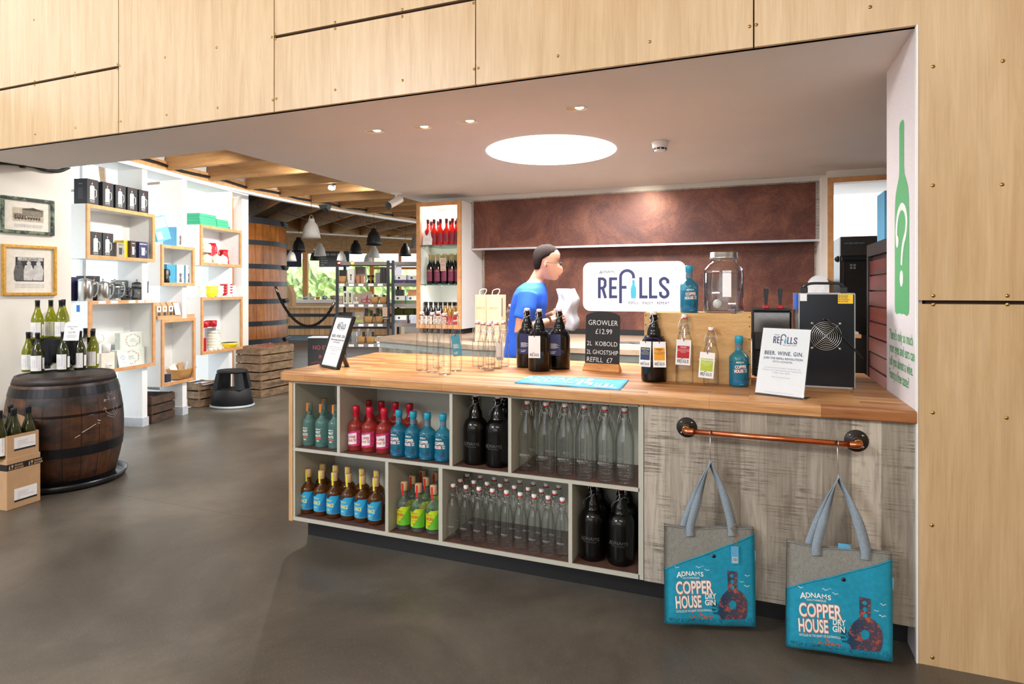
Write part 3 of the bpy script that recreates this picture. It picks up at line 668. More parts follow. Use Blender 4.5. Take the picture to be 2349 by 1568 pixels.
b = MB(); b.flat(mv(text('COPPER', .019, .025, .74), 0, .070, .08), wrap(R+.0009)); b.flat(mv(text('HOUSE', .017, .025, .68), -.009, .052, .08), wrap(R+.0009)); b.flat(mv(text('PINK\nGIN', .0085, .03, .85, lh=.9), .021, .062), wrap(R+.0009)); b.build('printed_name', M('crimson_print', (176, 30, 60), .5), GP)
b = MB(); b.flat(mv(adnams(.007, .03), -.008, .090), wrap(R+.0009)); b.build('printed_brewer', TEAL, GP)
GF, RF = gin('gin_bottle', 'x', GINGREEN, GINCLEAR, .038, neck='clear')
b = MB(); W = wrap(RF+.0006); b.flat(mv(adnams(.008, .03), 0, .098), W); b.flat(mv(text('FIRST', .018, .02, .78), 0, .079), W); b.flat(mv(text('RATE', .019, .02, .8), 0, .059), W); b.flat(mv(text('GIN', .012, .02, .9), 0, .034), W); b.build('printed_name', PRINTW, GF)
b = MB(); b.arc(RF+.0006, -.016, .018, .047, .054, 8); b.build('printed_ribbon', ORANGE, GF)
b = MB(); b.poly([(-.007, -.0188, .19), (.007, -.0188, .19), (.007, -.0188, .238), (-.007, -.0188, .238)]); b.poly([(-.007, -.0188, .238), (.007, -.0188, .238), (.006, .004, .2386), (-.006, .004, .2386)]); b.build('paper_seal', M('bronze_orange_seal', (196, 120, 52), .4), GF)
GQ, RQ = gin('gin_bottle', 'x', GINAMBER, CORK, .0425, .243, neck='wood'); seal(GQ, M('yellow_seal', (222, 206, 60), .5))
b = MB(); b.arc(RQ+.0004, -.06, .06, .026, .118, 18, lambda k: .108+.02*min(1, max(0, (k-.45)*9))*0+(.018 if .55 < k else .018*max(0, (k-.38)/.17))); b.build('label', M('sky_blue_label', (42, 160, 206), .5), GQ)
b = MB(); b.arc(RQ+.0006, .004, .06, lambda k: .03+.0*k, .1, 10, lambda k: .034+.088*min(1, k*1.2)); b.build('label_wedge', M('deep_blue_wedge', (28, 120, 172), .5), GQ)
b = MB(); W = wrap(RQ+.0009); b.flat(mv(adnams(.0095, .03), -.008, .096), W); b.flat(mv(text('QUINCE', .026, .03, .62), -.009, .066), W); b.flat(mv(text('GIN', .014, .03, .8), -.012, .044), W); b.flat(mv(text('ADNAMS SOUTHWOLD', .0035), -.006, .036), W); b.build('printed_name', M('pale_yellow_print', (236, 220, 112), .5), GQ)
GJ, RJ = gin('gin_bottle', 'x', GINCLEAR, CORK, .040, .243, neck='wood'); seal(GJ, M('scarlet_seal', (204, 40, 30), .5))
b = MB(); b.arc(RJ+.0004, -.056, .056, .026, .118, 18, lambda k: .105+(.018 if .55 < k else .018*max(0, (k-.38)/.17))); b.build('label', M('lime_yellow_label', (184, 208, 32), .5), GJ)
b = MB(); b.arc(RJ+.0006, -.018, .056, .0265, .1, 12, lambda k: .028+.085*min(1, k*1.15)); b.build('label_wedge', M('grass_green_wedge', (96, 184, 44), .5), GJ)
b = MB(); W = wrap(RJ+.0009); b.flat(mv(adnams(.009, .03), -.006, .096), W); b.flat(mv(text('JARD\u00cdN', .0205, .03, .74), -.006, .073), W); b.flat(mv(text('MEXICANO', .0125, .03, .76), -.006, .058), W); b.flat(mv(text('GIN', .012, .03, .9), -.006, .04), W); b.build('printed_name', M('red_orange_print', (204, 56, 34), .5), GJ)
BL = swing('clear_swing_bottle', 'x', .0425, .335, tz=.075)
BS = swing('clear_swing_bottle', 'x', .0335, .272, tz=.062, ts=.0085)
GR = growler('brown_growler', 'x')
ZU, ZL = .5286, .1466
def put(proto, xs, Y, z, what, where, grp, jit=.004, first=[None]):
    n = len(xs)
    for i, x in enumerate(xs):
        xx = XY(x, Y); loc = (xx, Y+random.uniform(-jit, jit), z+.0004)
        lab = '%s, %s %s' % (what, nth(i, n), where)
        if proto.get('label') == 'x': proto.location = loc; proto['label'] = lab; proto['group'] = grp
        else: clone(proto, loc, random.uniform(-.05, .05), lab, grp)
g_ = 'bottles in the counter niches'
put(GF, [708.8, 738.8, 767.7], 2.775, ZU, 'pale green first rate gin bottle', 'of the front row', 'pale green gin bottles')
put(GF, [744.4], 2.92, ZU, 'pale green first rate gin bottle', 'one behind the front row', 'pale green gin bottles')
put(GP, [817.4, 848.3, 881.4], 2.79, ZU, 'pink gin bottle with crimson cap', 'of the front row', 'pink gin bottles')
put(GP, [845.4, 875.2, 907.2, 940], 2.96, ZU, 'pink gin bottle with crimson cap', 'of the back row', 'pink gin bottles')
put(GB, [914.2, 947.9, 981.6, 1016.1], 2.77, ZU, 'blue gin bottle with turquoise cap', 'in the cabinet niche', 'blue gin bottles in the cabinet')
put(GR, [1090.6, 1142.2], 2.80, ZU, 'dark brown growler in the upper niche', 'of the front pair', 'growlers in the cabinet')
put(GR, [1158], 2.955, ZU, 'dark brown growler in the upper niche', 'one behind the pair', 'growlers in the cabinet')
put(BL, [1209.4, 1252.5, 1296.3, 1340.6, 1387.5, 1432.8], 2.775, ZU, 'tall clear swing-top bottle in the upper niche', 'of front row', 'tall clear bottles in the cabinet')
put(BL, [1229.7, 1267, 1308, 1350.6, 1390.6, 1434], 2.885, ZU, 'tall clear swing-top bottle in the upper niche', 'of middle row', 'tall clear bottles in the cabinet')
put(BL, [1240, 1281, 1322, 1364, 1410], 2.99, ZU, 'tall clear swing-top bottle in the upper niche', 'of back row', 'tall clear bottles in the cabinet')
put(GQ, [707.4, 737.4, 768.3, 799.1, 830.8, 862.3], 2.785, ZL, 'amber gin bottle with sky blue label', 'of the front row', 'amber quince gin bottles')
put(GQ, [740, 771, 799, 831.7, 865], 2.90, ZL, 'amber gin bottle with sky blue label', 'of the back row', 'amber quince gin bottles')
put(GJ, [927.7, 960.8, 994.5], 2.785, ZL, 'clear gin bottle with lime green label', 'of the front row', 'lime labelled gin bottles')
put(GJ, [946.5, 978.2], 2.895, ZL, 'clear gin bottle with lime green label', 'of the middle row', 'lime labelled gin bottles')
put(GJ, [968.4, 998.7], 2.99, ZL, 'clear gin bottle with lime green label', 'of the back row', 'lime labelled gin bottles')
put(BS, [1039.7, 1069.4, 1099, 1129.7, 1161.6, 1193.8, 1225.6, 1257.2, 1290], 2.765, ZL, 'small clear swing-top bottle in the lower niche', 'of front row', 'small clear bottles in the cabinet', .002)
put(BS, [1056, 1087, 1117.5, 1148, 1180, 1211.6, 1242, 1272.5], 2.852, ZL, 'small clear swing-top bottle in the lower niche', 'of middle row', 'small clear bottles in the cabinet', .002)
put(BS, [1072, 1102, 1133.8, 1162, 1192, 1224, 1253, 1282], 2.945, ZL, 'small clear swing-top bottle in the lower niche', 'of back row', 'small clear bottles in the cabinet', .002)
put(GR, [1359, 1424], 2.80, ZL, 'dark brown growler in the lower niche', 'of the front pair', 'growlers in the cabinet')
put(GR, [1372, 1437], 2.95, ZL, 'dark brown growler in the lower niche', 'of the back pair', 'growlers in the cabinet')
# ---------------------------------------------------------------- copper rail
rail = thing('copper_rail', 'copper pipe rail mounted on the grey wood front', 'rail', (0, 0, 0))
YR, ZR = 2.625, .812; xl, xr = XY(1574, YR)-.004, XY(1972, YR)
b = MB(); b.tube([(xl+.03, YR, ZR), (xr-.03, YR, ZR)], .0115, 16); b.build('pipe', COPPER, rail)
for x, s_ in ((xl, 1), (xr, -1)):
    b = MB(); b.tube(smooth_path([(x, YR+.028, ZR), (x, YR+.012, ZR), (x+s_*.004, YR+.003, ZR), (x+s_*.014, YR, ZR), (x+s_*.034, YR, ZR)], 4), .0135, 14); b.build('elbow', COPPER, rail)
    b = MB(); b.lathe([(.0135, 0), (.017, .002), (.017, .014), (.0145, .016), (.0145, .026)], 8, c=(x, YR+.022, ZR), axis='y'); b.build('fitting', BRASSF, rail)
    b = MB(); b.lathe([(.014, -.018), (.019, -.016), (.021, -.007), (.041, -.005), (.043, -.001), (.043, 0)], 24, c=(x, YC-.0005, ZR), axis='y'); fl = b.build('flange', IRON, rail)
    b = MB()
    for k in range(4): b.lathe([(0, -.008), (.005, -.007), (.005, -.004)], 8, c=(x+.031*cos(.8+k*pi/2), YC, ZR+.031*sin(.8+k*pi/2)), axis='y')
    b.build('bolt_heads', STEEL, fl)
# ---------------------------------------------------------------- tote bags on hooks
BW, BH = .362, .385
def tote(label, px, top, tilt, yaw, hook_x, sag, tagside):
    """a bag is built in its own frame: u across, v up from the hem, front face towards -Y"""
    hz = ZR-.0125
    hk = thing('hanger_hook', 'thin steel hook on the copper rail, %s' % ('left of two' if tagside else 'right of two'), 'hook', (hook_x, YR, hz), 0, 'hooks on the copper rail')
    az = at_Y(*top, YR).z; dz = az-hz
    b = MB(); b.tube(smooth_path([(0, -.014, .008), (0, -.0135, .018), (0, -.002, .027), (0, .0125, .02), (0, .014, .004), (0, .004, -.03), (0, 0, -.06), (0, 0, dz-.002), (0, -.008, dz-.014), (0, -.014, dz-.004), (0, -.012, dz+.006)], 5), .0021, 8); b.build('hook_wire', STEEL, hk)
    ctr = px
    t = thing('tote_bag', label, 'bag', ctr, 0, 'tote bags on the rail'); t.rotation_euler = (radians(-4), tilt, yaw)
    def bulge(u, v): return .016*(1-(2*u/BW)**4)*(1-abs(2*v/BH-1)**3)+.002*sin(u*38+v*9)+.0015*sin(v*52+u*14)
    n = 20
    def sheet_(b, y0, sgn, vtop, vbot=lambda u: 0.0, off=0.0):
        rows = []
        for i in range(n+1):
            u = -BW/2+BW*i/n; r = []
            for j in range(13):
                v = vbot(u)+(vtop(u)-vbot(u))*j/12; r.append(b.P((u, y0+sgn*(bulge(u, v)+off), v)))
            rows.append(r)
        for i in range(n):
            for j in range(12): b.F((rows[i][j], rows[i+1][j], rows[i+1][j+1], rows[i][j+1]), True)
        return rows
    vt = lambda u: BH+.004*sin(u*22)-.006*(1-(2*u/BW)**2)
    b = MB(); f_ = sheet_(b, -.004, -1, vt); k_ = sheet_(b, .006, 1, lambda u: vt(u)+.006)
    for j in range(12):
        for r in (0, n): b.F((f_[r][j], k_[r][j], k_[r][j+1], f_[r][j+1]), True)
    for i in range(n): b.F((f_[i][0], k_[i][0], k_[i+1][0], f_[i+1][0]), True)
    body = b.build('bag_body', GREYF, t)
    b = MB(); b.tube([(-BW/2+BW*i/20, -.006-bulge(-BW/2+BW*i/20, BH-.001), vt(-BW/2+BW*i/20)) for i in range(21)], .0025, 6); b.build('top_hem', GREYF, body)
    def pt(u):
        k = (u+BW/2)/BW; return .232+.118*k+.030*(sin((k-.5)*pi)*.5)+.006*sin(k*6)
    b = MB(); f2 = sheet_(b, -.004, -1, pt, lambda u: -.002, .0035); k2 = sheet_(b, .006, 1, pt, lambda u: -.002, .003)
    for i in range(n): b.F((f2[i][0], k2[i][0], k2[i+1][0], f2[i+1][0]), True)
    for j in range(12):
        for r in (0, n): b.F((f2[r][j], k2[r][j], k2[r][j+1], f2[r][j+1]), True)
    pk = b.build('pocket', TEALF, t)
    b = MB(); b.tube([(-BW/2+BW*i/20, -.0085-bulge(-BW/2+BW*i/20, pt(-BW/2+BW*i/20)), pt(-BW/2+BW*i/20)-.001) for i in range(21)], .0025, 6); b.build('pocket_hem', TEALF, pk)
    def pr(e): return lambda u, v: (u, -.004-bulge(u, v)-.0035-e, v)
    def grid(T): return T
    CW, HW = text('COPPER', .070, .022, .565), text('HOUSE', .066, .022, .49); CB, HB = text('COPPER', .070, .055, .565), text('HOUSE', .066, .055, .49)
    b = MB(); b.flat(mv(CB, -.066, .1265, .07), pr(.0009)); b.flat(mv(HB, -.088, .0695, .07), pr(.0009)); b.build('lettering_outline', ORANGE, pk)
    b = MB(); b.flat(mv(CW, -.0668, .1272, .07), pr(.0015)); b.flat(mv(HW, -.0888, .0702, .07), pr(.0015))
    b.flat(mv(text('DRY', .031, .03, .70, 'LEFT'), -.024, .108, .05), pr(.0012)); b.flat(mv(text('GIN', .031, .03, .78, 'LEFT'), -.024, .082, .05), pr(.0012))
    b.flat(mv(text('DISTILLED IN THE HEART OF SOUTHWOLD', .0125, .006, .58, 'LEFT'), -.138, .049, .07), pr(.0012))
    b.build('lettering', PRINTW, pk); b = MB(); b.flat(mv(adnams(.0245, .02), -.080, .192, .05), pr(.0012)); b.build('brewer_name', PRINTW, pk); b = MB()
    b.flat(join(bird(-.135, .224, .009), bird(-.050, .228, .010), bird(-.016, .218, .010), bird(-.034, .235, .005), bird(.146, .198, .011), bird(.124, .174, .008), bird(.144, .156, .012)), pr(.0012)); b.build('printed_gulls', PRINTW, pk)
    sx_, sy_ = .088, .028
    o_ = [(-.050, 0), (-.056, .02), (-.057, .062), (-.052, .084), (-.042, .100), (-.028, .112), (-.021, .12), (-.022, .192), (.016, .189), (.015, .12), (.030, .112), (.043, .100), (.053, .082), (.058, .06), (.057, .02), (.051, 0)]
    hole = lambda x, y, rx, ry: [(x+rx*cos(2*pi*k/20), y+ry*sin(2*pi*k/20)) for k in range(20)]
    b = MB(); b.flat(mv(filled([o_, hole(-.002, .058, .0155, .0185), hole(-.004, .172, .0075, .008), hole(-.003, .149, .0075, .008), hole(-.002, .128, .0075, .0075)]), sx_, sy_), pr(.0016))
    b.build('printed_still', STILLM, pk)
    b = MB(); rnd = random.Random(5); D = []
    for i in range(260):
        u = rnd.uniform(-.165, .17); D.append(disc(u, .012+rnd.uniform(0, .020)*(1 if u > -.06 else .6), .0016, 5))
    D += [disc(.012, .088, .0125), disc(.038, .082, .012), disc(.035, .054, .011), line2([(.02, .078), (.05, .045), (.062, .03)], .003), disc(.008, .066, .014, 12, .004), disc(.02, .052, .014, 12, .004)]
    for T in D: b.flat(T, pr(.0010))
    b.build('printed_juniper', DKTEAL, pk)
    b = MB()
    for i in range(34):
        u = rnd.gauss(-.035, .028); b.flat(disc(u, .026+abs(rnd.gauss(0, .012)), .0028, 6), pr(.0013))
    b.build('printed_berries', ORANGE, pk)
    u0 = .012; b = MB(); b.lathe([(0, -.003), (.007, -.002), (.0075, 0)], 14, c=(u0, -.004-bulge(u0, pt(u0)-.02)-.0035, pt(u0)-.020), axis='y'); b.build('snap_button', DARKSTEEL, t)
    b = MB(); b.box(BW/2-.001, BW/2+.005, -.004, -.001, .255, .295); b.build('side_label', BLUECARD, t)
    # straps meet at the hook
    M_ = Matrix.Translation(ctr) @ t.rotation_euler.to_matrix().to_4x4(); ap = M_.inverted() @ Vector((hook_x, YR-.01, az-.006))
    for y_, du, off in ((-.012, 0.0, 0), (.012, -.018, 1)):
        Lb, Rb, A_ = Vector((-.078+du, y_-.004, BH+.004)), Vector((.088-du*.6, y_-.004, BH+.004)), Vector((ap.x, ap.y+y_*.35, ap.z))
        def mid(q, k, o): v_ = q*(1-k)+A_*k; v_.x += o; return v_
        P = [Lb+Vector((0, 0, -.04)), Lb, mid(Lb, .35, -.004), mid(Lb, .7, -.004), A_+Vector((-.009, 0, -.020)), A_+Vector((0, 0, .003)), A_+Vector((.009, 0, -.020)), mid(Rb, .7, .008), mid(Rb, .35, .010), Rb, Rb+Vector((0, 0, -.036))]
        b = MB(); Q = smooth_path(P, 6); rings = []
        for i, p in enumerate(Q):
            tg = (Q[min(i+1, len(Q)-1)]-Q[max(i-1, 0)]).normalized(); tw = .12+.88*min(1, abs(p.z-ap.z)/.16)
            side = Vector((tg.z, 0, -tg.x)).normalized(); wv = side*(.0165*tw)+Vector((0, 1, 0))*(.0165*(1-tw)); nv = tg.cross(wv).normalized()*.0016
            rings.append([p-wv-nv, p+wv-nv, p+wv+nv, p-wv+nv])
        b.loft(rings, True, True, True); b.build('strap', STRAPF, t)
    tw_ = metal('jute_twine', (186, 142, 84), .8)
    if tagside:
        uu = .094; yy = -.03; b = MB(); b.tube(smooth_path([(uu+.02, -.018, BH+.02), (uu-.01, -.024, BH+.004), (uu+.005, -.026, BH-.02), (uu-.004, yy, BH-.05), (uu+.003, yy, BH-.066), (uu+.008, yy, BH-.045), (uu+.004, -.026, BH-.01), (uu-.016, -.02, BH+.003)], 4), .0012, 5); b.build('twine', tw_, t)
        b = MB(); b.box(uu-.015, uu+.015, yy-.0012, yy-.0004, BH-.135, BH-.066); tg_ = b.build('swing_tag', BLUECARD, t)
        b = MB(); b.flat(rect(uu-.010, uu+.011, BH-.128, BH-.108), front(yy-.0018)); b.m = 1
        for k in range(6): b.flat(rect(uu-.008+k*.003, uu-.0066+k*.003+.0006*(k % 2), BH-.125, BH-.110), front(yy-.0022))
        b.build('barcode', [PAPER, INK], tg_)
    else:
        b = MB(); b.tube(smooth_path([(.03, -.014, BH+.02), (.05, -.018, BH+.006), (.07, -.014, BH+.004), (.092, -.016, BH+.004), (.115, -.012, BH+.0)], 4), .0013, 5); b.build('twine', tw_, t)
        b = MB(); b.box(.0, .045, .0, .001, BH-.01, BH+.014); b.build('swing_tag', BLUECARD, t)
    return t
def still_mat():
    t = NT('printed_copper_still'); n = t.noise(t.obj(), 26, 6, .85); c = t.ramp(n, [(.50, lin(24, 60, 88)), (.53, lin(208, 92, 50))], 'CONSTANT')
    X, Y, Z = t.sep(t.obj()); f = t.ramp(t.math('MULTIPLY_ADD', X, 6.0, .12), [(.35, lin(24, 60, 88)), (.75, lin(120, 76, 72))]); c = t.mix(.35, c, f); t.col(c); return t.fin(.8)
STILLM = still_mat()
def bagpos(tl, tr, Yt):
    a_, c_ = at_Y(*tl, Yt), at_Y(*tr, Yt); m = (a_+c_)/2; return m
m1 = bagpos((1533, 1210), (1733, 1214), 2.60); m2 = bagpos((1803, 1243), (2041, 1274), 2.575)
tote('grey and teal canvas tote bag with paper swing tag, hanging left on the copper rail', Vector((m1.x-.003, 2.585, m1.z-BH+.004)), (1629, 1056), radians(.5), radians(19), XY(1629, YR), 0, True)
tote('grey and teal canvas tote bag on the right hook beside the plywood pillar', Vector((m2.x+.003, 2.56, m2.z-BH+.004)), (1922, 1090), radians(1.2), radians(8), XY(1922, YR), 0, False)
# ================================================================ things on the counter
def logo():
    K = 1/652.0
    def T(x, y): return ((x-604)*K, (575-y)*K)
    def L(pts, w=27): return line2([T(*p) for p in pts], w*K)
    def sm(pts, n=4): return [(p.x, p.y) for p in smooth_path([(x, y, 0) for x, y in pts], n)]
    navy = [L([(291.5,382),(291.5,576)]), L(sm([(280,395),(325,395),(346,412),(347,438),(346,458),(325,480),(280,480)])), L([(322,478),(352,576)]),
        L([(397,382),(397,576)]), L([(397,395),(460,395)]), L([(397,478),(453,478)]), L([(397,562),(460,562)]),
        L([(491,622),(491,380)]+[(551+60*cos(pi+pi*k/12), 378+58*sin(pi+pi*k/12)) for k in range(13)]+[(611,392)]), L([(491,474),(547,474)]),
        L([(676,382),(676,576)]), L([(676,562),(738,562)]), L([(763,382),(763,576)]), L([(763,562),(825,562)]),
        L(sm([(916,440),(915,412),(885,394),(855,412),(856,446),(885,478),(914,510),(915,546),(885,564),(855,546),(854,515)], 5))]
    bt = [T(*p) for p in ((599,408),(621,408),(621,450),(634,478),(636,510),(632,570),(628,576),(592,576),(588,570),(584,510),(586,478),(599,450))]
    small = mv(adnams(.052, .01), (368-604)*K, (575-347)*K)
    foot = mv(text('REFILL \u00b7 ENJOY \u00b7 REPEAT', .052, .02, .8, 'RIGHT', 1.25), (930-604)*K, (575-628)*K)
    return navy, shape(bt), small, foot
LG = logo()
def put_logo(parent, k, dx, dz, y, ink=NAVY, small=True):
    b = MB(); W = front(y); [b.flat(mv(T, dx, dz, 0, k), front(y-.00012*(i % 5))) for i, T in enumerate(LG[0])]
    if small: b.flat(mv(LG[2], dx, dz, 0, k), W); b.flat(mv(LG[3], dx, dz, 0, k), W)
    b.m = 1; b.flat(mv(LG[1], dx, dz, 0, k), W); return b.build('printed_logo', [ink, TEAL], parent)
# --- wall sign behind the bar
c = at_Y(1452, 657, 6.125); sg = thing('wall_sign', 'white rounded sign with navy refills lettering on the copper wall', 'sign', c)
wS = XY(1570, 6.125)-XY(1335, 6.125); hS = at_Y(1452, 601, 6.125).z-at_Y(1452, 715, 6.125).z
b = MB(); b.prism(rrect(-wS/2, wS/2, -hS/2, hS/2, .075), -.008, .004, 'y'); b.build('board', M('sign_white', (240, 240, 244), .35, var=.01), sg)
put_logo(sg, wS*.695, 0.0, -hS*.235, -.0095)
# --- acrylic and framed leaflet signs
def leaflet(t, w, h, y, m=PAPER, ink=NAVY, k=1.0):
    b = MB(); b.box(-w/2, w/2, y-.0006, y, .006, h); b.build('paper', m, t)
    y -= .0012
    put_logo(t, w*.50, 0, h*.775, y, ink)
    b = MB(); W = front(y); b.flat(mv(text('BEER. WINE. GIN.', w*.118, .02, .80, 'CENTER', 1.12), 0, h*.60), W)
    b.flat(mv(text('JOIN THE REFILL REVOLUTION', w*.062, .02, .95), 0, h*.535), W); b.flat(mv(text('WITH ADNAMS.', w*.062, .02, .95), 0, h*.487), W); b.build('headline', ink, t)
    b = MB()
    for s_, z in (('1. Purchase your first bottle or bring your own', .40), ('2. Choose your refill, then bring your empties back', .365), ('3. Refill, enjoy, repeat!', .33), ('Want to find out more?', .265)): b.flat(mv(text(s_, w*.04), 0, h*z), W)
    b.flat(mv(text('Terms and conditions apply. Please see in store for details', w*.026), 0, h*.045), W); b.build('small_print', GREYINK, t)
def standing_sign(name, label, bl, br, h, lean, frame):
    w = (br-bl).length; yaw = atan2(br.y-bl.y, br.x-bl.x); t = thing(name, label, 'sign', (bl+br)/2, yaw)
    t.rotation_euler = (0, 0, yaw); return t, w
bl, br = at_z(1731, 903, TOP), at_z(1844, 917, TOP)
t, w_ = standing_sign('acrylic_sign', 'clear acrylic stand with white leaflet in front of the chiller', bl, br, .297, 0, False)
def lean_obj(o, a, z=0.0): o.rotation_euler = (a, 0, 0); o.location = (0, 0, z)
hd = thing('leaflet_holder', None, None); hd.parent = t; KID[hd] = []; KID[t] = [hd]; lean_obj(hd, radians(-17), .002)
W_ = w_-.004
b = MB(); b.box(-W_/2-.003, W_/2+.003, -.0035, -.0022, 0, .302); b.box(-W_/2-.003, W_/2+.003, .001, .0022, 0, .302); h1 = b.build('clear_sleeve', ACRYL, t); h1.rotation_euler = (radians(-17), 0, 0); h1.location = (0, 0, .002)
b = MB(); b.box(-W_/2-.003, W_/2+.003, -.004, .075, 0, .0022); b.build('clear_foot', ACRYL, t)
bpy.data.objects.remove(hd); KID[t] = [h1]
def leaflet_at(t, w, h, ang, z0, ink=NAVY):
    n0 = set(bpy.data.objects); leaflet(t, w, h, -.0004, PAPER, ink)
    for o in set(bpy.data.objects)-n0: o.rotation_euler = (ang, 0, 0); o.location = (0, 0, z0)
leaflet_at(t, W_, .297, radians(-17), .002)
bl, br = at_z(732, 840, TOP), at_z(775, 849, TOP)
t, w_ = standing_sign('framed_sign', 'black framed refills leaflet leaning on its easel at the left counter end', bl, br, .31, 0, True)
w_ = .222; A_ = radians(-19)
b = MB()
for q in ((-w_/2, -w_/2+.011, 0, .315), (w_/2-.011, w_/2, 0, .315), (-w_/2+.011, w_/2-.011, 0, .011), (-w_/2+.011, w_/2-.011, .304, .315)): b.box(q[0], q[1], -.004, .018, q[2], q[3])
b.box(-w_/2+.005, w_/2-.005, .006, .014, .004, .31); o = b.build('frame', BLACK, t); o.rotation_euler = (A_, 0, 0); o.location.z = .0045
n0 = set(bpy.data.objects); leaflet(t, w_-.02, .302, .004, PAPER, INK)
for o in set(bpy.data.objects)-n0: o.rotation_euler = (A_, 0, 0); o.location.z = .006
b = MB(); b.loft([[(-.02, .055, .16), (.02, .055, .16), (.02, .059, .16), (-.02, .059, .16)], [(-.03, .118, .0), (.03, .118, .0), (.03, .122, .0), (-.03, .122, .0)]], True, True, False); b.build('easel_leg', M('grey_card_strut', (150, 140, 130), .6), t)
# --- clear bottles, tall and short groups
BM = swing('clear_swing_bottle', 'tall clear swing-top bottle on the worktop, at the far left of its cluster', .0335, .332, tz=.07, ts=.009, grp='tall clear bottles on the worktop')
def tagpart(t, x, y, z, w, h, m, ang=0, rz=0, logo_=None, lines=0, extra=None, cord=None, neck=(0, 0, .2), nr=.03):
    """a swing tag tied round the neck; x,y,z is the middle of its top edge in bottle space"""
    b = MB(); b.box(-w/2, w/2, -.0006, 0, -h, 0); o = b.build('swing_tag', m, t, (x, y, z)); o.rotation_euler = (radians(-3), ang, rz)
    if logo_:
        put_logo(o, w*.74, 0, -h+w*.16, -.0012, INK, False)
    if lines:
        b = MB(); W = front(-.0012)
        for i in range(lines): b.flat(rect(-w*.38, w*(.1+.26*((i*7) % 3)/2), -h*.45-i*h*.035, -h*.45-i*h*.035+h*.013), W)
        b.flat(rect(-w*.38, -w*.32, -h*.83, -h*.80), W); b.flat(rect(-w*.25, w*.1, -h*.83, -h*.81), W); b.flat(rect(-w*.38, w*.0, -h*.9, -h*.875), W); b.build('small_print', PRINTW, o)
    if extra: extra(o, w, h)
    b = MB(); b.lathe([(0, -.0012), (.0022, -.0011)], 8, c=(0, 0, -.006), axis='y'); b.build('hole', BLACKM, o)
    b = MB(); nz = neck[2]; b.tube([(nr*cos(a), nr*sin(a), nz+.004*sin(a)) for a in [2*pi*i/16 for i in range(16)]], .0009, 5, closed=True)
    b.tube(smooth_path([(-.006, -nr, nz-.004), (x-.004, y*.9-.004, (nz+z)/2), (x, y-.002, z-.006), (x+.004, y*.9-.004, (nz+z)/2), (.006, -nr, nz-.004)], 4), .0009, 5); b.build('cord', M('navy_cord', (48, 44, 110), .8), t)
BM.location = at_z(968, 849, TOP)+Vector((0, 0, .0003))
for (x, y), l in zip(((992, 853), (1020, 858.5), (1006, 843)), ('second from the left of its cluster', 'at the front of its cluster', 'at the back of its cluster')):
    clone(BM, at_z(x, y, TOP)+Vector((0, 0, .0003)), random.random()*.5, 'tall clear swing-top bottle on the worktop, %s' % l, 'tall clear bottles on the worktop')
c = clone(BM, at_z(1046, 850, TOP)+Vector((0, 0, .0003)), .0, 'tall clear swing-top bottle on the worktop with a blue swing tag', 'tall clear bottles on the worktop')
tagpart(c, .012, -.036, .205, .049, .118, M('dusty_teal_tag', (72, 146, 168), .6), radians(-8), radians(25), None, 6, neck=(0, 0, .225), nr=.026)
BK = clone(BS, at_z(1096, 840, TOP)+Vector((0, 0, .0003)), .3, 'short clear swing-top bottle on the worktop, leftmost of its cluster', 'short clear bottles on the worktop')
for (x, y), l in zip(((1109, 845), (1122, 849), (1125, 835), (1139, 844)), ('second from the left of its cluster', 'at the front of its cluster', 'at the back of its cluster', 'second from the right of its cluster')):
    clone(BS, at_z(x, y, TOP)+Vector((0, 0, .0003)), random.random(), 'short clear swing-top bottle on the worktop, %s' % l, 'short clear bottles on the worktop')
c = clone(BS, at_z(1155, 840, TOP)+Vector((0, 0, .0003)), .1, 'short clear swing-top bottle on the worktop with a white refills tag', 'short clear bottles on the worktop')
tagpart(c, -.014, -.037, .148, .044, .110, M('white_swing_tag', (240, 232, 228), .6), radians(-2), radians(10), True, 0, neck=(0, 0, .19), nr=.020)
# --- growlers with tags
def grow(x, y, label, rz=0):
    c = clone(GR, at_z(x, y, TOP)+Vector((0, 0, .0003)), rz, label, 'growlers on the worktop'); return c
NAVYTAG = M('navy_swing_tag', (42, 46, 92), .55); WT = bpy.data.materials['white_swing_tag']
c = grow(1209, 841, 'brown growler on the worktop half hidden behind the white tagged one'); tagpart(c, .012, -.066, .200, .066, .115, NAVYTAG, 0, radians(20), None, 7, neck=(0, 0, .222), nr=.045)
c = grow(1237, 849.5, 'brown growler with a plain white refills tag, front of its trio'); tagpart(c, -.006, -.067, .200, .066, .122, WT, 0, radians(16), True, 0, neck=(0, 0, .222), nr=.045)
c = grow(1283, 845, 'brown growler with a navy tag, right of its trio'); tagpart(c, -.006, -.067, .202, .066, .12, NAVYTAG, 0, radians(14), None, 7, neck=(0, 0, .222), nr=.045)
def patch_tag(rgb, title, sub):
    def f(o, w, h):
        b = MB(); b.flat(rect(-w*.41, w*.41, -h*.73, -h*.24), front(-.001)); p = b.build('colour_panel', M('tag_panel_%s' % title.lower().replace(' ', '_'), rgb, .5), o)
        b = MB(); b.flat(mv(text(title, w*.15, .03, .8), 0, -h*.33), front(-.0016))
        for i, s_ in enumerate(sub): b.flat(mv(text(s_, w*.075, .01, .8), 0, -h*.40-i*h*.055), front(-.0016))
        b.build('panel_text', NAVY if title == 'KOBOLD' else (M('pale_yellow_print', (236, 220, 112), .5) if title == 'GHOST SHIP' else PRINTW), o)
    return f
c = grow(1500, 873, 'brown growler with two beer tags, left of the pine box', radians(3))
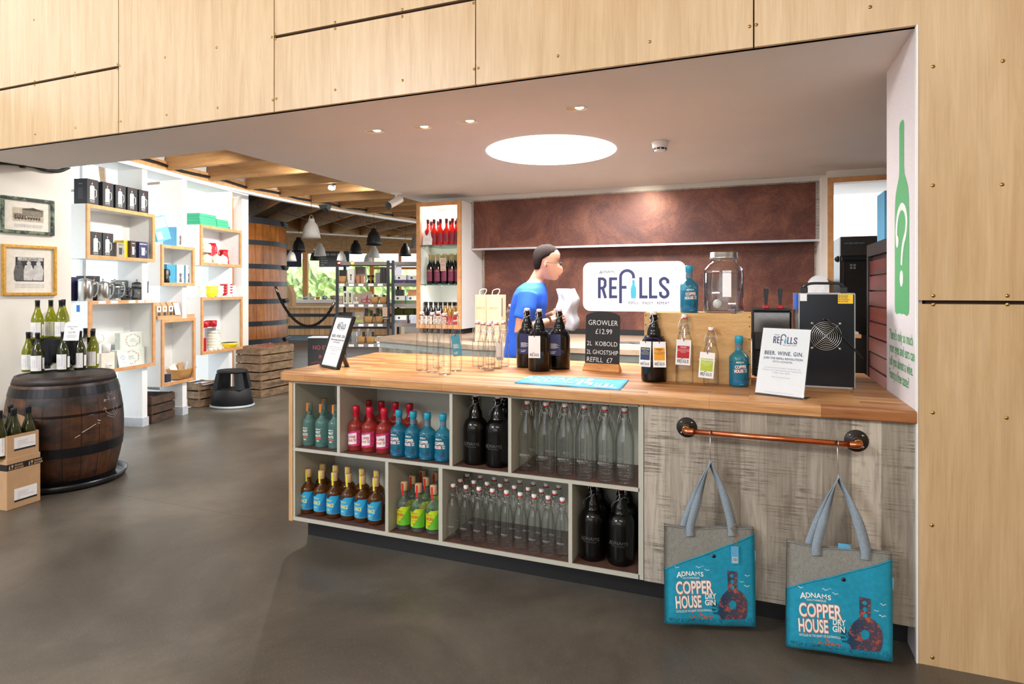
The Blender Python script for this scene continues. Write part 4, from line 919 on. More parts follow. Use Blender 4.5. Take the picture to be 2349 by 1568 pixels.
b = MB(); b.tube(smooth_path([(-.012, -.012, .29), (-.016, -.006, .33), (-.012, .0, .37), (-.004, 0, .392), (.004, 0, .37), (.002, -.006, .33), (.004, -.014, .29)], 4), .0014, 6); b.build('raised_bail', WIRE, c)
tagpart(c, -.034, -.063, .202, .055, .125, PAPER, radians(2), radians(2), True, 0, patch_tag((36, 62, 104), 'GHOST SHIP', ['CITRUS PALE ALE', 'POWERFUL AND AROMATIC', 'DAZZLING BITTERNESS']), neck=(0, 0, .222), nr=.048)
tagpart(c, .031, -.065, .202, .062, .125, PAPER, radians(-1), radians(8), True, 0, patch_tag((232, 158, 30), 'KOBOLD', ['LAGER', 'CLEAN, CRISP AND REFRESHING', 'DELICATE HOPS']), neck=(0, 0, .222), nr=.047)
c = clone(BL, at_z(1570, 877, TOP)+Vector((0, 0, .0003)), radians(12), 'tall clear bottle with a red malbec tag before the pine box', 'tagged sample bottles')
tagpart(c, -.008, -.046, .214, .070, .122, PAPER, radians(3), radians(2), True, 0, patch_tag((186, 36, 48), 'MALBEC', ['PLUM JAM AND BLACK CHERRIES', 'SPICE AND A HINT OF CEDAR', '750ML 500ML']), neck=(0, 0, .242), nr=.024)
BR = swing('clear_swing_bottle', 'shorter clear bottle with a green sauvignon blanc tag before the pine box', .0365, .276, grp='tagged sample bottles'); BR.location = at_z(1631, 881, TOP)+Vector((0, 0, .0003)); BR.rotation_euler = (0, 0, radians(-10))
tagpart(BR, -.006, -.042, .157, .069, .122, PAPER, radians(4), radians(12), True, 0, patch_tag((180, 196, 50), 'SAUVIGNON BLANC', ['LEMON ZEST AND GOOSEBERRY', 'FRESH, LIVELY FINISH', '750ML 500ML']), neck=(0, 0, .19), nr=.021)
clone(GB, at_z(1695, 884.5, TOP)+Vector((0, 0, .0003)), radians(16), 'blue gin bottle on the worktop, right of the tagged bottles', 'display gin bottles')
# --- pine box with gin bottle and jar on top
x0 = at_z(1478, 874, TOP); x1 = at_z(1723, 887, TOP); YBX = 3.12; XBL, XBR = XY(1478, YBX), XY(1723, YBX); ZT = TOP+.341
t = thing('pine_box', 'upturned varnished pine box standing on the worktop behind tagged bottles', 'box', ((XBL+XBR)/2, YBX, TOP+.0003)); hw = (XBR-XBL)/2; hh = .3407
b = MB(); b.box(-hw, hw, 0, .016, 0, hh-.0002); b.build('front_board', PINEBOX, t)
b = MB(); b.box(-hw, -hw+.014, .0165, .28, 0, hh-.012); b.box(hw-.014, hw, .0165, .28, 0, hh-.012); b.build('side_board', PINEBOX, t)
b = MB(); b.box(-hw, hw, .0165, .28, hh-.0115, hh-.0002); b.build('top_board', PINEBOX, t)
b = MB(); b.box(-hw, hw, .2805, .294, 0, hh-.0002); b.build('rear_board', PINEBOX, t)
b = MB()
for x in (-hw+.007, hw-.007):
    for z in (.03, .10, .16, .22, .28, .325): b.lathe([(0, -.001), (.003, -.0008)], 8, c=(x, 0, z), axis='y')
b.build('nail_heads', IRON, t)
clone(GB, Vector((XY(1581, 3.19), 3.19, ZT+.0005)), radians(20), 'blue gin bottle standing on the pine box beside the glass jar', 'display gin bottles')
jx = XY(1660, 3.24); t = thing('drinks_dispenser', 'large square glass jar with steel lid and tap on the pine box', 'jar', (jx, 3.24, ZT+.0005), radians(-14))
def sq(r, z, k): return [(r*(abs(cos(a))**k)*(1 if cos(a) >= 0 else -1), r*(abs(sin(a))**k)*(1 if sin(a) >= 0 else -1), z) for a in [2*pi*i/36 for i in range(36)]]
b = MB(); b.loft([sq(.078, .0, .55), sq(.086, .004, .5), sq(.088, .012, .5), sq(.088, .200, .5), sq(.086, .218, .55), sq(.074, .240, .7), sq(.062, .252, .95), sq(.060, .262, 1), sq(.060, .292, 1)], True, False); b.build('glass_jar', WATER, t)
b = MB(); b.loft([sq(.079, .008, .5), sq(.083, .012, .5), sq(.084, .07, .5), sq(.083, .198, .5)], True, True); b.build('clear_spirit', thin_glass('clear_spirit', (.93, .97, .98), .9), t)
b = MB(); b.lathe([(.061, .268), (.068, .270), (.069, .276), (.066, .279), (.066, .300), (.063, .304), (0, .305)], 32); b.build('steel_lid', STEEL, t)
b = MB(); b.lathe([(0, -.122), (.012, -.12), (.02, -.112), (.024, -.10), (.018, -.094), (.012, -.092), (.010, -.086)], 18, c=(0, 0, .045), axis='y'); b.build('tap', M('translucent_tap', (190, 192, 190), .3), t)
b = MB(); b.flat(rect(.02, .062, .08, .208), front(-.089)); b.build('sticker', PAPER, t); b = MB(); b.flat(mv(text('REFILLS', .034, .03, .8, 'LEFT'), .085, -.053, pi/2), front(-.0894)); b.flat(mv(text('SOUTHWOLD', .012, .01, .7), .04, .196), front(-.0894)); b.build('sticker_print', NAVY, t)
# --- chalkboard
c = at_z(1380, 851, TOP); t = thing('chalkboard_sign', 'small arched blackboard with growler prices in a wooden foot', 'sign', (c.x, c.y+.01, TOP+.0003), radians(-2))
def arch(w, h, r): return [(-w/2, 0), (w/2, 0), (w/2, h-r)]+[(w/2*cos(a), h-r+r*sin(a)) for a in [pi*k/16 for k in range(1, 16)]]+[(-w/2, h-r)]
b = MB(); b.prism(arch(.197, .308, .030), -.003, .003, 'y'); o = b.build('slate_board', CHALKB, t, (0, 0, .026)); o.rotation_euler = (radians(-4), 0, 0)
b = MB(); W = front(-.0042)
for s_, z, k, x, al in (('GROWLER', .232, .041, -.084, 'LEFT'), ('\u00a312.99', .182, .041, -.042, 'LEFT'), ('2L  KOBOLD', .116, .036, -.090, 'LEFT'), ('2L GHOSTSHIP', .068, .035, -.091, 'LEFT'), ('REFILL  \u00a37', .024, .039, -.090, 'LEFT')):
    b = MB(); b.flat(mv(text(s_, k, -.008, .86 if 'GHOST' not in s_ else .78, al, 1.02), x, z, radians(-1)), W); b.build('chalk_line', CHALK, o)
b = MB(); b.loft([[(-.104, -.034, 0), (.104, -.034, 0), (.104, .034, 0), (-.104, .034, 0)], [(-.104, -.035, .006), (.104, -.035, .006), (.104, .035, .006), (-.104, .035, .006)], [(-.098, -.014, .042), (.098, -.014, .042), (.098, .014, .042), (-.098, .014, .042)]], True, True, False); b.build('wooden_foot', wood('acacia_foot', [(.3, (168, 104, 48)), (.7, (212, 154, 86))], (2, 9, 9), 2.5), t)
# --- bar towel
cs = [at_z(1180, 879, TOP), at_z(1423, 895, TOP), at_z(1442, 873, TOP), at_z(1219, 861.5, TOP)]
b = MB(); n = 26; m_ = 9; rows = []
def tw(i, j, e=0.0):
    u, v = i/n, j/m_; p = (cs[0]*(1-u)+cs[1]*u)*(1-v)+(cs[3]*(1-u)+cs[2]*u)*v
    return Vector((p.x, p.y, TOP+.004+.0012*sin(u*17+v*3)+.001*sin(v*9+u*4)+e))
top_ = [[b.P(tw(i, j)) for j in range(m_+1)] for i in range(n+1)]; bot_ = [[b.P(tw(i, j, -.0036)) for j in range(m_+1)] for i in range(n+1)]
for i in range(n):
    for j in range(m_): b.F((top_[i][j], top_[i+1][j], top_[i+1][j+1], top_[i][j+1]), True)
    for j in (0, m_): b.F((top_[i][j], bot_[i][j], bot_[i+1][j], top_[i+1][j]), True)
for j in range(m_):
    for i in (0, n): b.F((top_[i][j], bot_[i][j], bot_[i][j+1], top_[i][j+1]), True)
tl = setp(b.build('bar_towel', M('blue_terry_towel', (98, 178, 214), .95, var=.12, sc=300, bump=.6)), 'pale blue bar towel with white writing lying flat on worktop', 'towel')
def tf(u, v): return tw(u*n, v*m_, .0012)
b = MB(); b.flat(mv(text('ADNAMS', .42, .03, .36), .30, .52), tf); b.flat(mv(text('SOUTHWOLD', .14, .02, .5), .30, .36), tf)
b.flat(join(rect(.05, .70, .13, .145), rect(.62, .66, .4, .82), disc(.64, .82, .035, 10, .1), rect(.74, .95, .16, .19), rect(.74, .76, .2, .44), rect(.78, .80, .2, .46), rect(.83, .86, .2, .5), rect(.89, .91, .2, .42), rect(.56, .60, .28, .5), rect(.67, .71, .26, .48)), tf); b.build('woven_writing', PRINTW, tl)
# --- chillers behind the leaflet
t = thing('drinks_chiller', 'dark mirror-steel chiller with fan grille and black handle on the worktop', 'chiller', (0, 0, 0))
YK = 3.165; xl_, xr_ = XY(1832, YK), XY(1962, YK); zt = 1.386; xm = (xl_+xr_)/2
DKS = M('dark_mirror_steel', (20, 24, 31), .2, .3, .05); 
b = MB(); b.box(xl_+.004, xr_-.004, YK, YK+.003, TOP+.008, zt-.006); b.build('rear_plate', DKS, t)
b = MB(); b.box(xl_, xr_, YK+.0032, YK+.40, TOP+.006, zt); b.box(xl_, xl_+.003, YK-.002, YK+.0032, TOP+.006, zt); b.box(xr_-.003, xr_, YK-.002, YK+.0032, TOP+.006, zt); b.box(xl_, xr_, YK-.002, YK+.0032, zt-.003, zt); b.box(xl_+.01, xr_-.01, YK+.01, YK+.39, TOP, TOP+.006); b.build('steel_case', STEEL, t)
fc = at_Y(1894, 770, YK); b = MB()
for r in [.008+.0082*k for k in range(8)]: b.tube([(fc.x+r*cos(a), YK-.006, fc.z+r*sin(a)) for a in [2*pi*i/28 for i in range(28)]], .0013, 6, closed=True)
for a in (pi/4, 3*pi/4): b.tube([(fc.x-.082*cos(a), YK-.0075, fc.z-.082*sin(a)), (fc.x+.082*cos(a), YK-.0075, fc.z+.082*sin(a))], .0015, 6)
gr_ = b.build('fan_grille', WIRE, t)
for k in range(4): b = MB(); b.lathe([(0, -.012), (.006, -.011), (.007, -.004)], 10, c=(fc.x+.082*cos(pi/4+k*pi/2), YK, fc.z+.082*sin(pi/4+k*pi/2)), axis='y'); b.build('grille_screw', STEEL, gr_)
b = MB(); b.lathe([(0, -.0008), (.068, -.0006)], 28, c=(fc.x, YK, fc.z), axis='y'); b.build('fan_opening', BLACKM, t)
b = MB(); b.tube(smooth_path([(fc.x-.006, YK-.002, fc.z+.075), (fc.x+.006, YK-.018, fc.z+.078), (fc.x+.03, YK-.022, fc.z+.045), (xr_-.02, YK-.015, fc.z-.04), (xr_+.03, YK-.002, fc.z-.10)], 5), .0042, 8); b.lathe([(.004, -.004), (.011, -.003), (.011, 0)], 12, c=(fc.x-.006, YK, fc.z+.075), axis='y'); b.build('power_cable', BLACK, t)
b = MB(); y_ = YK+.05; b.tube(smooth_path([(xl_+.02, y_, zt-.002), (xl_+.028, y_, zt+.03), (xl_+.055, y_, zt+.045), (xm, y_, zt+.046), (xr_-.065, y_, zt+.045), (xr_-.04, y_, zt+.03), (xr_-.032, y_, zt-.002)], 5), .0065, 10)
for x in (xl_+.022, xr_-.045): b.bbox(x-.012, x+.02, y_-.012, y_+.012, zt, zt+.03, .004)
b.build('handle', BLACK, t)
b = MB(); p = at_Y(1922, 696, YK-.001); q_ = at_Y(1957, 673, YK-.001); b.flat(rect(p.x, q_.x, p.z, q_.z-.004), front(YK-.0008)); wl = b.build('warning_label', M('warning_yellow', (242, 190, 24), .5), t)
b = MB()
for i, s_ in enumerate(('WARNING', 'CAUTION', 'ATTENTION', 'ACHTUNG')): b.flat(mv(text(s_, .0075, .02, .9, 'LEFT'), p.x+.009, q_.z-.014-i*.0085), front(YK-.0012)); b.flat(rect(p.x+.002, p.x+.007, q_.z-.013-i*.0085, q_.z-.009-i*.0085), front(YK-.0012))
b.build('label_text', INK, wl)
b = MB(); p = at_Y(1835, 690, YK-.001); q_ = at_Y(1851, 674, YK-.001); b.flat(rect(p.x, q_.x, p.z, q_.z), front(YK-.0008)); b.build('rating_label', PAPER, t)
b = MB(); b.box(xl_-.010, xl_-.001, YK+.03, YK+.2, zt-.075, zt-.004); b.build('blue_film', M('blue_film', (30, 90, 190), .3), t, label='strip of blue film on the side')
t = thing('beer_chiller', 'beer chiller with two black tap handles, between pine box and dark steel chiller', 'chiller', (0, 0, 0))
Y2 = 3.46; a_, c_ = XY(1726, Y2), .205; z2 = at_Y(1770, 712, Y2).z
b = MB(); b.bbox(a_, c_, Y2, Y2+.30, TOP+.004, z2, .006); b.build('case', DKS, t)
b = MB(); b.box(a_+.008, c_-.01, Y2-.003, Y2-.0002, z2-.115, z2-.012); b.build('mirror_panel', metal('mirror_steel', (120, 116, 112), .16), t)
b = MB(); b.box(a_-.002, c_+.002, Y2-.006, Y2+.3, z2, z2+.008); b.box(a_-.002, a_+.006, Y2-.006, Y2-.0002, TOP+.004, z2); b.build('top_trim', BLACK, t)
b = MB()
for k in range(9): b.box(a_+.012, a_+.075, Y2-.004, Y2-.0002, TOP+.03+k*.012, TOP+.036+k*.012)
b.build('vent_slats', BLACK, t)
b = MB(); b.box(a_+.012, a_+.075, Y2-.0045, Y2-.0002, TOP+.145, TOP+.235); b.build('control_panel', M('charcoal_panel', (52, 50, 48), .4), t)
for x in (1757, 1789):
    xx = XY(x, Y2+.03); b = MB(); b.bbox(xx-.016, xx+.016, Y2-.002, Y2+.045, z2+.0085, z2+.03, .004); tp = b.build('tap_base', RED, t)
    b = MB(); b.loft([[(xx+s_*w_, Y2+.02+o_, z) for s_, o_ in ((-1, -.008), (1, -.008), (1, .008), (-1, .008))] for w_, z in ((.007, z2+.03), (.008, z2+.05), (.011, z2+.085), (.014, z2+.105), (.012, z2+.115))], True, True, False); b.build('tap_handle', BLACK, tp)
b = MB(); b.bbox(a_+.045, a_+.20, Y2-.08, Y2-.07, z2-.075, z2-.068, .002)
# ================================================================ ceiling fittings
b = MB(); b.lathe([(0, -.0035), (.462, -.0035), (.466, 0)], 64, c=(-1.33, 4.18, LOWZ-.0005)); t = setp(b.build('skylight', EMIT_DISC), 'large round glowing skylight in the low ceiling above the bar', 'skylight')
for i, (x, y) in enumerate(((860, 300), (968, 291), (1072, 278), (1322, 248))):
    p = at_z(x, y, LOWZ); t = thing('recessed_downlight', 'small recessed downlight, %s' % ('leftmost of the ceiling row', 'second from left in the ceiling', 'third from left in the ceiling', 'nearest to the plywood, right of the ceiling row')[i], 'downlight', p, radians(8), 'recessed ceiling downlights')
    b = MB(); o_ = rrect(-.062, .062, -.040, .040, .03, 5); n_ = rrect(-.055, .055, -.033, .033, .026, 5)
    b.loft([[(x_, y_, -.0005) for x_, y_ in o_], [(x_, y_, -.004) for x_, y_ in o_], [(x_, y_, -.005) for x_, y_ in n_], [(x_, y_, -.001) for x_, y_ in n_]], False, False); b.build('bezel', WHITE, t)
    b = MB(); b.poly([(x_, y_, -.0015) for x_, y_ in n_]); b.build('reflector', M('warm_reflector', (226, 190, 140), .3), t)
    b = MB(); b.lathe([(0, -.006), (.018, -.005), (.024, -.002)], 18, c=(.018, -.008, 0)); b.build('lamp', EMIT_WARM, t)
    spot('downlight_beam', p+Vector((0, 0, -.02)), p+Vector((0, .1 if i != 3 else .5, -1)), 24, 75, .9)
spot('panel_wash', (-.95, 5.15, 2.37), (-.95, 5.86, 2.02), 34, 66, 1.0)  # added spot with no fitting, makes the glow on the upper panel
p = at_z(1514, 325, LOWZ); t = thing('smoke_detector', 'round white smoke detector on the low ceiling', 'smoke detector', p)
b = MB(); b.lathe([(.056, 0), (.056, -.012), (.052, -.018), (.052, -.036), (.046, -.044), (.0, -.044)], 28); b.build('housing', WHITE, t)
b = MB()
for k in range(10):
    a = 2*pi*k/10; b.lathe([(.0455, -.046), (.047, -.058)], 24, a0=a, a1=a+.42)
b.build('vent_slots', BLACKM, t)
b = MB(); b.lathe([(.040, -.0445), (.040, -.060), (.032, -.064), (0, -.065)], 24); b.build('sensor_cap', WHITE, t)
p = at_z(910, 443, LOWZ); t = thing('security_camera', 'white bullet security camera hanging from the ceiling edge', 'camera', p, radians(21))
b = MB(); b.lathe([(.058, 0), (.058, -.006), (.02, -.014), (.016, -.02), (.016, -.035), (0, -.036)], 22); b.build('mount', WHITE, t)
a = Vector((.035, .03, -.055)); e_ = Vector((-.06, -.085, -.135)); dr = (e_-a).normalized()
b = MB(); b.tube([a-dr*.004, a, e_, e_+dr*.006], .038, 20); b.tube([Vector((0, 0, -.03)), (a+e_)/2*.5], .014, 10); b.build('body', WHITE, t)
b = MB(); b.tube([e_+dr*.0062, e_+dr*.022], .039, 20); b.build('lens_ring', BLACK, t)
b = MB(); b.tube([e_+dr*.0222, e_+dr*.0235], .02, 14); b.build('lens', M('lens_glass', (40, 44, 52), .08), t)
# ================================================================ back counter
BT = [(-3.38, 5.00), (-2.12, 4.57), (-1.3, 4.63), (-.2, 4.66), (-.2, 6.115), (-3.34, 6.115)]
b = MB(); b.prism(BT, TOP-.04, TOP); setp(b.build('back_worktop', wood('limed_oak_laminate', [(.3, (176, 148, 122)), (.7, (206, 182, 156))], (2.2, 10, 10), 2.4)), 'pale brown worktop behind the bar, below the copper wall', 'worktop')
bc = thing('back_counter', 'grey wood fronted cabinet carrying the pale back worktop', 'cabinet', (0, 0, 0))
def inn(P, d): return [(x+(d if x < -2.5 else (-d if x > -.5 else 0)), y+(d if y < 5.5 else 0)) for x, y in P]
b = MB(); b.prism(inn(BT, .03), .1, TOP-.10); b.build('carcass', GREYWOOD, bc)
b = MB(); b.prism(inn(BT, .035), TOP-.0995, TOP-.0405); b.build('pale_rail', M('grey_green_rail', (176, 184, 178), .5), bc)
b = MB(); b.prism(inn(BT, .08), 0, .0995); b.build('plinth', BLACKKICK, bc)
c = at_z(1447, 793, TOP); t = thing('inset_sink', 'small steel sink set into the back worktop behind the blackboard', 'sink', (c.x, 5.0, TOP)); t.location = at_z(1450, 787, TOP)+Vector((0, 0, .0005))
b = MB(); r0 = rrect(-.24, .24, -.15, .15, .05); r1 = rrect(-.21, .21, -.12, .12, .05); b.loft([[(x, y, 0) for x, y in r0], [(x, y, .004) for x, y in r0], [(x, y, .0045) for x, y in r1], [(x, y, .0005) for x, y in r1]], False, True); b.build('basin', STEEL, t)
b = MB(); b.lathe([(0, .0035), (.025, .003), (.03, .001)], 16); b.build('plug_hole', DARKSTEEL, t)
# ================================================================ lit display cabinet with cordials
YD = 5.60; dx0, dx1 = XY(955, YD), XY(1057, YD); DZ0, DZ1 = 1.0, 2.318
t = thing('display_cabinet', 'tall lit display cabinet with oak frame and glass shelves of bottles', 'cabinet', (0, 0, 0))
b = MB(); b.box(dx0, dx0+.02, YD+.022, YB-.002, DZ0, DZ1); b.box(dx1-.02, dx1, YD+.022, YB-.002, DZ0, DZ1); b.box(dx0+.02, dx1-.02, YB-.02, YB-.002, DZ0, DZ1); b.box(dx0+.02, dx1-.02, YD+.022, YB-.02, DZ0, DZ0+.02); b.box(dx0+.02, dx1-.02, YD+.022, YB-.02, DZ1-.02, DZ1); b.build('carcass', SHELFWHITE, t)
b = MB(); fw_ = .042
for q in ((dx0, dx0+fw_, DZ0, DZ1), (dx1-fw_, dx1, DZ0, DZ1), (dx0+fw_, dx1-fw_, DZ0, DZ0+fw_), (dx0+fw_, dx1-fw_, DZ1-fw_, DZ1)): b.box(q[0], q[1], YD, YD+.0215, q[2], q[3])
b.build('face_frame', BEECH, t)
b = MB(); b.box(dx0+.02, dx1-.02, YD+.1, YB-.003, .9455, DZ0-.001); b.build('black_plinth', BLACKKICK, t)
b = MB(); b.lathe([(0, -.014), (.035, -.013), (.04, 0)], 22, c=((dx0+dx1)/2, YD+.27, DZ1-.0202)); b.build('cabinet_lamp', EMIT_WARM, t)
l_ = bpy.data.lights.new('cabinet_light', 'POINT'); l_.energy = 3.4; l_.color = (1, .9, .74); l_.shadow_soft_size = .05; lo = bpy.data.objects.new('cabinet_light', l_); COL.objects.link(lo); lo.location = ((dx0+dx1)/2, YD+.2, DZ1-.10)
l_ = bpy.data.lights.new('cabinet_light', 'POINT'); l_.energy = 1.6; l_.color = (1, .92, .8); l_.shadow_soft_size = .05; lo = bpy.data.objects.new('cabinet_light', l_); COL.objects.link(lo); lo.location = ((dx0+dx1)/2, YD+.12, 1.40)
SZ = (1.875, 1.462)
for z in SZ:
    b = MB(); b.box(dx0+.021, dx1-.021, YD+.035, YB-.025, z-.010, z-.0005); gs = b.build('glass_shelf', thin_glass('green_shelf_glass', (.80, .93, .90), .9), t)
    b = MB(); b.box(dx0+.021, dx1-.021, YD+.031, YD+.0348, z-.010, z-.0005); b.build('shelf_edge', GLASSEDGE, gs)
    b = MB()
    for x in (dx0+.05, (dx0+dx1)/2-.02): b.lathe([(.008, -.02), (.008, -.0105)], 8, c=(x, YD+.10, z))
    b.build('shelf_studs', STEEL, gs)
def slim(name, label, R, H, body, neckm, labm, grp, shoulder=.62, neckr=.0135, cap=.17, lz=(.12, .5), extra=None):
    t = thing(name, label, 'bottle', (0, 0, 0), 0, grp)
    b = MB(); b.lathe([(0, .004), (R*.95, 0), (R, .006), (R, H*shoulder), (R*.85, H*(shoulder+.05)), (neckr*1.2, H*(shoulder+.14)), (neckr, H*(shoulder+.2)), (neckr, H*.965), (0, H*.965)], 20); b.build('glass_body', body, t)
    b = MB(); b.lathe([(neckr*1.06, H*(1-cap)), (neckr*1.15, H*(1-cap)+.001), (neckr*1.15, H*.93), (neckr*1.3, H*.935), (neckr*1.3, H-.001), (0, H)], 14); b.build('capsule', neckm, t)
    b = MB(); b.arc(R+.0005, -R*1.05, R*1.05, H*lz[0], H*lz[1], 8); lb = b.build('label', labm, t)
    b = MB()
    if extra:
        extra(b, R, H); b.build('label_print', M('gold_print', (206, 160, 96), .5) if extra != redmark else RED, lb)
    return t
def goldlines(b, R, H): b.flat(mv(text('ADNAMS', R*.42, .02), 0, H*.42), wrap(R+.001)); b.flat(join(rect(-R*.45, R*.45, H*.315, H*.333), rect(-R*.3, R*.3, H*.22, H*.226), rect(-R*.5, -R*.1, H*.17, H*.176)), wrap(R+.001))
def cordl(b, R, H):
    for i in range(6): b.flat(rect(-R*.8, R*(-.1+.15*((i*5) % 4)), H*(.42-.05*i), H*(.43-.05*i)), wrap(R+.001))
def redmark(b, R, H): b.flat(disc(0, H*.33, R*.28), wrap(R+.001))
CORD = slim('cordial_bottle', 'x', .036, .275, REDCORD, M('maroon_capsule', (92, 24, 34), .5), M('crimson_label', (132, 22, 44), .5), 'g', .52, .0125, .17, (.1, .46), cordl)
PORT = slim('port_bottle', 'x', .038, .318, DARKRED, M('gold_capsule', (168, 148, 96), .4), M('plum_label', (112, 28, 58), .5), 'g', .57, .0145, .2, (.1, .5), goldlines)
SYRD = slim('syrup_bottle', 'x', .030, .255, thin_glass('dark_syrup_glass', (.14, .05, .06), 1.1, lin(26, 12, 18), .85), BLACK, M('cream_label', (226, 214, 196), .5), 'g', .60, .016, .15, (.08, .42), redmark)
SYRG = slim('syrup_bottle', 'x', .030, .255, GOLDSYR, BLACK, M('red_syrup_label', (196, 44, 44), .5), 'g', .60, .016, .15, (.08, .42), lambda b, R, H: b.flat(mv(rect(-R*.7, R*.7, 0, H*.03), 0, H*.25, .4), wrap(R+.001)))
def row(proto, xs, Y, z, what, grp, tail):
    for i, x in enumerate(xs):
        lab = '%s, %s %s' % (what, nth(i, len(xs)), tail); loc = (XY(x, Y), Y, z+.0003)
        if proto.get('label') == 'x': proto.location = loc; proto['label'] = lab; proto['group'] = grp
        else: clone(proto, loc, random.uniform(-.1, .1), lab, grp)
def cz(x): return 950+x/5.225
row(CORD, [cz(165), cz(240), cz(316), cz(388), cz(461), cz(522)], 5.70, SZ[0], 'red cordial bottle on the top glass shelf', 'red cordials in the display cabinet', 'of the front row')
row(CORD, [cz(208), cz(288), cz(432), cz(500)], 5.86, SZ[0], 'red cordial bottle on the top glass shelf', 'red cordials in the display cabinet', 'of the back row')
row(PORT, [cz(193), cz(284), cz(367), cz(449), cz(526)], 5.70, SZ[1], 'dark bottle with plum label on the middle shelf', 'dark bottles in the display cabinet', 'of the front row')
row(PORT, [cz(233), cz(333), cz(409), cz(490)], 5.86, SZ[1], 'dark bottle with plum label on the middle shelf', 'dark bottles in the display cabinet', 'of the back row')
row(SYRD, [cz(142), cz(200), cz(260), cz(316)], 5.72, DZ0+.0202, 'small dark syrup bottle with cream label', 'syrup bottles in the display cabinet', 'on the bottom shelf')
row(SYRG, [cz(373), cz(427), cz(481), cz(524)], 5.72, DZ0+.0202, 'small golden syrup bottle with red label', 'syrup bottles in the display cabinet', 'on the bottom shelf')
def card(name, label, c, rz, w, h, m, lines, ink=GREYINK, lean=-12, cat='card', grp=None, r=None):
    t = MB(); t.box(-w/2, w/2, -.0008, .0008, 0, h); o = setp(t.build(name, m, None, c), label, cat, grp); o.rotation_euler = (radians(lean), 0, rz)
    b = MB(); W = front(-.0014)
    for s_, k, z in lines: b.flat(mv(text(s_, w*k, .0, .9), 0, h*z), W)
    if lines: b.build('card_text', ink, o)
    return o
p = at_Y(980, 556, 5.645); card('price_card', 'white card leaning before the red cordials on the top shelf', (p.x, p.y, SZ[0]+.0006), radians(6), .105, .155, PAPER, [('Mr Fitzpatricks', .13, .80), ('Cordials', .13, .68), ('Delicious cordial', .10, .42), ('garden cordial to', .10, .34), ('enjoy hot or cold', .10, .26), ('\u00a34.99', .10, .08)])
p = at_Y(1016, 640, 5.64); card('price_tag', 'buff tag hanging before the dark bottles on middle shelf', (p.x, 5.645, p.z-.0), radians(5), .062, .135, BUFF, [('Cherry', .2, .82), ('Ruby Wine', .2, .68), ('\u00a38.99', .26, .42), ('ADNAMS', .16, .1)], INK, 0).location.z = 1.60
p = at_Y(1015, 715, 5.64); card('price_tag', 'buff tag standing before the small syrup bottles', (p.x, 5.65, DZ0+.04), radians(0), .07, .115, BUFF, [('Mulled Wine', .16, .76), ('Syrup', .2, .56), ('\u00a35.99', .16, .2)], INK, 0)
# ================================================================ two wooden bottle cases with rope handles
ZW = TOP+.0004
def case(label, x0, x1, y, tagged):
    xa, xb = XY(x0, y), XY(x1, y); w = xb-xa; h = .415; t = thing('bottle_case', label, 'box', ((xa+xb)/2, y, ZW), 0, 'wooden bottle cases')
    sw_ = wood('pale_poplar', [(.3, (196, 170, 134)), (.7, (214, 190, 156))], (9, 9, .8), 2.5)
    b = MB(); b.box(-w/2+.010, w/2-.010, 0, .006, .008, h-.002); b.build('sliding_lid', sw_, t)
    b = MB(); b.box(-w/2, -w/2+.0098, -.004, .105, 0, h); b.box(w/2-.0098, w/2, -.004, .105, 0, h); b.box(-w/2+.01, w/2-.01, .0062, .105, 0, .0078); b.box(-w/2+.01, w/2-.01, .0062, .105, h-.009, h-.0001); b.box(-w/2+.01, w/2-.01, .095, .105, .008, h-.0092); b.build('case', sw_, t)
    b = MB(); b.flat(mv(adnams(.018, .02), 0, h*.70), front(-.0006)); b.build('branded_name', M('burnt_print', (176, 128, 84), .6), t)
    b = MB(); b.tube(smooth_path([(-w*.28, .05, h-.002), (-.03, .05, h+.034), (.006, .048, h+.048), (.034, .045, h+.045), (.03, .045, h+.018), (.014, .045, h-.002)], 5), .0042, 7); b.build('rope_handle', M('cotton_rope', (222, 210, 186), .9, var=.2, sc=200), t)
    if tagged: b = MB(); b.box(w/2+.0005, w/2+.0035, .0, .025, h*.55, h*.93); b.build('bookmark_tag', M('taupe_tag', (120, 100, 92), .7), t)
    return t
case('pale wooden bottle case with rope handle, left of two on the back worktop', 1090, 1115, 4.86, False)
case('pale wooden bottle case with rope handle and brown tag, right of two', 1116, 1150, 4.86, True)
for x, l in ((1164, 'left'), (1178, 'right')):
    clone(BL, Vector((XY(x+(12 if l == 'right' else 6), 4.8), 4.8, ZW)), 0, 'clear swing-top bottle on the back worktop beside wooden case, %s of the pair' % l, 'clear bottles on the back worktop')
# ================================================================ right end: store room things
HX0 = XY(1909, 5.98); t = thing('ice_machine', 'dark stainless ice machine with nameplate seen through the wood framed opening', 'ice machine', (0, 0, 0))
DS = M('brown_stainless', (92, 84, 78), .35, .8)
x0_, x1_ = XY(1928, 5.95), XY(2012, 5.95)+.25; zt = at_Y(1928, 542, 5.95).z
b = MB(); b.bbox(x0_, x1_, 5.985, 6.6, .1, zt, .006); b.build('case', DS, t)
zs = at_Y(1930, 590, 5.95).z
b = MB(); b.bbox(x0_+.002, x1_, 5.955, 5.984, zs+.01, zt-.002, .004); b.build('upper_door', DS, t)
b = MB(); b.bbox(x0_+.03, x1_-.02, 5.955, 5.984, 1.02, zs-.03, .004); b.build('lower_door', M('dark_panel_steel', (76, 70, 66), .3, .8), t)
b = MB(); b.box(x0_+.01, x1_, 5.94, 5.984, zs-.026, zs+.006); b.build('door_rail', BLACK, t)
p = at_Y(1938, 562, 5.95); q_ = at_Y(1981, 553, 5.95); b = MB(); b.box(p.x, q_.x, 5.949, 5.9548, p.z, q_.z); pl_ = b.build('nameplate', BLACK, t)
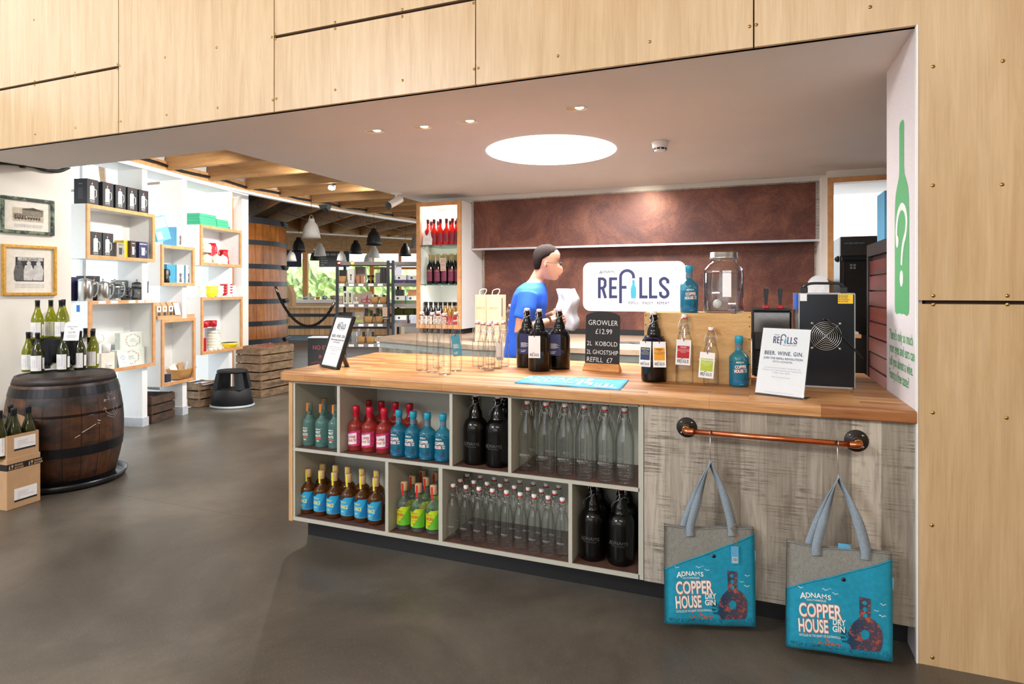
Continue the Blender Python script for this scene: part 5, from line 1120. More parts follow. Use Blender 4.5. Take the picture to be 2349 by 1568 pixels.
b = MB(); b.flat(mv(text('HOSHIZAKI', (q_.z-p.z)*.85, .03, 1.15), (p.x+q_.x)/2, p.z+(q_.z-p.z)*.22), front(5.9482)); b.build('nameplate_text', STEEL, pl_)
p = at_Y(1949, 618, 5.95); b = MB(); b.flat(join(*[rect(p.x+dx_+.003, p.x+dx_+.021, p.z+dz_-.021, p.z+dz_-.003) for dx_ in (0, .026) for dz_ in (.026, .05)]), front(5.9535)); b.build('badge', M('grey_badge', (170, 168, 164), .5), t)
b = MB(); b.lathe([(0, -.03), (.02, -.024), (.03, 0)], 16, c=(x0_-.001, 6.1, at_Y(1912, 594, 6.1).z), axis='x'); b.build('side_knob', STEEL, t)
p1_ = at_X(1989, 564, .74); YN = at_X(2060, 560, .74).y; Y1 = p1_.y
t = thing('tall_cooler', 'tall dark cooler with reddish slatted side, behind the right end of the counter', 'cooler', (0, 0, 0))
b = MB(); b.box(.762, 1.34, 3.86, Y1, 0, 1.62); b.build('case', M('dark_cooler', (34, 22, 22), .35), t)
b = MB(); b.box(.74, 1.36, 3.85, Y1+.01, 1.622, 1.70); b.build('top_trim', M('black_brown_trim', (40, 34, 33), .45), t)
b = MB()
for k in range(15): b.box(.742+.003*(k % 3), .7615, 3.87, Y1-.05, .10+k*.1, .19+k*.1)
b.build('slatted_side', wood('red_brown_slats', [(.3, (66, 24, 24)), (.7, (112, 44, 38))], (3, 1, 9), 2.5, .35), t)
b = MB(); b.box(.738, .7615, Y1-.048, Y1-.0, 0, 1.62); b.build('corner_post', BLACK, t)
xb_ = .80; p = at_X(2012, 549, xb_); q_ = at_X(2029, 440, xb_)
b = MB(); b.box(xb_, 1.02, q_.y, p.y, 1.7005, 2.03); setp(b.build('blue_box', BLUECARD), 'tall light blue box on top of the dark cooler', 'box')
b = MB(); b.box(.62, .74, 4.9, 5.5, 1.06, 1.085); b.box(.62, .74, 4.9, 5.5, .60, .625); b.box(.62, .64, 4.9, 5.5, .0, 1.3); b.build('x', BEECH)
o = bpy.data.objects['x']; o.name = 'store_shelf'; setp(o, 'small wooden shelf below the ice machine in the store opening', 'shelf')
b = MB(); b.box(.66, .73, 4.95, 5.2, 1.0855, 1.10); setp(b.build('paper_stack', PAPER), 'stack of white papers on the store room shelf', 'papers')
p = at_Y(1876, 652, 5.68); t = thing('towel_dispenser', 'white domed paper towel dispenser behind the dark steel chiller', 'dispenser', (p.x, 5.715, p.z-.13))
b = MB(); w_ = .135
b.prism([(-w_/2-.01, -.1), (w_/2+.01, -.1), (w_/2+.01, .12)]+[((w_/2+.01)*cos(a), .12+.085*sin(a)) for a in [pi*k/14 for k in range(1, 14)]]+[(-w_/2-.01, .12)], -.11, 0, 'y'); b.build('cover', WHITE, t)
b = MB(); b.flat(rect(-.03, .03, -.08, -.03), front(-.1108)); b.build('paper_window', M('smoked_window', (150, 154, 160), .2), t)
# ================================================================ person behind the bar
def skin(name, J, E, m, parent, sub=2):
    me = bpy.data.meshes.new(name); me.from_pydata([j[:3] for j in J], E, []); o = bpy.data.objects.new(name, me); COL.objects.link(o)
    sk = o.modifiers.new('s', 'SKIN'); me.skin_vertices.new() if not me.skin_vertices else None
    for i, j in enumerate(J):
        r = j[3]; me.skin_vertices[0].data[i].radius = (r, j[4] if len(j) > 4 else r)
        me.skin_vertices[0].data[i].use_root = (i == 0)
    ss = o.modifiers.new('u', 'SUBSURF'); ss.levels = sub; ss.render_levels = sub; sk.use_smooth_shade = True
    dg = bpy.context.evaluated_depsgraph_get(); m2 = bpy.data.meshes.new_from_object(o.evaluated_get(dg)); m2.name = name
    o.modifiers.clear(); o.data = m2; m2.materials.clear(); m2.materials.append(m)
    for p_ in m2.polygons: p_.use_smooth = True
    o.parent = parent; return o
pc = at_d(1200, HY, 4.45); per = thing('person', 'person in a blue shirt and glasses walking behind the bar holding white cloth', 'person', (pc.x, pc.y, 0), radians(12))
SK = M('skin_tone', (196, 144, 118), .55, var=.04); SHIRT = M('bright_blue_shirt', (30, 92, 214), .8, var=.05, sc=20); TRO = M('dark_trousers', (38, 40, 52), .85); HAIR = M('dark_brown_hair', (38, 28, 24), .9, var=.3, sc=90, spec=.2)
def vtube(b, P, R, n=16):
    P = [Vector(p) for p in P]; rings = []; m = len(P)
    for i, p in enumerate(P):
        tg = (P[min(i+1, m-1)]-P[max(i-1, 0)]).normalized(); u = tg.cross(Vector((1, .1, 0))).normalized(); v = u.cross(tg)
        rings.append([p+u*R[i]*cos(2*pi*k/n)+v*R[i]*sin(2*pi*k/n) for k in range(n)])
    b.loft(rings, True, True)
def torso(b, L, n=28):
    b.loft([[(cx_+rx_*cos(2*pi*k/n), ry_*(abs(sin(2*pi*k/n))**.85)*(1 if sin(2*pi*k/n) >= 0 else -1), z) for k in range(n)] for z, cx_, rx_, ry_ in L], True, True)
def fuse(o, vox, it):
    r = o.modifiers.new('r', 'REMESH'); r.mode = 'VOXEL'; r.voxel_size = vox; r.use_smooth_shade = True
    s2 = o.modifiers.new('s', 'SMOOTH'); s2.iterations = it; s2.factor = .5
    dg = bpy.context.evaluated_depsgraph_get(); m2 = bpy.data.meshes.new_from_object(o.evaluated_get(dg)); m2.name = o.name; o.modifiers.clear(); o.data = m2
    for p_ in m2.polygons: p_.use_smooth = True
    return o
TOR = [(.82, 0, .110, .150), (.95, 0, .118, .160), (1.08, .01, .108, .145), (1.20, .03, .112, .16), (1.30, .048, .115, .178), (1.37, .058, .105, .178), (1.415, .066, .088, .145), (1.45, .082, .066, .09), (1.475, .095, .052, .058), (1.55, .135, .050, .054)]
ARM = {}
for s_, el, wr_ in ((1, (.035, .235, 1.13), (.225, .085, 1.23)), (-1, (.0, -.235, 1.13), (.195, -.10, 1.18))):
    ARM[s_] = ((.055, s_*.165, 1.375), (.05, s_*.205, 1.27), el, wr_)
bb_ = MB(); torso(bb_, TOR)
for s_ in (-1, 1):
    A0, A1, A2_, A3 = [Vector(p) for p in ARM[s_]]
    vtube(bb_, [A0, A1, (A1+A2_)/2, A2_, A2_*.6+A3*.4+Vector((0, s_*.01, -.008)), A3], [.056, .050, .044, .040, .038, .025])
    vtube(bb_, [(0, s_*.085, .92), (.02, s_*.09, .72), (.04*s_, s_*.10, .48), (-.03+.02*s_, s_*.10, .12), (.02, s_*.10, .05)], [.10, .088, .058, .040, .038])
    vtube(bb_, [(-.05, s_*.10, .04), (.05, s_*.105, .035), (.14, s_*.11, .03)], [.035, .04, .03])
# head: loft of ellipses along the skull, face towards +x
HC = Vector((.175, 0, 1.60)); b = bb_; v0_ = len(b.v); rings = []
for z, fx, bx, hw_ in ((-.120, .060, -.025, .026), (-.112, .080, -.04, .038), (-.09, .084, -.055, .048), (-.06, .082, -.072, .057), (-.025, .080, -.088, .065), (.01, .080, -.096, .070), (.045, .084, -.100, .073), (.075, .082, -.098, .072), (.10, .062, -.080, .060), (.118, .032, -.05, .040), (.125, .008, -.02, .014)):
    r = []
    for k in range(24):
        a = 2*pi*k/24; cx_ = (fx+bx)/2; rx_ = (fx-bx)/2; x = cx_+rx_*cos(a); y = hw_*sin(a)
        if abs(a) < .6 or a > 2*pi-.6:
            w_ = cos(min(a, 2*pi-a)/.6*pi/2)
            if -.07 < z < .0: x += .034*w_**4*(1 if z < -.02 else .5)           # nose
            if -.10 < z < -.08: x += .008*w_
            if 0 < z < .03: x -= .004*w_
        r.append(HC+Vector((x, y, z)))
    rings.append(r)
b.loft(rings, True, True); HM = Matrix.Rotation(radians(6), 4, 'Y')
for s_ in (-1, 1):
    ec = HC+Vector((-.008, s_*.074, -.015)); b.loft([[ec+Vector((.008*k_*cos(a)-.004*(1-k_), s_*q_2*.7, .024*k_*sin(a))) for a in [2*pi*i/12 for i in range(12)]] for q_2, k_ in ((0, .8), (.008, 1), (.014, .9), (.012, .5))], True, True)
b.v = b.v[:v0_]+[(HM @ (Vector(v)-Vector((.15, 0, 1.53)))+Vector((.15, 0, 1.53)))[:] for v in b.v[v0_:]]
fuse(b.build('body', SK, per), .0062, 3)
def hp(x, y, z): return HM @ (HC+Vector((x, y, z))-Vector((.15, 0, 1.53)))+Vector((.15, 0, 1.53))
b = MB(); rings = []
for z, fx, bx, hw_ in ((-.055, -.045, -.090, .062), (-.02, -.028, -.104, .076), (.02, -.012, -.112, .081), (.05, .052, -.115, .083), (.08, .070, -.110, .079), (.108, .056, -.090, .066), (.128, .030, -.055, .042), (.136, .006, -.02, .015)):
    cx_, rx_ = (fx+bx)/2, (fx-bx)/2; rings.append([hp(cx_+rx_*cos(a), hw_*sin(a), z) for a in [2*pi*k/22 for k in range(22)]])
b.loft(rings, True, True); b.build('hair', HAIR, per)
b = MB()
for s_ in (-1, 1):
    b.tube([hp(.094+.001*0, s_*.032+.021*cos(a), .0+.015*sin(a)) for a in [2*pi*k/16 for k in range(16)]], .0018, 5, closed=True); b.tube([hp(.092, s_*.053, .004), hp(.05, s_*.076, .004), hp(-.01, s_*.081, .0)], .0018, 5)
b.tube([hp(.096, -.011, .003), hp(.101, 0, .006), hp(.096, .011, .003)], .0018, 5); b.build('glasses', BLACK, per)
for s_ in (-1, 1):
    b = MB(); b.lathe([(0, .0), (.006, .002), (.008, .005)], 10, c=tuple(hp(.087, s_*.03, .002)-Vector((.002, 0, 0))), axis='x'); b.build('eye', M('eye_dark', (52, 40, 36), .2), per)
b = MB(); b.tube([hp(.089, -.02, -.083), hp(.096, 0, -.082), hp(.089, .02, -.083)], .0035, 6); b.build('lips', M('lip_tone', (178, 104, 96), .5), per)
b = MB(); torso(b, [(z, cx_-.002, rx_+.018, ry_+.018) for z, cx_, rx_, ry_ in TOR[:7]]+[(1.448, .080, .078, .098), (1.458, .086, .066, .076)])
for s_ in (-1, 1):
    A0, A1, A2_, A3 = [Vector(p) for p in ARM[s_]]; vtube(b, [A0, A1, A1*.45+A2_*.55], [.072, .070, .066])
fuse(b.build('shirt', SHIRT, per), .009, 4)
b = MB(); torso(b, [(.80, 0, .125, .165), (.97, 0, .133, .175), (.99, 0, .12, .16)])
for s_ in (-1, 1): vtube(b, [(0, s_*.085, .92), (.02, s_*.09, .72), (.04*s_, s_*.10, .48), (-.03+.02*s_, s_*.10, .10)], [.118, .105, .078, .062])
fuse(b.build('trousers', TRO, per), .012, 3)
for s_, hx, hy, hz in ((1, .255, .068, 1.243), (-1, .225, -.085, 1.19)):
    FJ = [(hx-.03, hy, hz-.01, .022), (hx+.02, hy, hz, .026, .016)]; FE = [(0, 1)]
    for k in range(4):
        o_ = (k-1.5)*.018; i0 = len(FJ); L = (.9, 1.05, 1.0, .8)[k]
        FJ += [(hx+.055, hy+s_*.004, hz+o_, .0095), (hx+.055+.032*L, hy-s_*.010, hz+o_*1.05, .0088), (hx+.055+.045*L, hy-s_*.034, hz+o_, .0082), (hx+.040+.040*L, hy-s_*.052, hz+o_, .0075)]
        FE += [(1, i0), (i0, i0+1), (i0+1, i0+2), (i0+2, i0+3)]
    i0 = len(FJ); FJ += [(hx+.015, hy-s_*.026, hz+.028, .0105), (hx+.045, hy-s_*.046, hz+.034, .0095), (hx+.066, hy-s_*.058, hz+.026, .0085)]; FE += [(0, i0), (i0, i0+1), (i0+1, i0+2)]
    skin('hand', FJ, FE, SK, per)
for o in ([o for o in bpy.data.objects if o.parent == per and o.name.startswith('shirt')]): pass
b = MB(); rings = []
for i in range(13):
    z = 1.12+.28*i/12; k = 1-.35*abs(i/12-.5)**2*4*.4; r = []
    for q in range(28):
        a = 2*pi*q/28; fold = 1+.10*sin(a*5+i*.35)+.04*sin(a*9-i*.6); r.append((.325+.075*cos(a)*k*fold+.012*sin(i*.9), -.0+.085*sin(a)*k*fold, z+.012*sin(a*2+i*.2)))
    rings.append(r)
b.loft(rings, True, True); cl = setp(b.build('white_cloth', M('folded_white_cloth', (206, 212, 226), .9, var=.03, sc=12), None, (pc.x, pc.y, 0), radians(12)), 'bundled white cloth held in front of the person in blue', 'cloth')
# ================================================================ picture wall
WRZ = atan2(wnm.x, -wnm.y)
def picture(label, x0, x1, yt, yb, fr_m, fw_, art):
    a, c = WP(x0, yt, .002), WP(x1, yt, .002); lo = WP(x1, yb, .002); w = (c-a).length; h = c.z-lo.z
    m = (a+c)/2; t = thing('framed_picture', label, 'picture', (m.x, m.y, lo.z), WRZ)
    b = MB()
    for q in ((-w/2, w/2, 0, fw_), (-w/2, w/2, h-fw_, h), (-w/2, -w/2+fw_, fw_, h-fw_), (w/2-fw_, w/2, fw_, h-fw_)):
        b.box(q[0], q[1], -.02, 0, q[2], q[3]); b.box(q[0]+fw_*.25, q[1]-fw_*.25, -.024, -.02, q[2]+fw_*.25, q[3]-fw_*.25)
    b.build('frame', fr_m, t)
    b = MB(); b.box(-w/2+fw_, w/2-fw_, -.006, -.001, fw_, h-fw_); b.build('mount', M('ivory_mount', (232, 226, 214), .7), t); art(t, w, h); return t
SEPB = M('sepia_light', (190, 180, 160), .6, var=.25, sc=40); SEPD = M('sepia_dark', (72, 64, 56), .6, var=.4, sc=60); SEPM = M('sepia_mid', (134, 124, 108), .6, var=.3, sc=60)
GRYL = M('photo_grey_light', (196, 194, 190), .6, var=.2, sc=40); GRYD = M('photo_grey_dark', (46, 44, 44), .6, var=.4, sc=40)
def art1(t, w, h):
    b = MB(); b.flat(rect(-w*.28, w*.30, h*.34, h*.72), front(-.0065)); p = b.build('old_photograph', SEPB, t)
    b = MB(); b.flat(join(rect(-w*.26, w*.28, h*.50, h*.56), rect(-w*.1, w*.29, h*.56, h*.68), rect(-w*.26, -w*.04, h*.42, h*.52), *[rect(-w*.24+i*w*.045, -w*.215+i*w*.045, h*.42, h*.52) for i in range(11)]), front(-.007)); b.build('photo_buildings', SEPM, p)
    b = MB(); b.flat(join(*[disc(-w*.22+i*w*.06, h*.42, h*.03, 10) for i in range(4)], *[rect(w*.0+i*w*.05, w*.03+i*w*.05, h*.40, h*.47) for i in range(5)], shape([(-w*.1, h*.69), (w*.1, h*.74), (w*.29, h*.67), (w*.29, h*.65), (-w*.1, h*.66)])), front(-.0075)); b.build('photo_carts', SEPD, p)
    b = MB()
    for i in range(3): b.flat(mv(text('Southwold High Street in the early years', w*.032), w*.02, h*(.245-i*.03)), front(-.0065))
    b.build('caption', GREYINK, t)
def art2(t, w, h):
    b = MB(); b.flat(rect(-w*.26, w*.26, h*.28, h*.76), front(-.0065)); p = b.build('old_photograph', GRYD, t)
    b = MB(); W = front(-.0072)
    def fig(x, k, hh): return [disc(x, h*(.28+hh), w*.04*k, 12, w*.05*k), shape([(x-w*.07*k, h*(.24+hh)), (x+w*.05*k, h*(.25+hh)), (x+w*.085*k, h*(.15+hh)), (x+w*.07*k, h*.30), (x-w*.09*k, h*.30), (x-w*.10*k, h*(.1+hh))])]
    b.flat(join(*fig(-w*.02, 1.0, .36), *fig(w*.16, 1.1, .36)), W); b.build('photo_figures', GRYL, p)
    b = MB(); b.flat(join(*fig(-w*.19, 1.0, .36)), W); b.build('photo_shadow_figure', M('photo_grey_mid', (92, 90, 88), .6, var=.3, sc=40), p)
    b = MB(); b.flat(rect(-w*.22, w*.24, h*.69, h*.755), front(-.0072)); b.build('photo_signboard', GRYL, p)
    b = MB(); b.flat(mv(text('ADNAMS', h*.065, .03, 1.1), 0, h*.70), front(-.0078)); b.build('photo_sign_text', GRYD, p)
    b = MB()
    for i in range(3): b.flat(mv(text('Local residents outside the brewery shop', w*.032), 0, h*(.215-i*.03)), front(-.0065))
    b.build('caption', GREYINK, t)
FG1 = NT('green_bamboo_frame'); FG1.col(FG1.ramp(FG1.noise(FG1.obj((1, 1, 1)), 30, 2), [(.45, lin(40, 58, 50)), (.6, lin(120, 138, 112))], 'LINEAR')); FG1 = FG1.fin(.4)
picture('picture of an old street in a dark green frame, upper of two on the wall', -1, 122, 461, 541, FG1, .026, art1)
picture('black and white picture in a gold frame below the green framed one', 3, 128, 566, 677, M('old_gold_frame', (206, 156, 66), .35, .4, .25, 60), .024, art2)
P = [WP(-30, 372, .03), WP(20, 374, .03), WP(48, 377, .03), WP(75, 381, .03), WP(105, 390, .03), WP(135, 392, .03), WP(158, 383, .03)]
ct = thing('wall_cable', 'thick black cable clipped across the top of the picture wall', 'cable', (0, 0, 0))
b = MB(); b.tube(smooth_path(P, 5), .016, 8); b.tube(smooth_path([p+Vector((0, 0, .022)) for p in P[:5]], 5), .010, 8); b.build('cable', BLACK, ct)
b = MB(); p = WP(52, 378, .03); b.lathe([(.027, -.014), (.027, .014)], 12, c=tuple(p), axis='y'); b.build('cable_clip', BLACK, ct)
# ================================================================ barrel
BC = at_d(151, HY, 4.50); BC.z = 0
def br(z): return .296+.068*(1-((min(z, .80)-.40)/.40)**2)
def staves(name, N, cols, dark, grime=.5, rough=.4):
    t = NT(name); X, Y, Z = t.sep(t.obj()); an = t.math('ARCTAN2', Y, X); k = t.math('MULTIPLY', an, N/(2*pi)); fl = t.math('FLOOR', k)
    c = t.ramp(t.white(fl), [(0, lin(*cols[0])), (.5, lin(*cols[1])), (1, lin(*cols[2]))])
    g = t.noise(t.obj((9, 9, 1.1)), 2.6, 5, .7, .5); c = t.mix(.75, c, t.ramp(g, [(.3, lin(134, 106, 80)), (.65, lin(255, 248, 232))]), 'MULTIPLY')
    gr = t.noise(t.obj((2, 2, 4)), 2.2, 5, .7); c = t.mix(t.ramp(gr, [(.42, 0.0), (.62, grime)]), c, lin(*dark))
    fr = t.math('FRACT', k); e = t.math('MINIMUM', fr, t.math('SUBTRACT', 1.0, fr)); c = t.mix(t.math('LESS_THAN', e, .025), c, lin(*dark)); t.col(c)
    return t.fin(rough, bump=g, bs=.2)
BST = staves('old_barrel_staves', 20, ((78, 47, 29), (106, 66, 38), (50, 35, 28)), (20, 17, 16), 1.0)
t = thing('wine_barrel', 'old brown oak barrel with black hoops standing by the picture wall', 'barrel', BC)
b = MB(); b.lathe([(.25, .022), (.28, .0135)]+[(br(z), z) for z in [.0135+.7715*i/16 for i in range(17)]]+[(.290, .787), (.283, .779), (0, .779)], 60); b.build('staves', BST, t)
HO = M('black_iron_hoop', (30, 30, 33), .35, .5, .2, 12)
for z0, z1 in ((.0145, .062), (.235, .300), (.655, .715)):
    b = MB(); b.lathe([(br(z0), z0), (br(z0)+.004, z0), (br(z1)+.004, z1), (br(z1), z1)], 60); flatten(b.build('hoop', HO, t))
b = MB(); b.lathe([(br(.735)+.002, .735), (br(.77)+.003, .768), (.2945, .7875), (.284, .7876), (.282, .7795)], 60); b.build('charred_chime', M('charred_oak', (44, 38, 35), .5, var=.4, sc=14, bump=.2), t)
b = MB(); b.lathe([(br(.50)+.0008, .47), (br(.53)+.0008, .53)], 60); b.build('worn_band', thin_glass('sooty_film', (.5, .45, .4), .1, lin(40, 33, 28), .35), t)
fa = atan2(-BC.y, -BC.x)                                 # direction from the barrel to the camera
def bw(phi): return lambda u, v: ((br(v)+.0015)*cos(phi+u/.36), (br(v)+.0015)*sin(phi+u/.36), v)
b = MB(); A = fa+radians(47); L_ = [line2([(-.012, .635), (.03, .49)], .004), line2([(-.03, .60), (.05, .595)], .004), line2([(.0, .625), (.045, .50)], .004)]
L_ += [line2([(.018+.02*cos(a), .650+.016*sin(a)) for a in [2*pi*k/14 for k in range(14)]], .0035, True), line2([(-.045, .545), (-.04, .52), (-.01, .495), (.03, .48), (.065, .50), (.08, .53)], .004), line2([(-.06, .53), (-.045, .55), (-.03, .53)], .004), line2([(.065, .53), (.083, .55), (.095, .525)], .004), line2([(-.03, .487), (.03, .462), (.075, .49)], .0035), disc(-.038, .598, .01, 8), disc(.058, .598, .01, 8)]
for T in L_: b.flat(T, bw(A))
b.build('chalk_anchor', M('chalk_grey', (150, 148, 146), .9), t)
b = MB()
for T in (line2([(-.06, .40), (-.02, .42), (.03, .445)], .003), line2([(.04, .47), (.06, .462)], .004), line2([(.04, .45), (.056, .444)], .003), line2([(-.1, .37), (-.07, .385)], .003)): b.flat(T, bw(fa+radians(24)))
b.build('chalk_scribble', CHALK, t)
b = MB(); b.lathe([(0, .0), (.33, 0), (.362, .010), (.378, .050), (.371, .050), (.352, .018), (.34, .012), (0, .012)], 50); tt = b.build('barrel_tray', M('black_tray', (26, 27, 30), .3), None, (BC.x+.02, BC.y, .0005)); setp(tt, 'shallow black round tray under the old barrel', 'tray')
BTOP = .779
# ---------------------------------------------------------------- wine bottles
def wine(name, label, glass, grp):
    R, H = .041, .302; t = thing(name, label, 'bottle', (0, 0, 0), 0, grp)
    b = MB(); b.lathe([(0, .012), (R*.6, .008), (R*.9, 0), (R, .006), (R, .135), (R*.985, .150), (R*.9, .168), (R*.72, .192), (R*.52, .216), (.0165, .240), (.0142, .262), (.0142, .298)], 26); b.build('glass_body', glass, t)
    b = MB(); b.lathe([(.0149, .243), (.0152, .244), (.0152, .283), (.0162, .284), (.0162, .299), (.0150, H), (0, H)], 18); b.build('screw_cap', M('black_screw_cap', (26, 28, 34), .35), t)
    b = MB(); b.arc(R+.0005, -.055, .044, .018, .132, 12); lb = b.build('label', PAPER, t)
    b = MB(); W0_ = wrap(R+.001)
    W = lambda u, v: W0_(-v, u)
    for i, s_ in enumerate(('CHENIN BLANC', 'STELLENBOSCH', 'WINE OF SOUTH AFRICA')): b.flat(mv(text(s_, .0085, 0, 1, 'LEFT'), .040, -(-.012+.0155*i)), W)
    b.flat(mv(text('2020', .0075, 0, 1, 'LEFT'), .026, -.034), W); b.flat(mv(text('ADNAMS', .0075, 0, 1, 'LEFT'), .028, .032), W); b.build('label_text', GREYINK, lb)
    b = MB(); b.arc(R+.0004, .052, .10, .03, .115, 10); b.build('back_label', PAPER, t)
    return t
WNO = wine('wine_bottle', 'x', OLIVE, 'g'); WND = wine('wine_bottle', 'x', DARKOLIVE, 'g')
def putw(proto, x, y, z, lab, grp, rz=None, pos=None):
    p = pos if pos is not None else at_z(x, y, z); p = Vector((p.x, p.y, z+.0004)); r = rz if rz is not None else atan2(p.x, -p.y)*0+radians(28)+random.uniform(-.1, .1)
    if proto.get('label') == 'x': proto.location = p; proto.rotation_euler = (0, 0, r); proto['label'] = lab; proto['group'] = grp; return proto
    return clone(proto, p, r, lab, grp)
g_ = 'white wine bottles on the barrel'
putw(WNO, 65, 852, BTOP, 'pale olive wine bottle at the far left of the barrel top', g_)
putw(WND, 86, 855, BTOP, 'dark wine bottle second from left on the barrel top', g_)
putw(WND, 145, 851, BTOP, 'dark wine bottle in the middle of the barrel top', g_)
putw(WND, 183, 847, BTOP, 'dark wine bottle right of the middle on the barrel top', g_)
putw(WNO, 212.5, 843, BTOP, 'olive wine bottle at the front right of the barrel top', g_)
putw(WND, 174, 838, BTOP, 'dark wine bottle in the second row behind the right middle one', g_)
putw(WNO, 214, 837, BTOP, 'olive wine bottle behind the front right one on the barrel', g_)
putw(WND, 196, 835, BTOP, 'dark wine bottle at the back right of the barrel top', g_)
rc = at_z(136, 846, BTOP); ZRS = 1.020
RZ_ = radians(28)
t = thing('riser_stand', 'white riser stand on the barrel under the black cloth', 'stand', (rc.x, rc.y, BTOP+.0004), RZ_)
b = MB(); b.box(-.16, .15, -.075, .10, 0, .012); b.box(-.16, -.148, -.075, .10, .012, .2279); b.box(.138, .15, -.075, .10, .012, .2279); b.box(-.148, .138, .09, .10, .012, .2279); b.box(-.16, .15, -.075, .10, .228, .237); b.build('stand', WHITE, t)
b = MB(); b.box(-.02, .02, -.074, -.06, .012, .2279); b.build('front_strut', M('pale_cream_board', (222, 218, 196), .6), t)
b = MB(); N_ = 24; rows = []; CTZ = .2395
for i in range(N_+1):
    x = -.175+.345*i/N_; drop = .085+.075*max(0, 1-abs(x-.0+.02)/.075)*1.2+(.05 if x > .08 else 0)+.03*sin(i*.9)
    rows.append([b.P((x, .115, .18)), b.P((x, .108, CTZ)), b.P((x, .0, CTZ)), b.P((x, -.08, CTZ)), b.P((x, -.086+.004*sin(i*1.3), CTZ-.008)), b.P((x, -.090+.006*sin(i*1.3), (CTZ-drop)*.5)), b.P((x, -.093+.009*sin(i*1.3+.4), (CTZ-drop)))])
for i in range(N_):
    for j in range(6): b.F((rows[i][j], rows[i+1][j], rows[i+1][j+1], rows[i][j+1]), True)
cl = setp(b.build('black_cloth', M('black_cloth', (26, 27, 32), .95, var=.2, sc=60), None, (rc.x, rc.y, BTOP+.0008), RZ_), 'black cloth draped over the riser stand on the barrel', 'cloth')
for (x, y), l in zip(((86, 778), (116.5, 775), (140, 776)), ('left', 'middle', 'right')):
    ps = at_z(x, y, ZRS); putw(WNO, 0, 0, ZRS, 'olive wine bottle on the black cloth riser, %s of the front three' % l, 'wine bottles on the riser', pos=ps)
putw(WNO, 0, 0, ZRS, 'olive wine bottle at the back of the cloth covered riser', 'wine bottles on the riser', pos=at_z(145.5, 769, ZRS))
p = at_z(160, 781, ZRS); card('price_card', 'white chenin blanc price card leaning by the bottles on the riser', (p.x, p.y+.008, ZRS), RZ_, .108, .138, PAPER, [('Adnams Chenin', .115, .74), ('Blanc', .115, .62), ('\u00a313.99', .18, .40), ('a fresh and fruity dry white', .06, .28), ('from South Africa with notes', .06, .22), ('of apple and ripe melon', .06, .16)], INK)
# ---------------------------------------------------------------- cardboard boxes
FL, FR = at_z(15.6, 1171.8, 0), at_z(92.9, 1147, 0); bw_ = (FR-FL).length; byaw = atan2(FR.y-FL.y, FR.x-FL.x); bd = .27
def cbox(label, z0, h, opened, w, dx=0.0):
    t = thing('cardboard_box', label, 'box', ((FL.x+FR.x)/2+dx, (FL.y+FR.y)/2, z0), byaw)
    b = MB()
    if opened:
        for q in ((-w/2, w/2, 0, .004), (-w/2, w/2, bd-.004, bd), (-w/2, -w/2+.004, .0041, bd-.0041), (w/2-.004, w/2, .0041, bd-.0041)): b.box(q[0], q[1], q[2], q[3], 0, h)
        b.box(-w/2+.0041, w/2-.0041, .0041, bd-.0041, 0, .004); b.build('carton', KRAFT, t)
        b = MB(); b.poly([(w/2-.002, .01, h), (w/2-.002, .20, h), (w/2-.012, .19, h+.10), (w/2-.010, .12, h+.085), (w/2-.006, .06, h+.03)]); b.poly([(w/2-.0035, .01, h), (w/2-.0035, .20, h), (w/2-.0135, .19, h+.10), (w/2-.0115, .12, h+.085), (w/2-.0075, .06, h+.03)]); b.build('torn_flap', KRAFT, t)
        b = MB(); b.box(-w/2+.005, w/2-.005, bd/2-.002, bd/2+.002, .005, h-.002); b.box(-.002, .002, .005, bd/2-.0025, .005, h-.002); b.build('inner_divider', KRAFTD, t)
    else:
        b.bbox(-w/2, w/2, 0, bd, 0, h, .002); b.build('carton', KRAFT, t)
        b = MB(); b.box(-w/2-.0012, w/2+.0012, -.0012, bd+.001, h-.075, h-.035); tp = b.build('black_tape', M('black_packing_tape', (34, 32, 34), .3), t)
        b = MB(); W = front(-.0018)
        for x in (-w*.30, w*.28):
            b.flat(join(mv(text('FRAGILE', .014, .04, .95, 'LEFT'), x+.004, h-.053), mv(text('BOTTLES', .014, .04, .95, 'LEFT'), x+.004, h-.070), rect(x-.030, x-.023, h-.070, h-.050), rect(x-.028, x-.025, h-.05, h-.042), disc(x-.010, h-.050, .007, 10, .009), rect(x-.011, x-.009, h-.068, h-.056), rect(x-.016, x-.004, h-.070, h-.067)), W)
        b.build('tape_print', M('kraft_print', (196, 160, 116), .6), tp)
    b = MB(); z_ = h*.12 if not opened else h*.28; lw = w*.34; lh_ = .085; b.flat(rect(-lw+.01, lw+.01, z_, z_+lh_), front(-.0006)); lb = b.build('shipping_label', PAPER, t)
    b = MB(); b.flat(rect(-lw+.01, lw+.01, z_, z_+.012), front(-.0010)); b.build('label_band', BLACKM, lb)
    b = MB(); W = front(-.0010)
    for i, s_ in enumerate(('CHENIN BLANC', 'STELLENBOSCH', 'WINE OF SOUTH AFRICA', '2020')): b.flat(mv(text(s_, .0095, 0, .95, 'LEFT'), -lw+.03, z_+.056-i*.0125), W)
    b.build('label_text', GREYINK, lb); return t
cbox('closed cardboard wine box with black fragile tape, bottom of the stack', 0, .325, False, bw_)
cbox('open cardboard wine box full of bottles, top of the stack by the barrel', .3255, .145, True, bw_-.012, -.008)
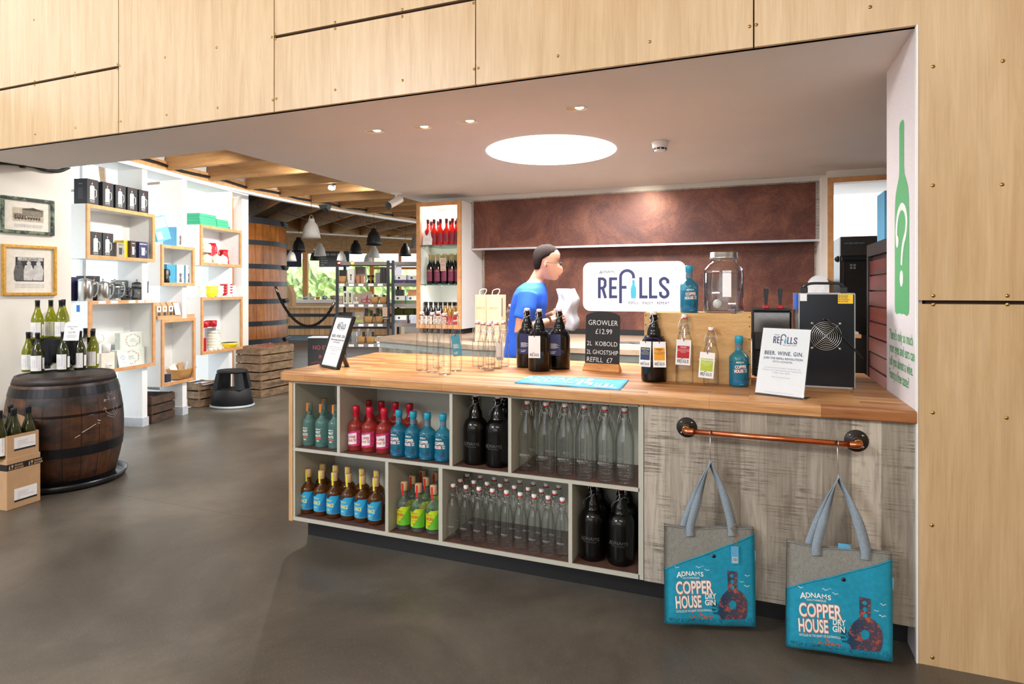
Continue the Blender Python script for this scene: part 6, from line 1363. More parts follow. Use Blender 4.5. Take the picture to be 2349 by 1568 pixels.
for lx, ly, l in ((.07, .055, 'front right'), (-.02, .055, 'front middle'), (-.105, .055, 'front left'), (.055, .20, 'back right'), (-.04, .20, 'back middle')):
    q = Vector(((FL.x+FR.x)/2-.008, (FL.y+FR.y)/2, 0))+Vector((cos(byaw), sin(byaw), 0))*lx+Vector((-sin(byaw), cos(byaw), 0))*ly
    putw(WND, 0, 0, .331, 'dark wine bottle in the open cardboard box, %s' % l, 'wine bottles in the cardboard box', radians(60), q)
# ================================================================ shelf boxes of the window wall
def shelfbox(label, xL, xR, z0, z1, back=(.4, 1.0), dep=.30):
    s0, s1 = SPX(xL)[0], SPX(xR)[0]; w = s1-s0; t = thing('wall_shelf_box', label, 'shelf', SW(s0, 0, 0), SRZ, 'white shelf boxes on the window wall'); k = .034
    b = MB(); b.box(0, .018, .0185, dep, z0, z1); b.box(w-.018, w, .0185, dep, z0, z1); b.box(.018, w-.018, .0185, dep, z0, z0+.02); b.box(.018, w-.018, .0185, dep, z1-.02, z1)
    if back: b.box(w*back[0], w*back[1]-.018, dep-.012, dep, z0+.02, z1-.02)
    b.build('carcass', SHELFWHITE, t)
    b = MB()
    for q in ((0, w, z1-k, z1), (0, w, z0, z0+k)): b.box(q[0], q[1], 0, .018, q[2], q[3])
    for q in ((0, k), (w-k, w)): b.box(q[0], q[1], 0, .018, z0+k, z1-k)
    b.build('face_frame', BEECH, t); return t, s0, w
B1 = shelfbox('white shelf box with beech face holding coffee press cartons, top left', 200, 356, 1.69, 2.19)
B2 = shelfbox('large shelf box with tea gift boxes, below the row of steel coffee presses', 205, 357, .61, 1.30, (.30, 1.0))
BA = shelfbox('small middle shelf box with blue cartons inside', 371, 447, 1.446, 1.886, (.0, 1.0))
BB = shelfbox('middle low shelf box with wicker basket inside', 372, 449, .367, 1.085, (.2, 1.0))
BCx = shelfbox('right upper shelf box with red and cream enamel jugs', 461, 555, 1.69, 2.165, (0, 1.0))
BD = shelfbox('right lower shelf box with cream bowls and a yellow bowl', 463, 557, .64, 1.315, (0, 1.0))
b = MB(); b.flat(rect(.05, .085, 1.20, 1.262), lambda u, v: (-.0006, u+.05, v)); tp = b.build('blue_tape', M('blue_masking_tape', (36, 116, 196), .6), B2[0])
for i, s_ in enumerate((.10, .24, .46, .58, .68, .77)): b = MB(); b.flat(rect(s_, s_+.085, 1.272, 1.298), front(-.0008)); b.build('price_strip', PAPER, B2[0])
def onshelf(px, off): return SPX(px, off)[0], off
def carton(name, label, px, off, z, w, d, h, m, art=None, rz=0.0, grp=None, cat='box', s=None):
    s_ = SPX(px, off)[0] if s is None else s; t = thing(name, label, cat, SW(s_, off, z+.0004), SRZ+rz, grp)
    b = MB(); b.bbox(-w/2, w/2, 0, d, 0, h, .001); b.build('carton', m, t)
    if art: art(t, w, d, h)
    return t
def press_art(t, w, d, h):
    b = MB(); W = front(-.0006); cx_ = -w*.06; b.flat(join(rect(cx_-w*.2, cx_+w*.2, h*.22, h*.68), rect(cx_-w*.23, cx_+w*.23, h*.20, h*.23), shape([(cx_-w*.21, h*.68), (cx_+w*.21, h*.68), (cx_+w*.14, h*.75), (cx_-w*.14, h*.75)]), rect(cx_-w*.015, cx_+w*.015, h*.75, h*.82), disc(cx_, h*.835, w*.05, 10)), W); b.build('press_picture', M('pictured_steel', (206, 204, 202), .4, 0, .25, 90), t)
    b = MB(); b.flat(line2([(cx_+w*.2, h*.62), (cx_+w*.36, h*.60), (cx_+w*.38, h*.40), (cx_+w*.30, h*.30)], w*.05), W); b.flat(rect(cx_-w*.10, cx_-w*.04, h*.24, h*.66), front(-.001)); b.flat(mv(text('Cafe Stal', h*.06, .02), cx_, h*.13), W); b.flat(mv(text('8 CUP COFFEE PRESS', h*.025), cx_, h*.08), W); b.build('carton_print', PRINTW, t)
    b = MB(); b.flat(disc(0, h*.93, w*.05, 8), W); b.build('red_mark', RED, t)
    b = MB(); W2 = lambda u, v: (-w/2-.0006, d/2-u, v); b.flat(mv(text('Cafe Stal', h*.06, .02, .8), 0, h*.78), W2)
    for i in range(9): b.flat(mv(text('coffee maker instructions', h*.026, 0, .8), 0, h*(.62-i*.05)), W2)
    b.build('side_print', GREYINK, t)
DKBOX = M('black_carton', (34, 34, 38), .5)
zt_ = 2.19; P0 = carton('coffee_press_carton', 'black coffee press carton on the top shelf box, leftmost of the row', 213, .03, zt_, .125, .14, .235, DKBOX, press_art, 0, 'black coffee press cartons')
for i, px in enumerate((248, 277, 304, 330)):
    s_ = SPX(px, .03)[0]; clone(P0, SW(s_, .03, zt_+.0004), SRZ, 'black coffee press carton on the top shelf box, %s of the row' % nth(i+1, 5), 'black coffee press cartons')
for px, l in ((221, 'left'), (248, 'right')): clone(P0, SW(SPX(px, .05)[0], .05, 1.7104), SRZ, 'black coffee press carton inside the top left shelf box, %s of two' % l, 'black coffee press cartons')
def small_art(col, fg, word):
    def f(t, w, d, h):
        b = MB(); W = front(-.0006); b.flat(join(rect(-w*.22, w*.16, h*.25, h*.62), rect(-w*.26, w*.2, h*.62, h*.68), line2([(w*.16, h*.55), (w*.32, h*.5), (w*.28, h*.35)], w*.05)), W); b.build('pictured_press', M('pictured_%s' % fg, {'dark': (52, 50, 52), 'pale': (190, 200, 214)}[fg], .4), t)
        b = MB(); b.flat(mv(text(word, w*.16, .02, .9), 0, h*.84), W); b.build('carton_title', PRINTW if col else INK, t)
    return f
carton('press_carton', 'grey carton with pictured black press in the top left shelf box', 277, .05, 1.71, .10, .11, .155, M('grey_carton', (160, 156, 148), .5), small_art(0, 'dark', 'BARISTA'))
carton('press_carton', 'tall yellow carton in the top left shelf box', 293, .075, 1.71, .10, .11, .185, YELLOW)
carton('press_carton', 'brown and yellow carton in the top left shelf box', 306, .04, 1.71, .07, .10, .185, M('dark_brown_carton', (66, 50, 42), .5), small_art(1, 'pale', 'BARISTA'))
carton('press_carton', 'navy carton at the right end of the top left shelf box', 329, .04, 1.71, .115, .11, .185, M('navy_carton', (44, 50, 92), .5), small_art(1, 'pale', 'BARISTA&CO'))
# coffee presses on the second box
def press(label, px, off, z, R, H, steel, grp, cap=STEEL):
    t = thing('coffee_press', label, 'coffee press', SW(SPX(px, off)[0], off, z+.0004), SRZ-radians(40), grp)
    b = MB(); b.lathe([(0, .004), (R*.9, 0), (R, .005), (R, H*.78), (R*.95, H*.80)], 26); b.build('beaker', STEEL if steel else thin_glass('beaker_glass', (.75, .76, .76), 1.3), t)
    b = MB(); b.lathe([(R*1.06, H*.78), (R*1.06, H*.80), (R*.85, H*.84), (R*.3, H*.88), (.006, H*.885), (.005, H*.95), (.011, H*.965), (.011, H*.985), (0, H)], 22); b.build('lid', cap, t)
    b = MB(); b.tube(smooth_path([(R*.95, 0, H*.72), (R*1.35, 0, H*.74), (R*1.65, 0, H*.66), (R*1.6, 0, H*.35), (R*1.25, 0, H*.18), (R*.97, 0, H*.17)], 5), .0055, 8); b.build('handle', STEEL if steel else cap, t)
    if not steel:
        b = MB()
        for z0, z1 in ((0.0, .1), (.55, .66)): b.lathe([(R+.001, H*z0), (R+.003, H*z0), (R+.003, H*z1), (R+.001, H*z1)], 24)
        for k in range(4): a = k*pi/2+.5; b.tube([((R+.002)*cos(a), (R+.002)*sin(a), .01), ((R+.002)*cos(a), (R+.002)*sin(a), H*.6)], .003, 6)
        b.build('cage', cap, t)
        b = MB(); b.lathe([(0, H*.3), (R*.9, H*.3), (R*.9, H*.33), (0, H*.335)], 20); b.tube([(0, 0, H*.33), (0, 0, H*.86)], .002, 6); b.build('plunger', STEEL, t)
    return t
z_ = 1.30
press('large brushed steel coffee press, leftmost on the middle left shelf', 195, .09, z_, .060, .235, True, 'coffee presses on the shelf')
press('smaller brushed steel coffee press on the middle left shelf', 236, .09, z_, .052, .21, True, 'coffee presses on the shelf')
press('glass coffee press with chrome frame beside the smaller steel one', 263, .09, z_, .050, .21, False, 'coffee presses on the shelf')
press('glass coffee press with black plastic frame on the middle left shelf', 288, .09, z_, .042, .15, False, 'coffee presses on the shelf', BLACK)
press('tall glass coffee press with black bands, rightmost of the presses', 315, .09, z_, .048, .21, False, 'coffee presses on the shelf', BLACK)
carton('press_carton', 'dark navy carton at the far left behind the steel press', 174, .16, z_, .10, .10, .22, M('night_blue_carton', (36, 36, 72), .5))
clone(P0, SW(SPX(217, .16)[0], .16, z_+.0004), SRZ, 'black coffee press carton standing between the two steel presses', 'black coffee press cartons')
carton('press_carton', 'grey green carton standing behind the glass presses', 283, .20, z_, .12, .09, .20, M('grey_green_carton', (96, 108, 106), .5), small_art(1, 'pale', 'DRIP'))
carton('press_carton', 'slate blue carton behind the tall glass press', 301, .19, z_, .08, .08, .19, M('slate_carton', (96, 104, 128), .5), small_art(1, 'pale', 'BREW'))
t = thing('milk_frother', 'small white cup with black milk frother at the shelf end', 'frother', SW(SPX(339, .07)[0], .07, z_+.0004), 0)
b = MB(); b.lathe([(.03, 0), (.036, .004), (.034, .07), (.031, .07), (.03, .01), (0, .01)], 20); b.build('cup', WHITE, t); b = MB(); b.tube([(0, 0, .02), (.002, 0, .10), (.003, 0, .19)], .005, 8); b.build('frother_wand', BLACK, t)
# mugs and tea boxes inside the lower left box
def mug(label, loc, R, H, m, grp, rz=0, name='mug', word=None):
    t = thing(name, label, 'mug', loc, rz, grp)
    b = MB(); b.lathe([(0, .003), (R*.85, 0), (R*.95, .004), (R, H*.5), (R, H), (R-.003, H), (R-.004, H*.5), (R*.85, .008), (0, .007)], 24); b.build('cup', m, t)
    b = MB(); b.tube(smooth_path([(R*.97, 0, H*.82), (R*1.35, 0, H*.85), (R*1.62, 0, H*.62), (R*1.5, 0, H*.3), (R*.97, 0, H*.2)], 5), R*.10, 8); b.build('handle', m, t)
    if word: b = MB(); b.flat(mv(text(word, R*.36, .03, .9, lh=.8), 0, H*.55), wrap(R+.0008)); o = b.build('mug_print', INK, t); o.rotation_euler = (0, 0, radians(-30))
    return t
WM = M('white_china', (236, 236, 232), .2)
zb = .6304
mug('white china mug with printed words on the small riser', SW(SPX(219, .10)[0], .10, zb+.26), .042, .095, WM, 'white mugs', SRZ-.6, 'mug', 'GOOD\nTIMES')
mug('white china mug with word print beside the tea boxes', SW(SPX(243, .09)[0], .09, zb+.17), .040, .085, WM, 'white mugs', SRZ+2.4, 'mug', 'Adnams')
mug('white mug low in the shelf box near the barrel', SW(SPX(247, .07)[0], .07, zb), .040, .075, WM, 'white mugs', SRZ+.3, 'mug', 'TIMES')
b = MB(); b.box(-.08, .075, -.06, .06, 0, .1685); setp(b.build('mug_carton', M('cream_gift_carton', (232, 224, 210), .6), None, SW(SPX(236, .12)[0], .12, zb), SRZ), 'cream gift carton under the white mug in the lower left box', 'box')
b = MB(); b.box(-.05, .05, -.045, .045, 0, .2585); setp(b.build('display_riser', SHELFWHITE, None, SW(SPX(213, .13)[0], .13, zb), SRZ), 'white riser block under the printed mug in the shelf box', 'riser')
def wreath(t, w, d, h):
    b = MB(); W = front(-.0006); rnd = random.Random(3); mats = [M('leaf_green', (70, 130, 60), .6), M('petal_yellow', (236, 196, 40), .6), M('petal_red', (196, 56, 52), .6), M('berry_purple', (90, 60, 110), .6)]
    for i in range(44):
        a = 2*pi*i/44; b.m = (i*7) % 4; k = 1+rnd.uniform(-.12, .12); cx_, cy_ = w*.28*k*cos(a), h*.5+h*.36*k*sin(a); T = disc(0, 0, w*.020, 7, w*.010); b.flat(mv(T, cx_, cy_, a*3), W)
    b.build('flower_wreath', mats, t); b = MB(); b.flat(mv(text('English\nTea Shop', w*.075, 0, .9, lh=.8), 0, h*.52), W); b.build('carton_title', GREYINK, t)
TEAC = M('pale_green_gift_carton', (216, 224, 216), .5)
carton('tea_box', 'pale tea gift box with flower wreath, lower of the two stacked', 301, .09, .6304, .36, .065, .175, TEAC, wreath)
carton('tea_box', 'pale tea gift box with flower wreath, upper of the two stacked', 305, .11, .8060, .33, .06, .165, TEAC, wreath)
card('price_card', 'white bone china mugs price card before the tea boxes', SW(SPX(286, .05)[0], .05, .6312), SRZ, .13, .15, PAPER, [('Adnams', .13, .76), ('Bone China', .13, .64), ('Mugs', .13, .52), ('with printed design', .08, .34), ('\u00a37.99', .09, .12)], INK)
# middle column
LB = M('sky_blue_carton', (104, 176, 212), .5)
def moka(t, w, d, h):
    b = MB(); W = front(-.0006); b.flat(join(shape([(-w*.2, h*.1), (w*.2, h*.1), (w*.12, h*.34), (-w*.12, h*.34)]), shape([(-w*.12, h*.35), (w*.12, h*.35), (w*.2, h*.56), (-w*.2, h*.56)]), rect(-w*.03, w*.03, h*.56, h*.62), line2([(w*.2, h*.52), (w*.36, h*.5), (w*.34, h*.3)], w*.06)), W); b.build('pictured_pot', M('pictured_moka', (96, 92, 92), .4), t)
    b = MB(); b.flat(mv(text('kilo', w*.24, .01), -w*.1, h*.82), W); b.build('carton_title', GREYINK, t)
    b = MB(); b.flat(rect(0, d, 0, h), lambda u, v: (-w/2-.0006, u, v)); b.build('blue_side', LB, t)
MC = carton('moka_carton', 'white moka pot carton standing on top of the middle shelf box', 414, .05, 1.886, .115, .17, .215, PAPER, moka)
t = carton('moka_carton', 'blue printed carton leaning on top of the middle shelf box', 378, .06, 1.8865, .16, .06, .26, LB); t.rotation_euler = (0, radians(-18), SRZ-.3); t.location.z += .052
b = MB(); b.flat(join(rect(-.07, .07, .14, .25), rect(-.07, -.01, .02, .1)), front(-.0008)); b.build('snow_print', PAPER, t)
clone(MC, SW(SPX(414, .06)[0], .06, 1.4664), SRZ, 'white moka pot carton inside the middle shelf box, left of two', 'moka cartons in the middle box')
clone(MC, SW(SPX(434, .06)[0], .06, 1.4664), SRZ, 'white moka pot carton inside the middle shelf box, right of two', 'moka cartons in the middle box')
carton('moka_carton', 'all blue carton inside the middle shelf box', 394, .07, 1.466, .15, .13, .215, M('teal_blue_carton', (62, 150, 184), .5))
t = thing('moka_pot', 'small dark moka pot at the left of the middle shelf box', 'moka pot', SW(SPX(381, .05)[0], .05, 1.4664), SRZ)
b = MB(); b.lathe([(.036, 0), (.030, .07), (.026, .08), (.036, .15), (.03, .155), (0, .165)], 8); b.build('pot', DARKSTEEL, t); b = MB(); b.tube([(.03, 0, .14), (.055, 0, .14), (.055, 0, .09)], .005, 6); b.build('handle', BLACK, t)
def gable(label, px, off, z, col, grp, i):
    t = thing('tea_carton', label, 'carton', SW(SPX(px, off)[0], off, z+.0004), SRZ, grp); w, d, h = .075, .07, .13
    b = MB(); b.loft([[(-w/2, 0, 0), (w/2, 0, 0), (w/2, d, 0), (-w/2, d, 0)], [(-w/2, 0, h), (w/2, 0, h), (w/2, d, h), (-w/2, d, h)], [(-w/2, d*.46, h+.04), (w/2, d*.46, h+.04), (w/2, d*.54, h+.04), (-w/2, d*.54, h+.04)]], True, True, False); b.build('carton', KRAFT, t)
    b = MB(); b.flat(rect(-w*.42, w*.42, h*.55, h*.98), front(-.0006)); b.build('label', PAPER, t); b = MB(); b.flat(disc(0, h*.78, w*.2, 10, w*.24), front(-.001)); b.build('label_animal', M('print_%d' % i if False else ('print_orange', 'print_grey', 'print_pink', 'print_crimson')[i % 4], ((240, 140, 30), (90, 90, 96), (214, 60, 130), (190, 40, 60))[i % 4], .6), t)
    b = MB(); b.flat(rect(-w*.3, w*.3, h*.1, h*.48), front(-.0006)); b.build('window', M('tea_leaf_window', (70, 62, 54), .4, var=.5, sc=200), t)
for i, px in enumerate((365, 378, 392, 406, 424)): gable('kraft tea carton with gabled top, %s on the middle low box' % nth(i, 5), px, .05+.01*(i % 2), 1.097, None, 'gabled tea cartons', (1, 0, 1, 2, 3)[i])
b = MB(); b.box(-.02, .56, -.01, .11, 0, .012); b.box(-.02, .56, -.01, -.004, .012, .04); o = setp(b.build('kraft_tray', KRAFT, None, SW(SPX(363, .04)[0], .04, 1.0855), SRZ), 'shallow kraft tray under the gabled tea cartons', 'tray')
card('price_card', 'white and pink price card in front of the tea cartons', SW(SPX(409, .02)[0], .022, 1.126), SRZ, .085, .135, PAPER, [('Tea Infusions', .12, .60), ('loose leaf', .1, .5), ('\u00a35.99', .16, .14)], INK)
t = thing('wicker_basket', 'small wicker basket of packets in the middle low shelf box', 'basket', SW(SPX(416, .12)[0], .12, .4015), SRZ)
b = MB(); b.loft([[(k_*cos(a)*abs(cos(a))**-.3*.0+k_*1.5*(abs(cos(a))**.6)*(1 if cos(a) > 0 else -1), k_*.9*(abs(sin(a))**.6)*(1 if sin(a) > 0 else -1), z) for a in [2*pi*q/24+.01 for q in range(24)]] for k_, z in ((.085, 0), (.10, .05), (.115, .10), (.118, .11), (.108, .11), (.09, .02))], True, True); b.build('basket', WICKER, t)
pk_ = ['white', 'cream', 'kraft', 'silver', 'white', 'cream', 'white']
for i in range(7):
    w = .07; o = MB(); o.bbox(-w/2, w/2, -.006, .006, 0, .12, .003); q = SW(SPX(402+i*5, .12)[0], .10+.03*(i % 2), .45+.006*(i % 3)); o = setp(o.build('seed_packet', M(pk_[i]+'_packet', {'white': (238, 236, 232), 'cream': (226, 214, 184), 'kraft': (190, 152, 112), 'silver': (200, 204, 208)}[pk_[i]], .5), None, q), '%s paper packet in wicker basket, %s' % (pk_[i], nth(i, 7)), 'packet', 'packets in the wicker basket'); o.rotation_euler = (radians(-10+i*5), radians(-24+i*8), SRZ+(i-3)*.15)
b = MB(); b.box(-.04, .035, 0, .05, 0, .085); setp(b.build('lemon_box', M('dark_navy_box', (30, 36, 60), .5), None, SW(SPX(387, .03)[0], .03, .4015), SRZ), 'small dark navy box left of the wicker basket', 'box')
# right column
GRNC = GREENCARD
for j in range(3):
    for i, (px, l) in enumerate(((479, 'left'), (514, 'right'))):
        if True:
            b = MB(); w = .30 if i == 0 else .26; b.bbox(-w/2, w/2, 0, .2, 0, .034, .002); o = setp(b.build('green_box', GRNC, None, SW(SPX(px, .03)[0], .03+.006*j, 2.1656+.0345*j), SRZ), 'flat green box, %s of the %s stack on the right shelf' % (('bottom', 'middle', 'top')[j], l), 'box', 'flat green boxes')
b = MB(); b.bbox(-.15, .15, 0, .2, 0, .034, .002); setp(b.build('green_box', GRNC, None, SW(SPX(479, .03)[0], .04, 2.2696), SRZ), 'flat green box, uppermost of the taller left stack', 'box', 'flat green boxes')
def jug(label, px, off, z, R, H, m, grp, hr=0.0):
    t = thing('enamel_jug', label, 'jug', SW(SPX(px, off)[0], off, z+.0004), SRZ+hr, grp)
    b = MB(); b.lathe([(0, .004), (R*1.05, 0), (R*1.08, .01), (R*.95, H*.5), (R*.8, H*.8), (R*.9, H), (R*.86, H), (R*.76, H*.8), (R*.9, H*.4), (R*.9, .01), (0, .009)], 26); b.build('jug_body', m, t)
    b = MB(); b.tube(smooth_path([(R*.8, 0, H*.9), (R*1.3, 0, H*.95), (R*1.75, 0, H*.75), (R*1.6, 0, H*.45), (R*.98, 0, H*.3)], 5), R*.10, 8); b.build('handle', m, t)
    b = MB(); b.loft([[(-R*.75, -R*.3, H*.8), (-R*.75, R*.3, H*.8), (-R*.8, 0, H*.7)], [(-R*1.15, -R*.06, H*1.02), (-R*1.15, R*.06, H*1.02), (-R*1.1, 0, H*.98)]], True, True, False); b.build('spout', m, t); return t
jug('tall red enamel jug at the back of the right upper shelf box', 484, .18, 1.71, .065, .27, RED, 'enamel jugs', 0)
jug('shorter red enamel jug at the right of the right upper shelf box', 513, .15, 1.71, .060, .20, RED, 'enamel jugs', pi)
def pot(label, px, off, z, grp, hr=0):
    t = thing('enamel_teapot', label, 'teapot', SW(SPX(px, off)[0], off, z+.0004), SRZ+hr, grp); R, H = .055, .10
    b = MB(); b.lathe([(0, .003), (R, 0), (R*1.05, .01), (R*.92, H*.8), (R*.9, H), (R*.4, H*1.16), (.010, H*1.2), (.013, H*1.3), (0, H*1.33)], 24); b.build('pot_body', CREAMC, t)
    b = MB(); b.tube(smooth_path([(R*.9, 0, H*.85), (R*1.5, 0, H*.9), (R*1.6, 0, H*.5), (R*1.0, 0, H*.25)], 5), .007, 8); b.build('handle', CREAMC, t)
    b = MB(); b.tube([(-R*.9, 0, H*.4), (-R*1.4, 0, H*.75), (-R*1.6, 0, H*1.0)], .011, 8, .006); b.build('spout', CREAMC, t)
pot('cream enamel teapot at the front left of the right upper box', 474, .06, 1.71, 'cream teapots')
pot('cream enamel teapot stacked on top of the front left one', 473, .06, 1.845, 'cream teapots')
pot('cream enamel teapot in the front middle of the right upper box', 496, .05, 1.71, 'cream teapots')
pot('cream enamel teapot at the front right of the right upper box', 511, .06, 1.71, 'cream teapots')
def bowlmesh(R, H, m, rim):
    b = MB(); b.lathe([(0, .002), (R*.45, 0), (R*.5, .006), (R*.8, H*.4), (R, H*.97)], 28); b.m = 1; b.lathe([(R, H*.97), (R*1.02, H), (R*.96, H), (R*.76, H*.42), (R*.4, .012), (0, .010)], 28); return b
def bowls(px, off, z, n, R, H, step, m, what, grp):
    pr_ = None
    for i in range(n):
        loc = SW(SPX(px, off)[0], off, z+.0004+i*step); lab = '%s, %s' % (what, 'bottom of its stack' if i == 0 else ('top of its stack' if i == n-1 else '%s from the bottom of its stack' % ('second', 'third', 'fourth', 'fifth')[i-1])) if n > 1 else what
        if pr_ is None: pr_ = setp(bowlmesh(R, H, m, 0).build('enamel_bowl', [m, M('white_enamel_inside', (240, 240, 236), .25)], None, loc), lab, 'bowl', grp)
        else: clone(pr_, loc, 0, lab, grp)
zc = 1.315
bowls(484, .12, zc, 3, .085, .07, .032, YELLOWC, 'yellow enamel bowl on the right shelf', 'yellow enamel bowls')
bowls(500, .10, zc, 3, .070, .07, .034, CREAMC, 'cream enamel bowl beside the yellow ones', 'cream enamel bowls')
bowls(519, .10, zc, 4, .078, .06, .034, RED, 'red enamel bowl on the right shelf', 'red enamel bowls')
jug('cream enamel jug left of the yellow bowls', 462, .08, zc, .048, .14, CREAMC, 'enamel jugs', 0)
card('price_card', 'white price list card at the right end of the bowls', SW(SPX(540, .05)[0], .05, zc+.001), SRZ, .10, .145, PAPER, [('Enamelware', .12, .8), ('Bowl 12cm', .1, .6), ('Bowl 16cm', .1, .45), ('Jug 1L', .1, .3), ('Mug', .1, .15)], INK)
t = thing('plate_rack', 'small white shelf riser carrying the red mugs', 'riser', SW(SPX(470, .05)[0], .05, .6605), SRZ)
b = MB(); b.box(-.04, .22, 0, .16, .285, .295); b.box(.21, .22, 0, .16, 0, .285); b.box(-.04, -.03, 0, .16, 0, .285); b.build('riser', WHITE, t)
for i, px in enumerate((469, 480, 489)): mug('red enamel mug on the small riser, %s' % ('left', 'middle', 'right')[i], SW(SPX(px, .06+.05*(i == 1))[0], .06+.05*(i == 1), .9562), .042, .075, RED, 'red enamel mugs', SRZ)
bowls(490, .11, .6604, 6, .078, .065, .036, CREAMC, 'cream bowl under the small riser', 'cream bowls in the lower box')
bowls(527, .08, .6604, 1, .105, .075, .036, YELLOWC, 'wide yellow bowl at the right of the lower shelf box', None)
for i, px in enumerate((482, 492, 502)): mug('small cream cup at the front of the lower right box, %s' % ('left', 'middle', 'right')[i], SW(SPX(px, .03)[0], .025, .6604), .028, .045, CREAMC, 'small cream cups', SRZ)
b = MB(); b.bbox(-.02, .02, 0, .05, 0, .16, .004); setp(b.build('red_tin', RED, None, SW(SPX(470, .03)[0], .022, .6744), SRZ), 'tall red tin at the left of the lower right box', 'tin')
# ================================================================ crates and stool on the floor
CRW = wood('weathered_crate', [(.3, (104, 80, 58)), (.7, (164, 134, 102))], (4, 4, 9), 2.5, .7, .2); CRD = wood('dark_crate', [(.3, (56, 40, 30)), (.7, (96, 70, 50))], (4, 4, 9), 2.5, .7, .2)
def crate(label, loc, rz, w, d, h, m, grp=None, word=None):
    t = thing('wooden_crate', label, 'crate', loc, rz, grp); n = 3; sh = h/n-.018
    for y0, y1 in ((0, .010), (d-.010, d)):
        for i in range(n):
            z = i*h/n+.004; b = MB(); b.box(0, w, y0, y1, z, z+sh); s_ = b.build('slat', m, t)
            if word and i == 1 and y0 > 0.001: pass
    for x0, x1 in ((0, .010), (w-.010, w)):
        for i in range(n):
            z = i*h/n+.004; b = MB(); b.box(x0, x1, .0105, d-.0105, z, z+sh); s_ = b.build('slat', m, t)
            if word and i == 1 and x0 > .01:
                b = MB(); b.flat(mv(text(word, sh*.6, .0, .9), d*.5, z+sh*.25), lambda u, v: (w+.0006, u, v)); b.build('stencil', IRON, s_)
    for x in (.011, w-.036):
        for y in (.0105, d-.0355): b = MB(); b.box(x, x+.025, y, y+.025, .0, h-.006); b.build('corner_post', m, t)
    b = MB(); b.box(.011, w-.011, .011, d-.011, .002, .010); b.build('base_board', m, t); return t
N = at_z(599, 913, 0); cw_ = N.x-XY(541, N.y); cd_ = min(.62, at_X(674, 800, N.x).y-N.y); Hc = .333
crate('weathered slatted crate, lower of the stack by the vat', (N.x-cw_, N.y, .0005), 0, cw_, cd_, Hc, CRW, 'stacked crates by the vat', 'ST IVES-SOMERSET')
crate('weathered slatted crate full of red packets, upper of the stack by the vat', (N.x-cw_, N.y, Hc+.0012), 0, cw_, cd_, Hc, CRW, 'stacked crates by the vat')
rp_ = None
for i in range(14):
    loc = Vector((N.x-cw_+.11+(i % 5)*(cw_-.2)/4, N.y+.11+(i//5)*.18, 2*Hc-.075+.012*((i*5) % 3)))
    if rp_ is None:
        b = MB(); b.bbox(-.08, .08, -.05, .05, 0, .028, .008); rp_ = setp(b.build('snack_packet', M('red_brown_packet', (150, 66, 56), .4, var=.5, sc=20), None, loc, .3), 'red printed packet in the upper crate by the vat, leftmost of the front row', 'packet', 'red packets in the upper crate')
    else: clone(rp_, loc, i*1.3, 'red printed packet in the upper crate, %s of the %s row' % (nth(i % 5, 5), ('front', 'middle', 'back')[i//5]), 'red packets in the upper crate')
N2 = at_z(463, 936, 0); w2_ = N2.x-XY(438, N2.y)+.10
crate('small weathered crate behind the black step stool', (N2.x-w2_, N2.y, .0005), radians(4), w2_-.05, .26, .30, CRW)
b = MB(); b.box(.03, w2_-.03, .03, .27, .0, .008); setp(b.build('paper_liner', M('pale_blue_paper', (200, 206, 222), .7), None, (N2.x-w2_, N2.y, .262), radians(4)), 'pale paper lying in the small crate behind the stool', 'paper')
N1 = at_z(333, 976, 0); crate('dark stained crate between the barrel and the shelf wall', (N1.x-.42, N1.y-.02, .0005), radians(14), .42, .36, .29, CRD)
sc_ = at_z(533, 931, 0); t = thing('step_stool', 'black plastic kick-step stool on the concrete floor', 'stool', (sc_.x, sc_.y, .0005), radians(15))
def ell(rx, ry, z, n=36): return [(rx*cos(2*pi*k/n), ry*sin(2*pi*k/n), z) for k in range(n)]
b = MB(); b.loft([ell(.245, .20, .0), ell(.262, .215, .004), ell(.262, .215, .022), ell(.25, .205, .030)], True, True); b.build('bumper_ring', M('grey_bumper', (150, 156, 160), .5), t)
b = MB(); b.loft([ell(.248, .203, .0305), ell(.215, .178, .19), ell(.205, .168, .21), ell(.20, .163, .214)], True, True); b.build('lower_drum', BLACKM, t)
b = MB()
for sx_ in (-1, 1):
    for sy_ in (-1, 1):
        b = MB(); r0 = [(sx_*(.155+dx_), sy_*(.09+dy_), .2145) for dx_, dy_ in ((-.045, -.04), (.035, -.04), (.02, .045), (-.045, .055))]; r1 = [(sx_*(.125+dx_), sy_*(.075+dy_), .405) for dx_, dy_ in ((-.035, -.035), (.028, -.035), (.015, .035), (-.035, .045))]; b.loft([r0, r1], True, True, False); b.build('leg', BLACKM, t)
b = MB(); b.loft([ell(.165, .135, .4055), ell(.180, .148, .410), ell(.180, .148, .432), ell(.168, .138, .440)], True, True); b.build('top_step', BLACKM, t)
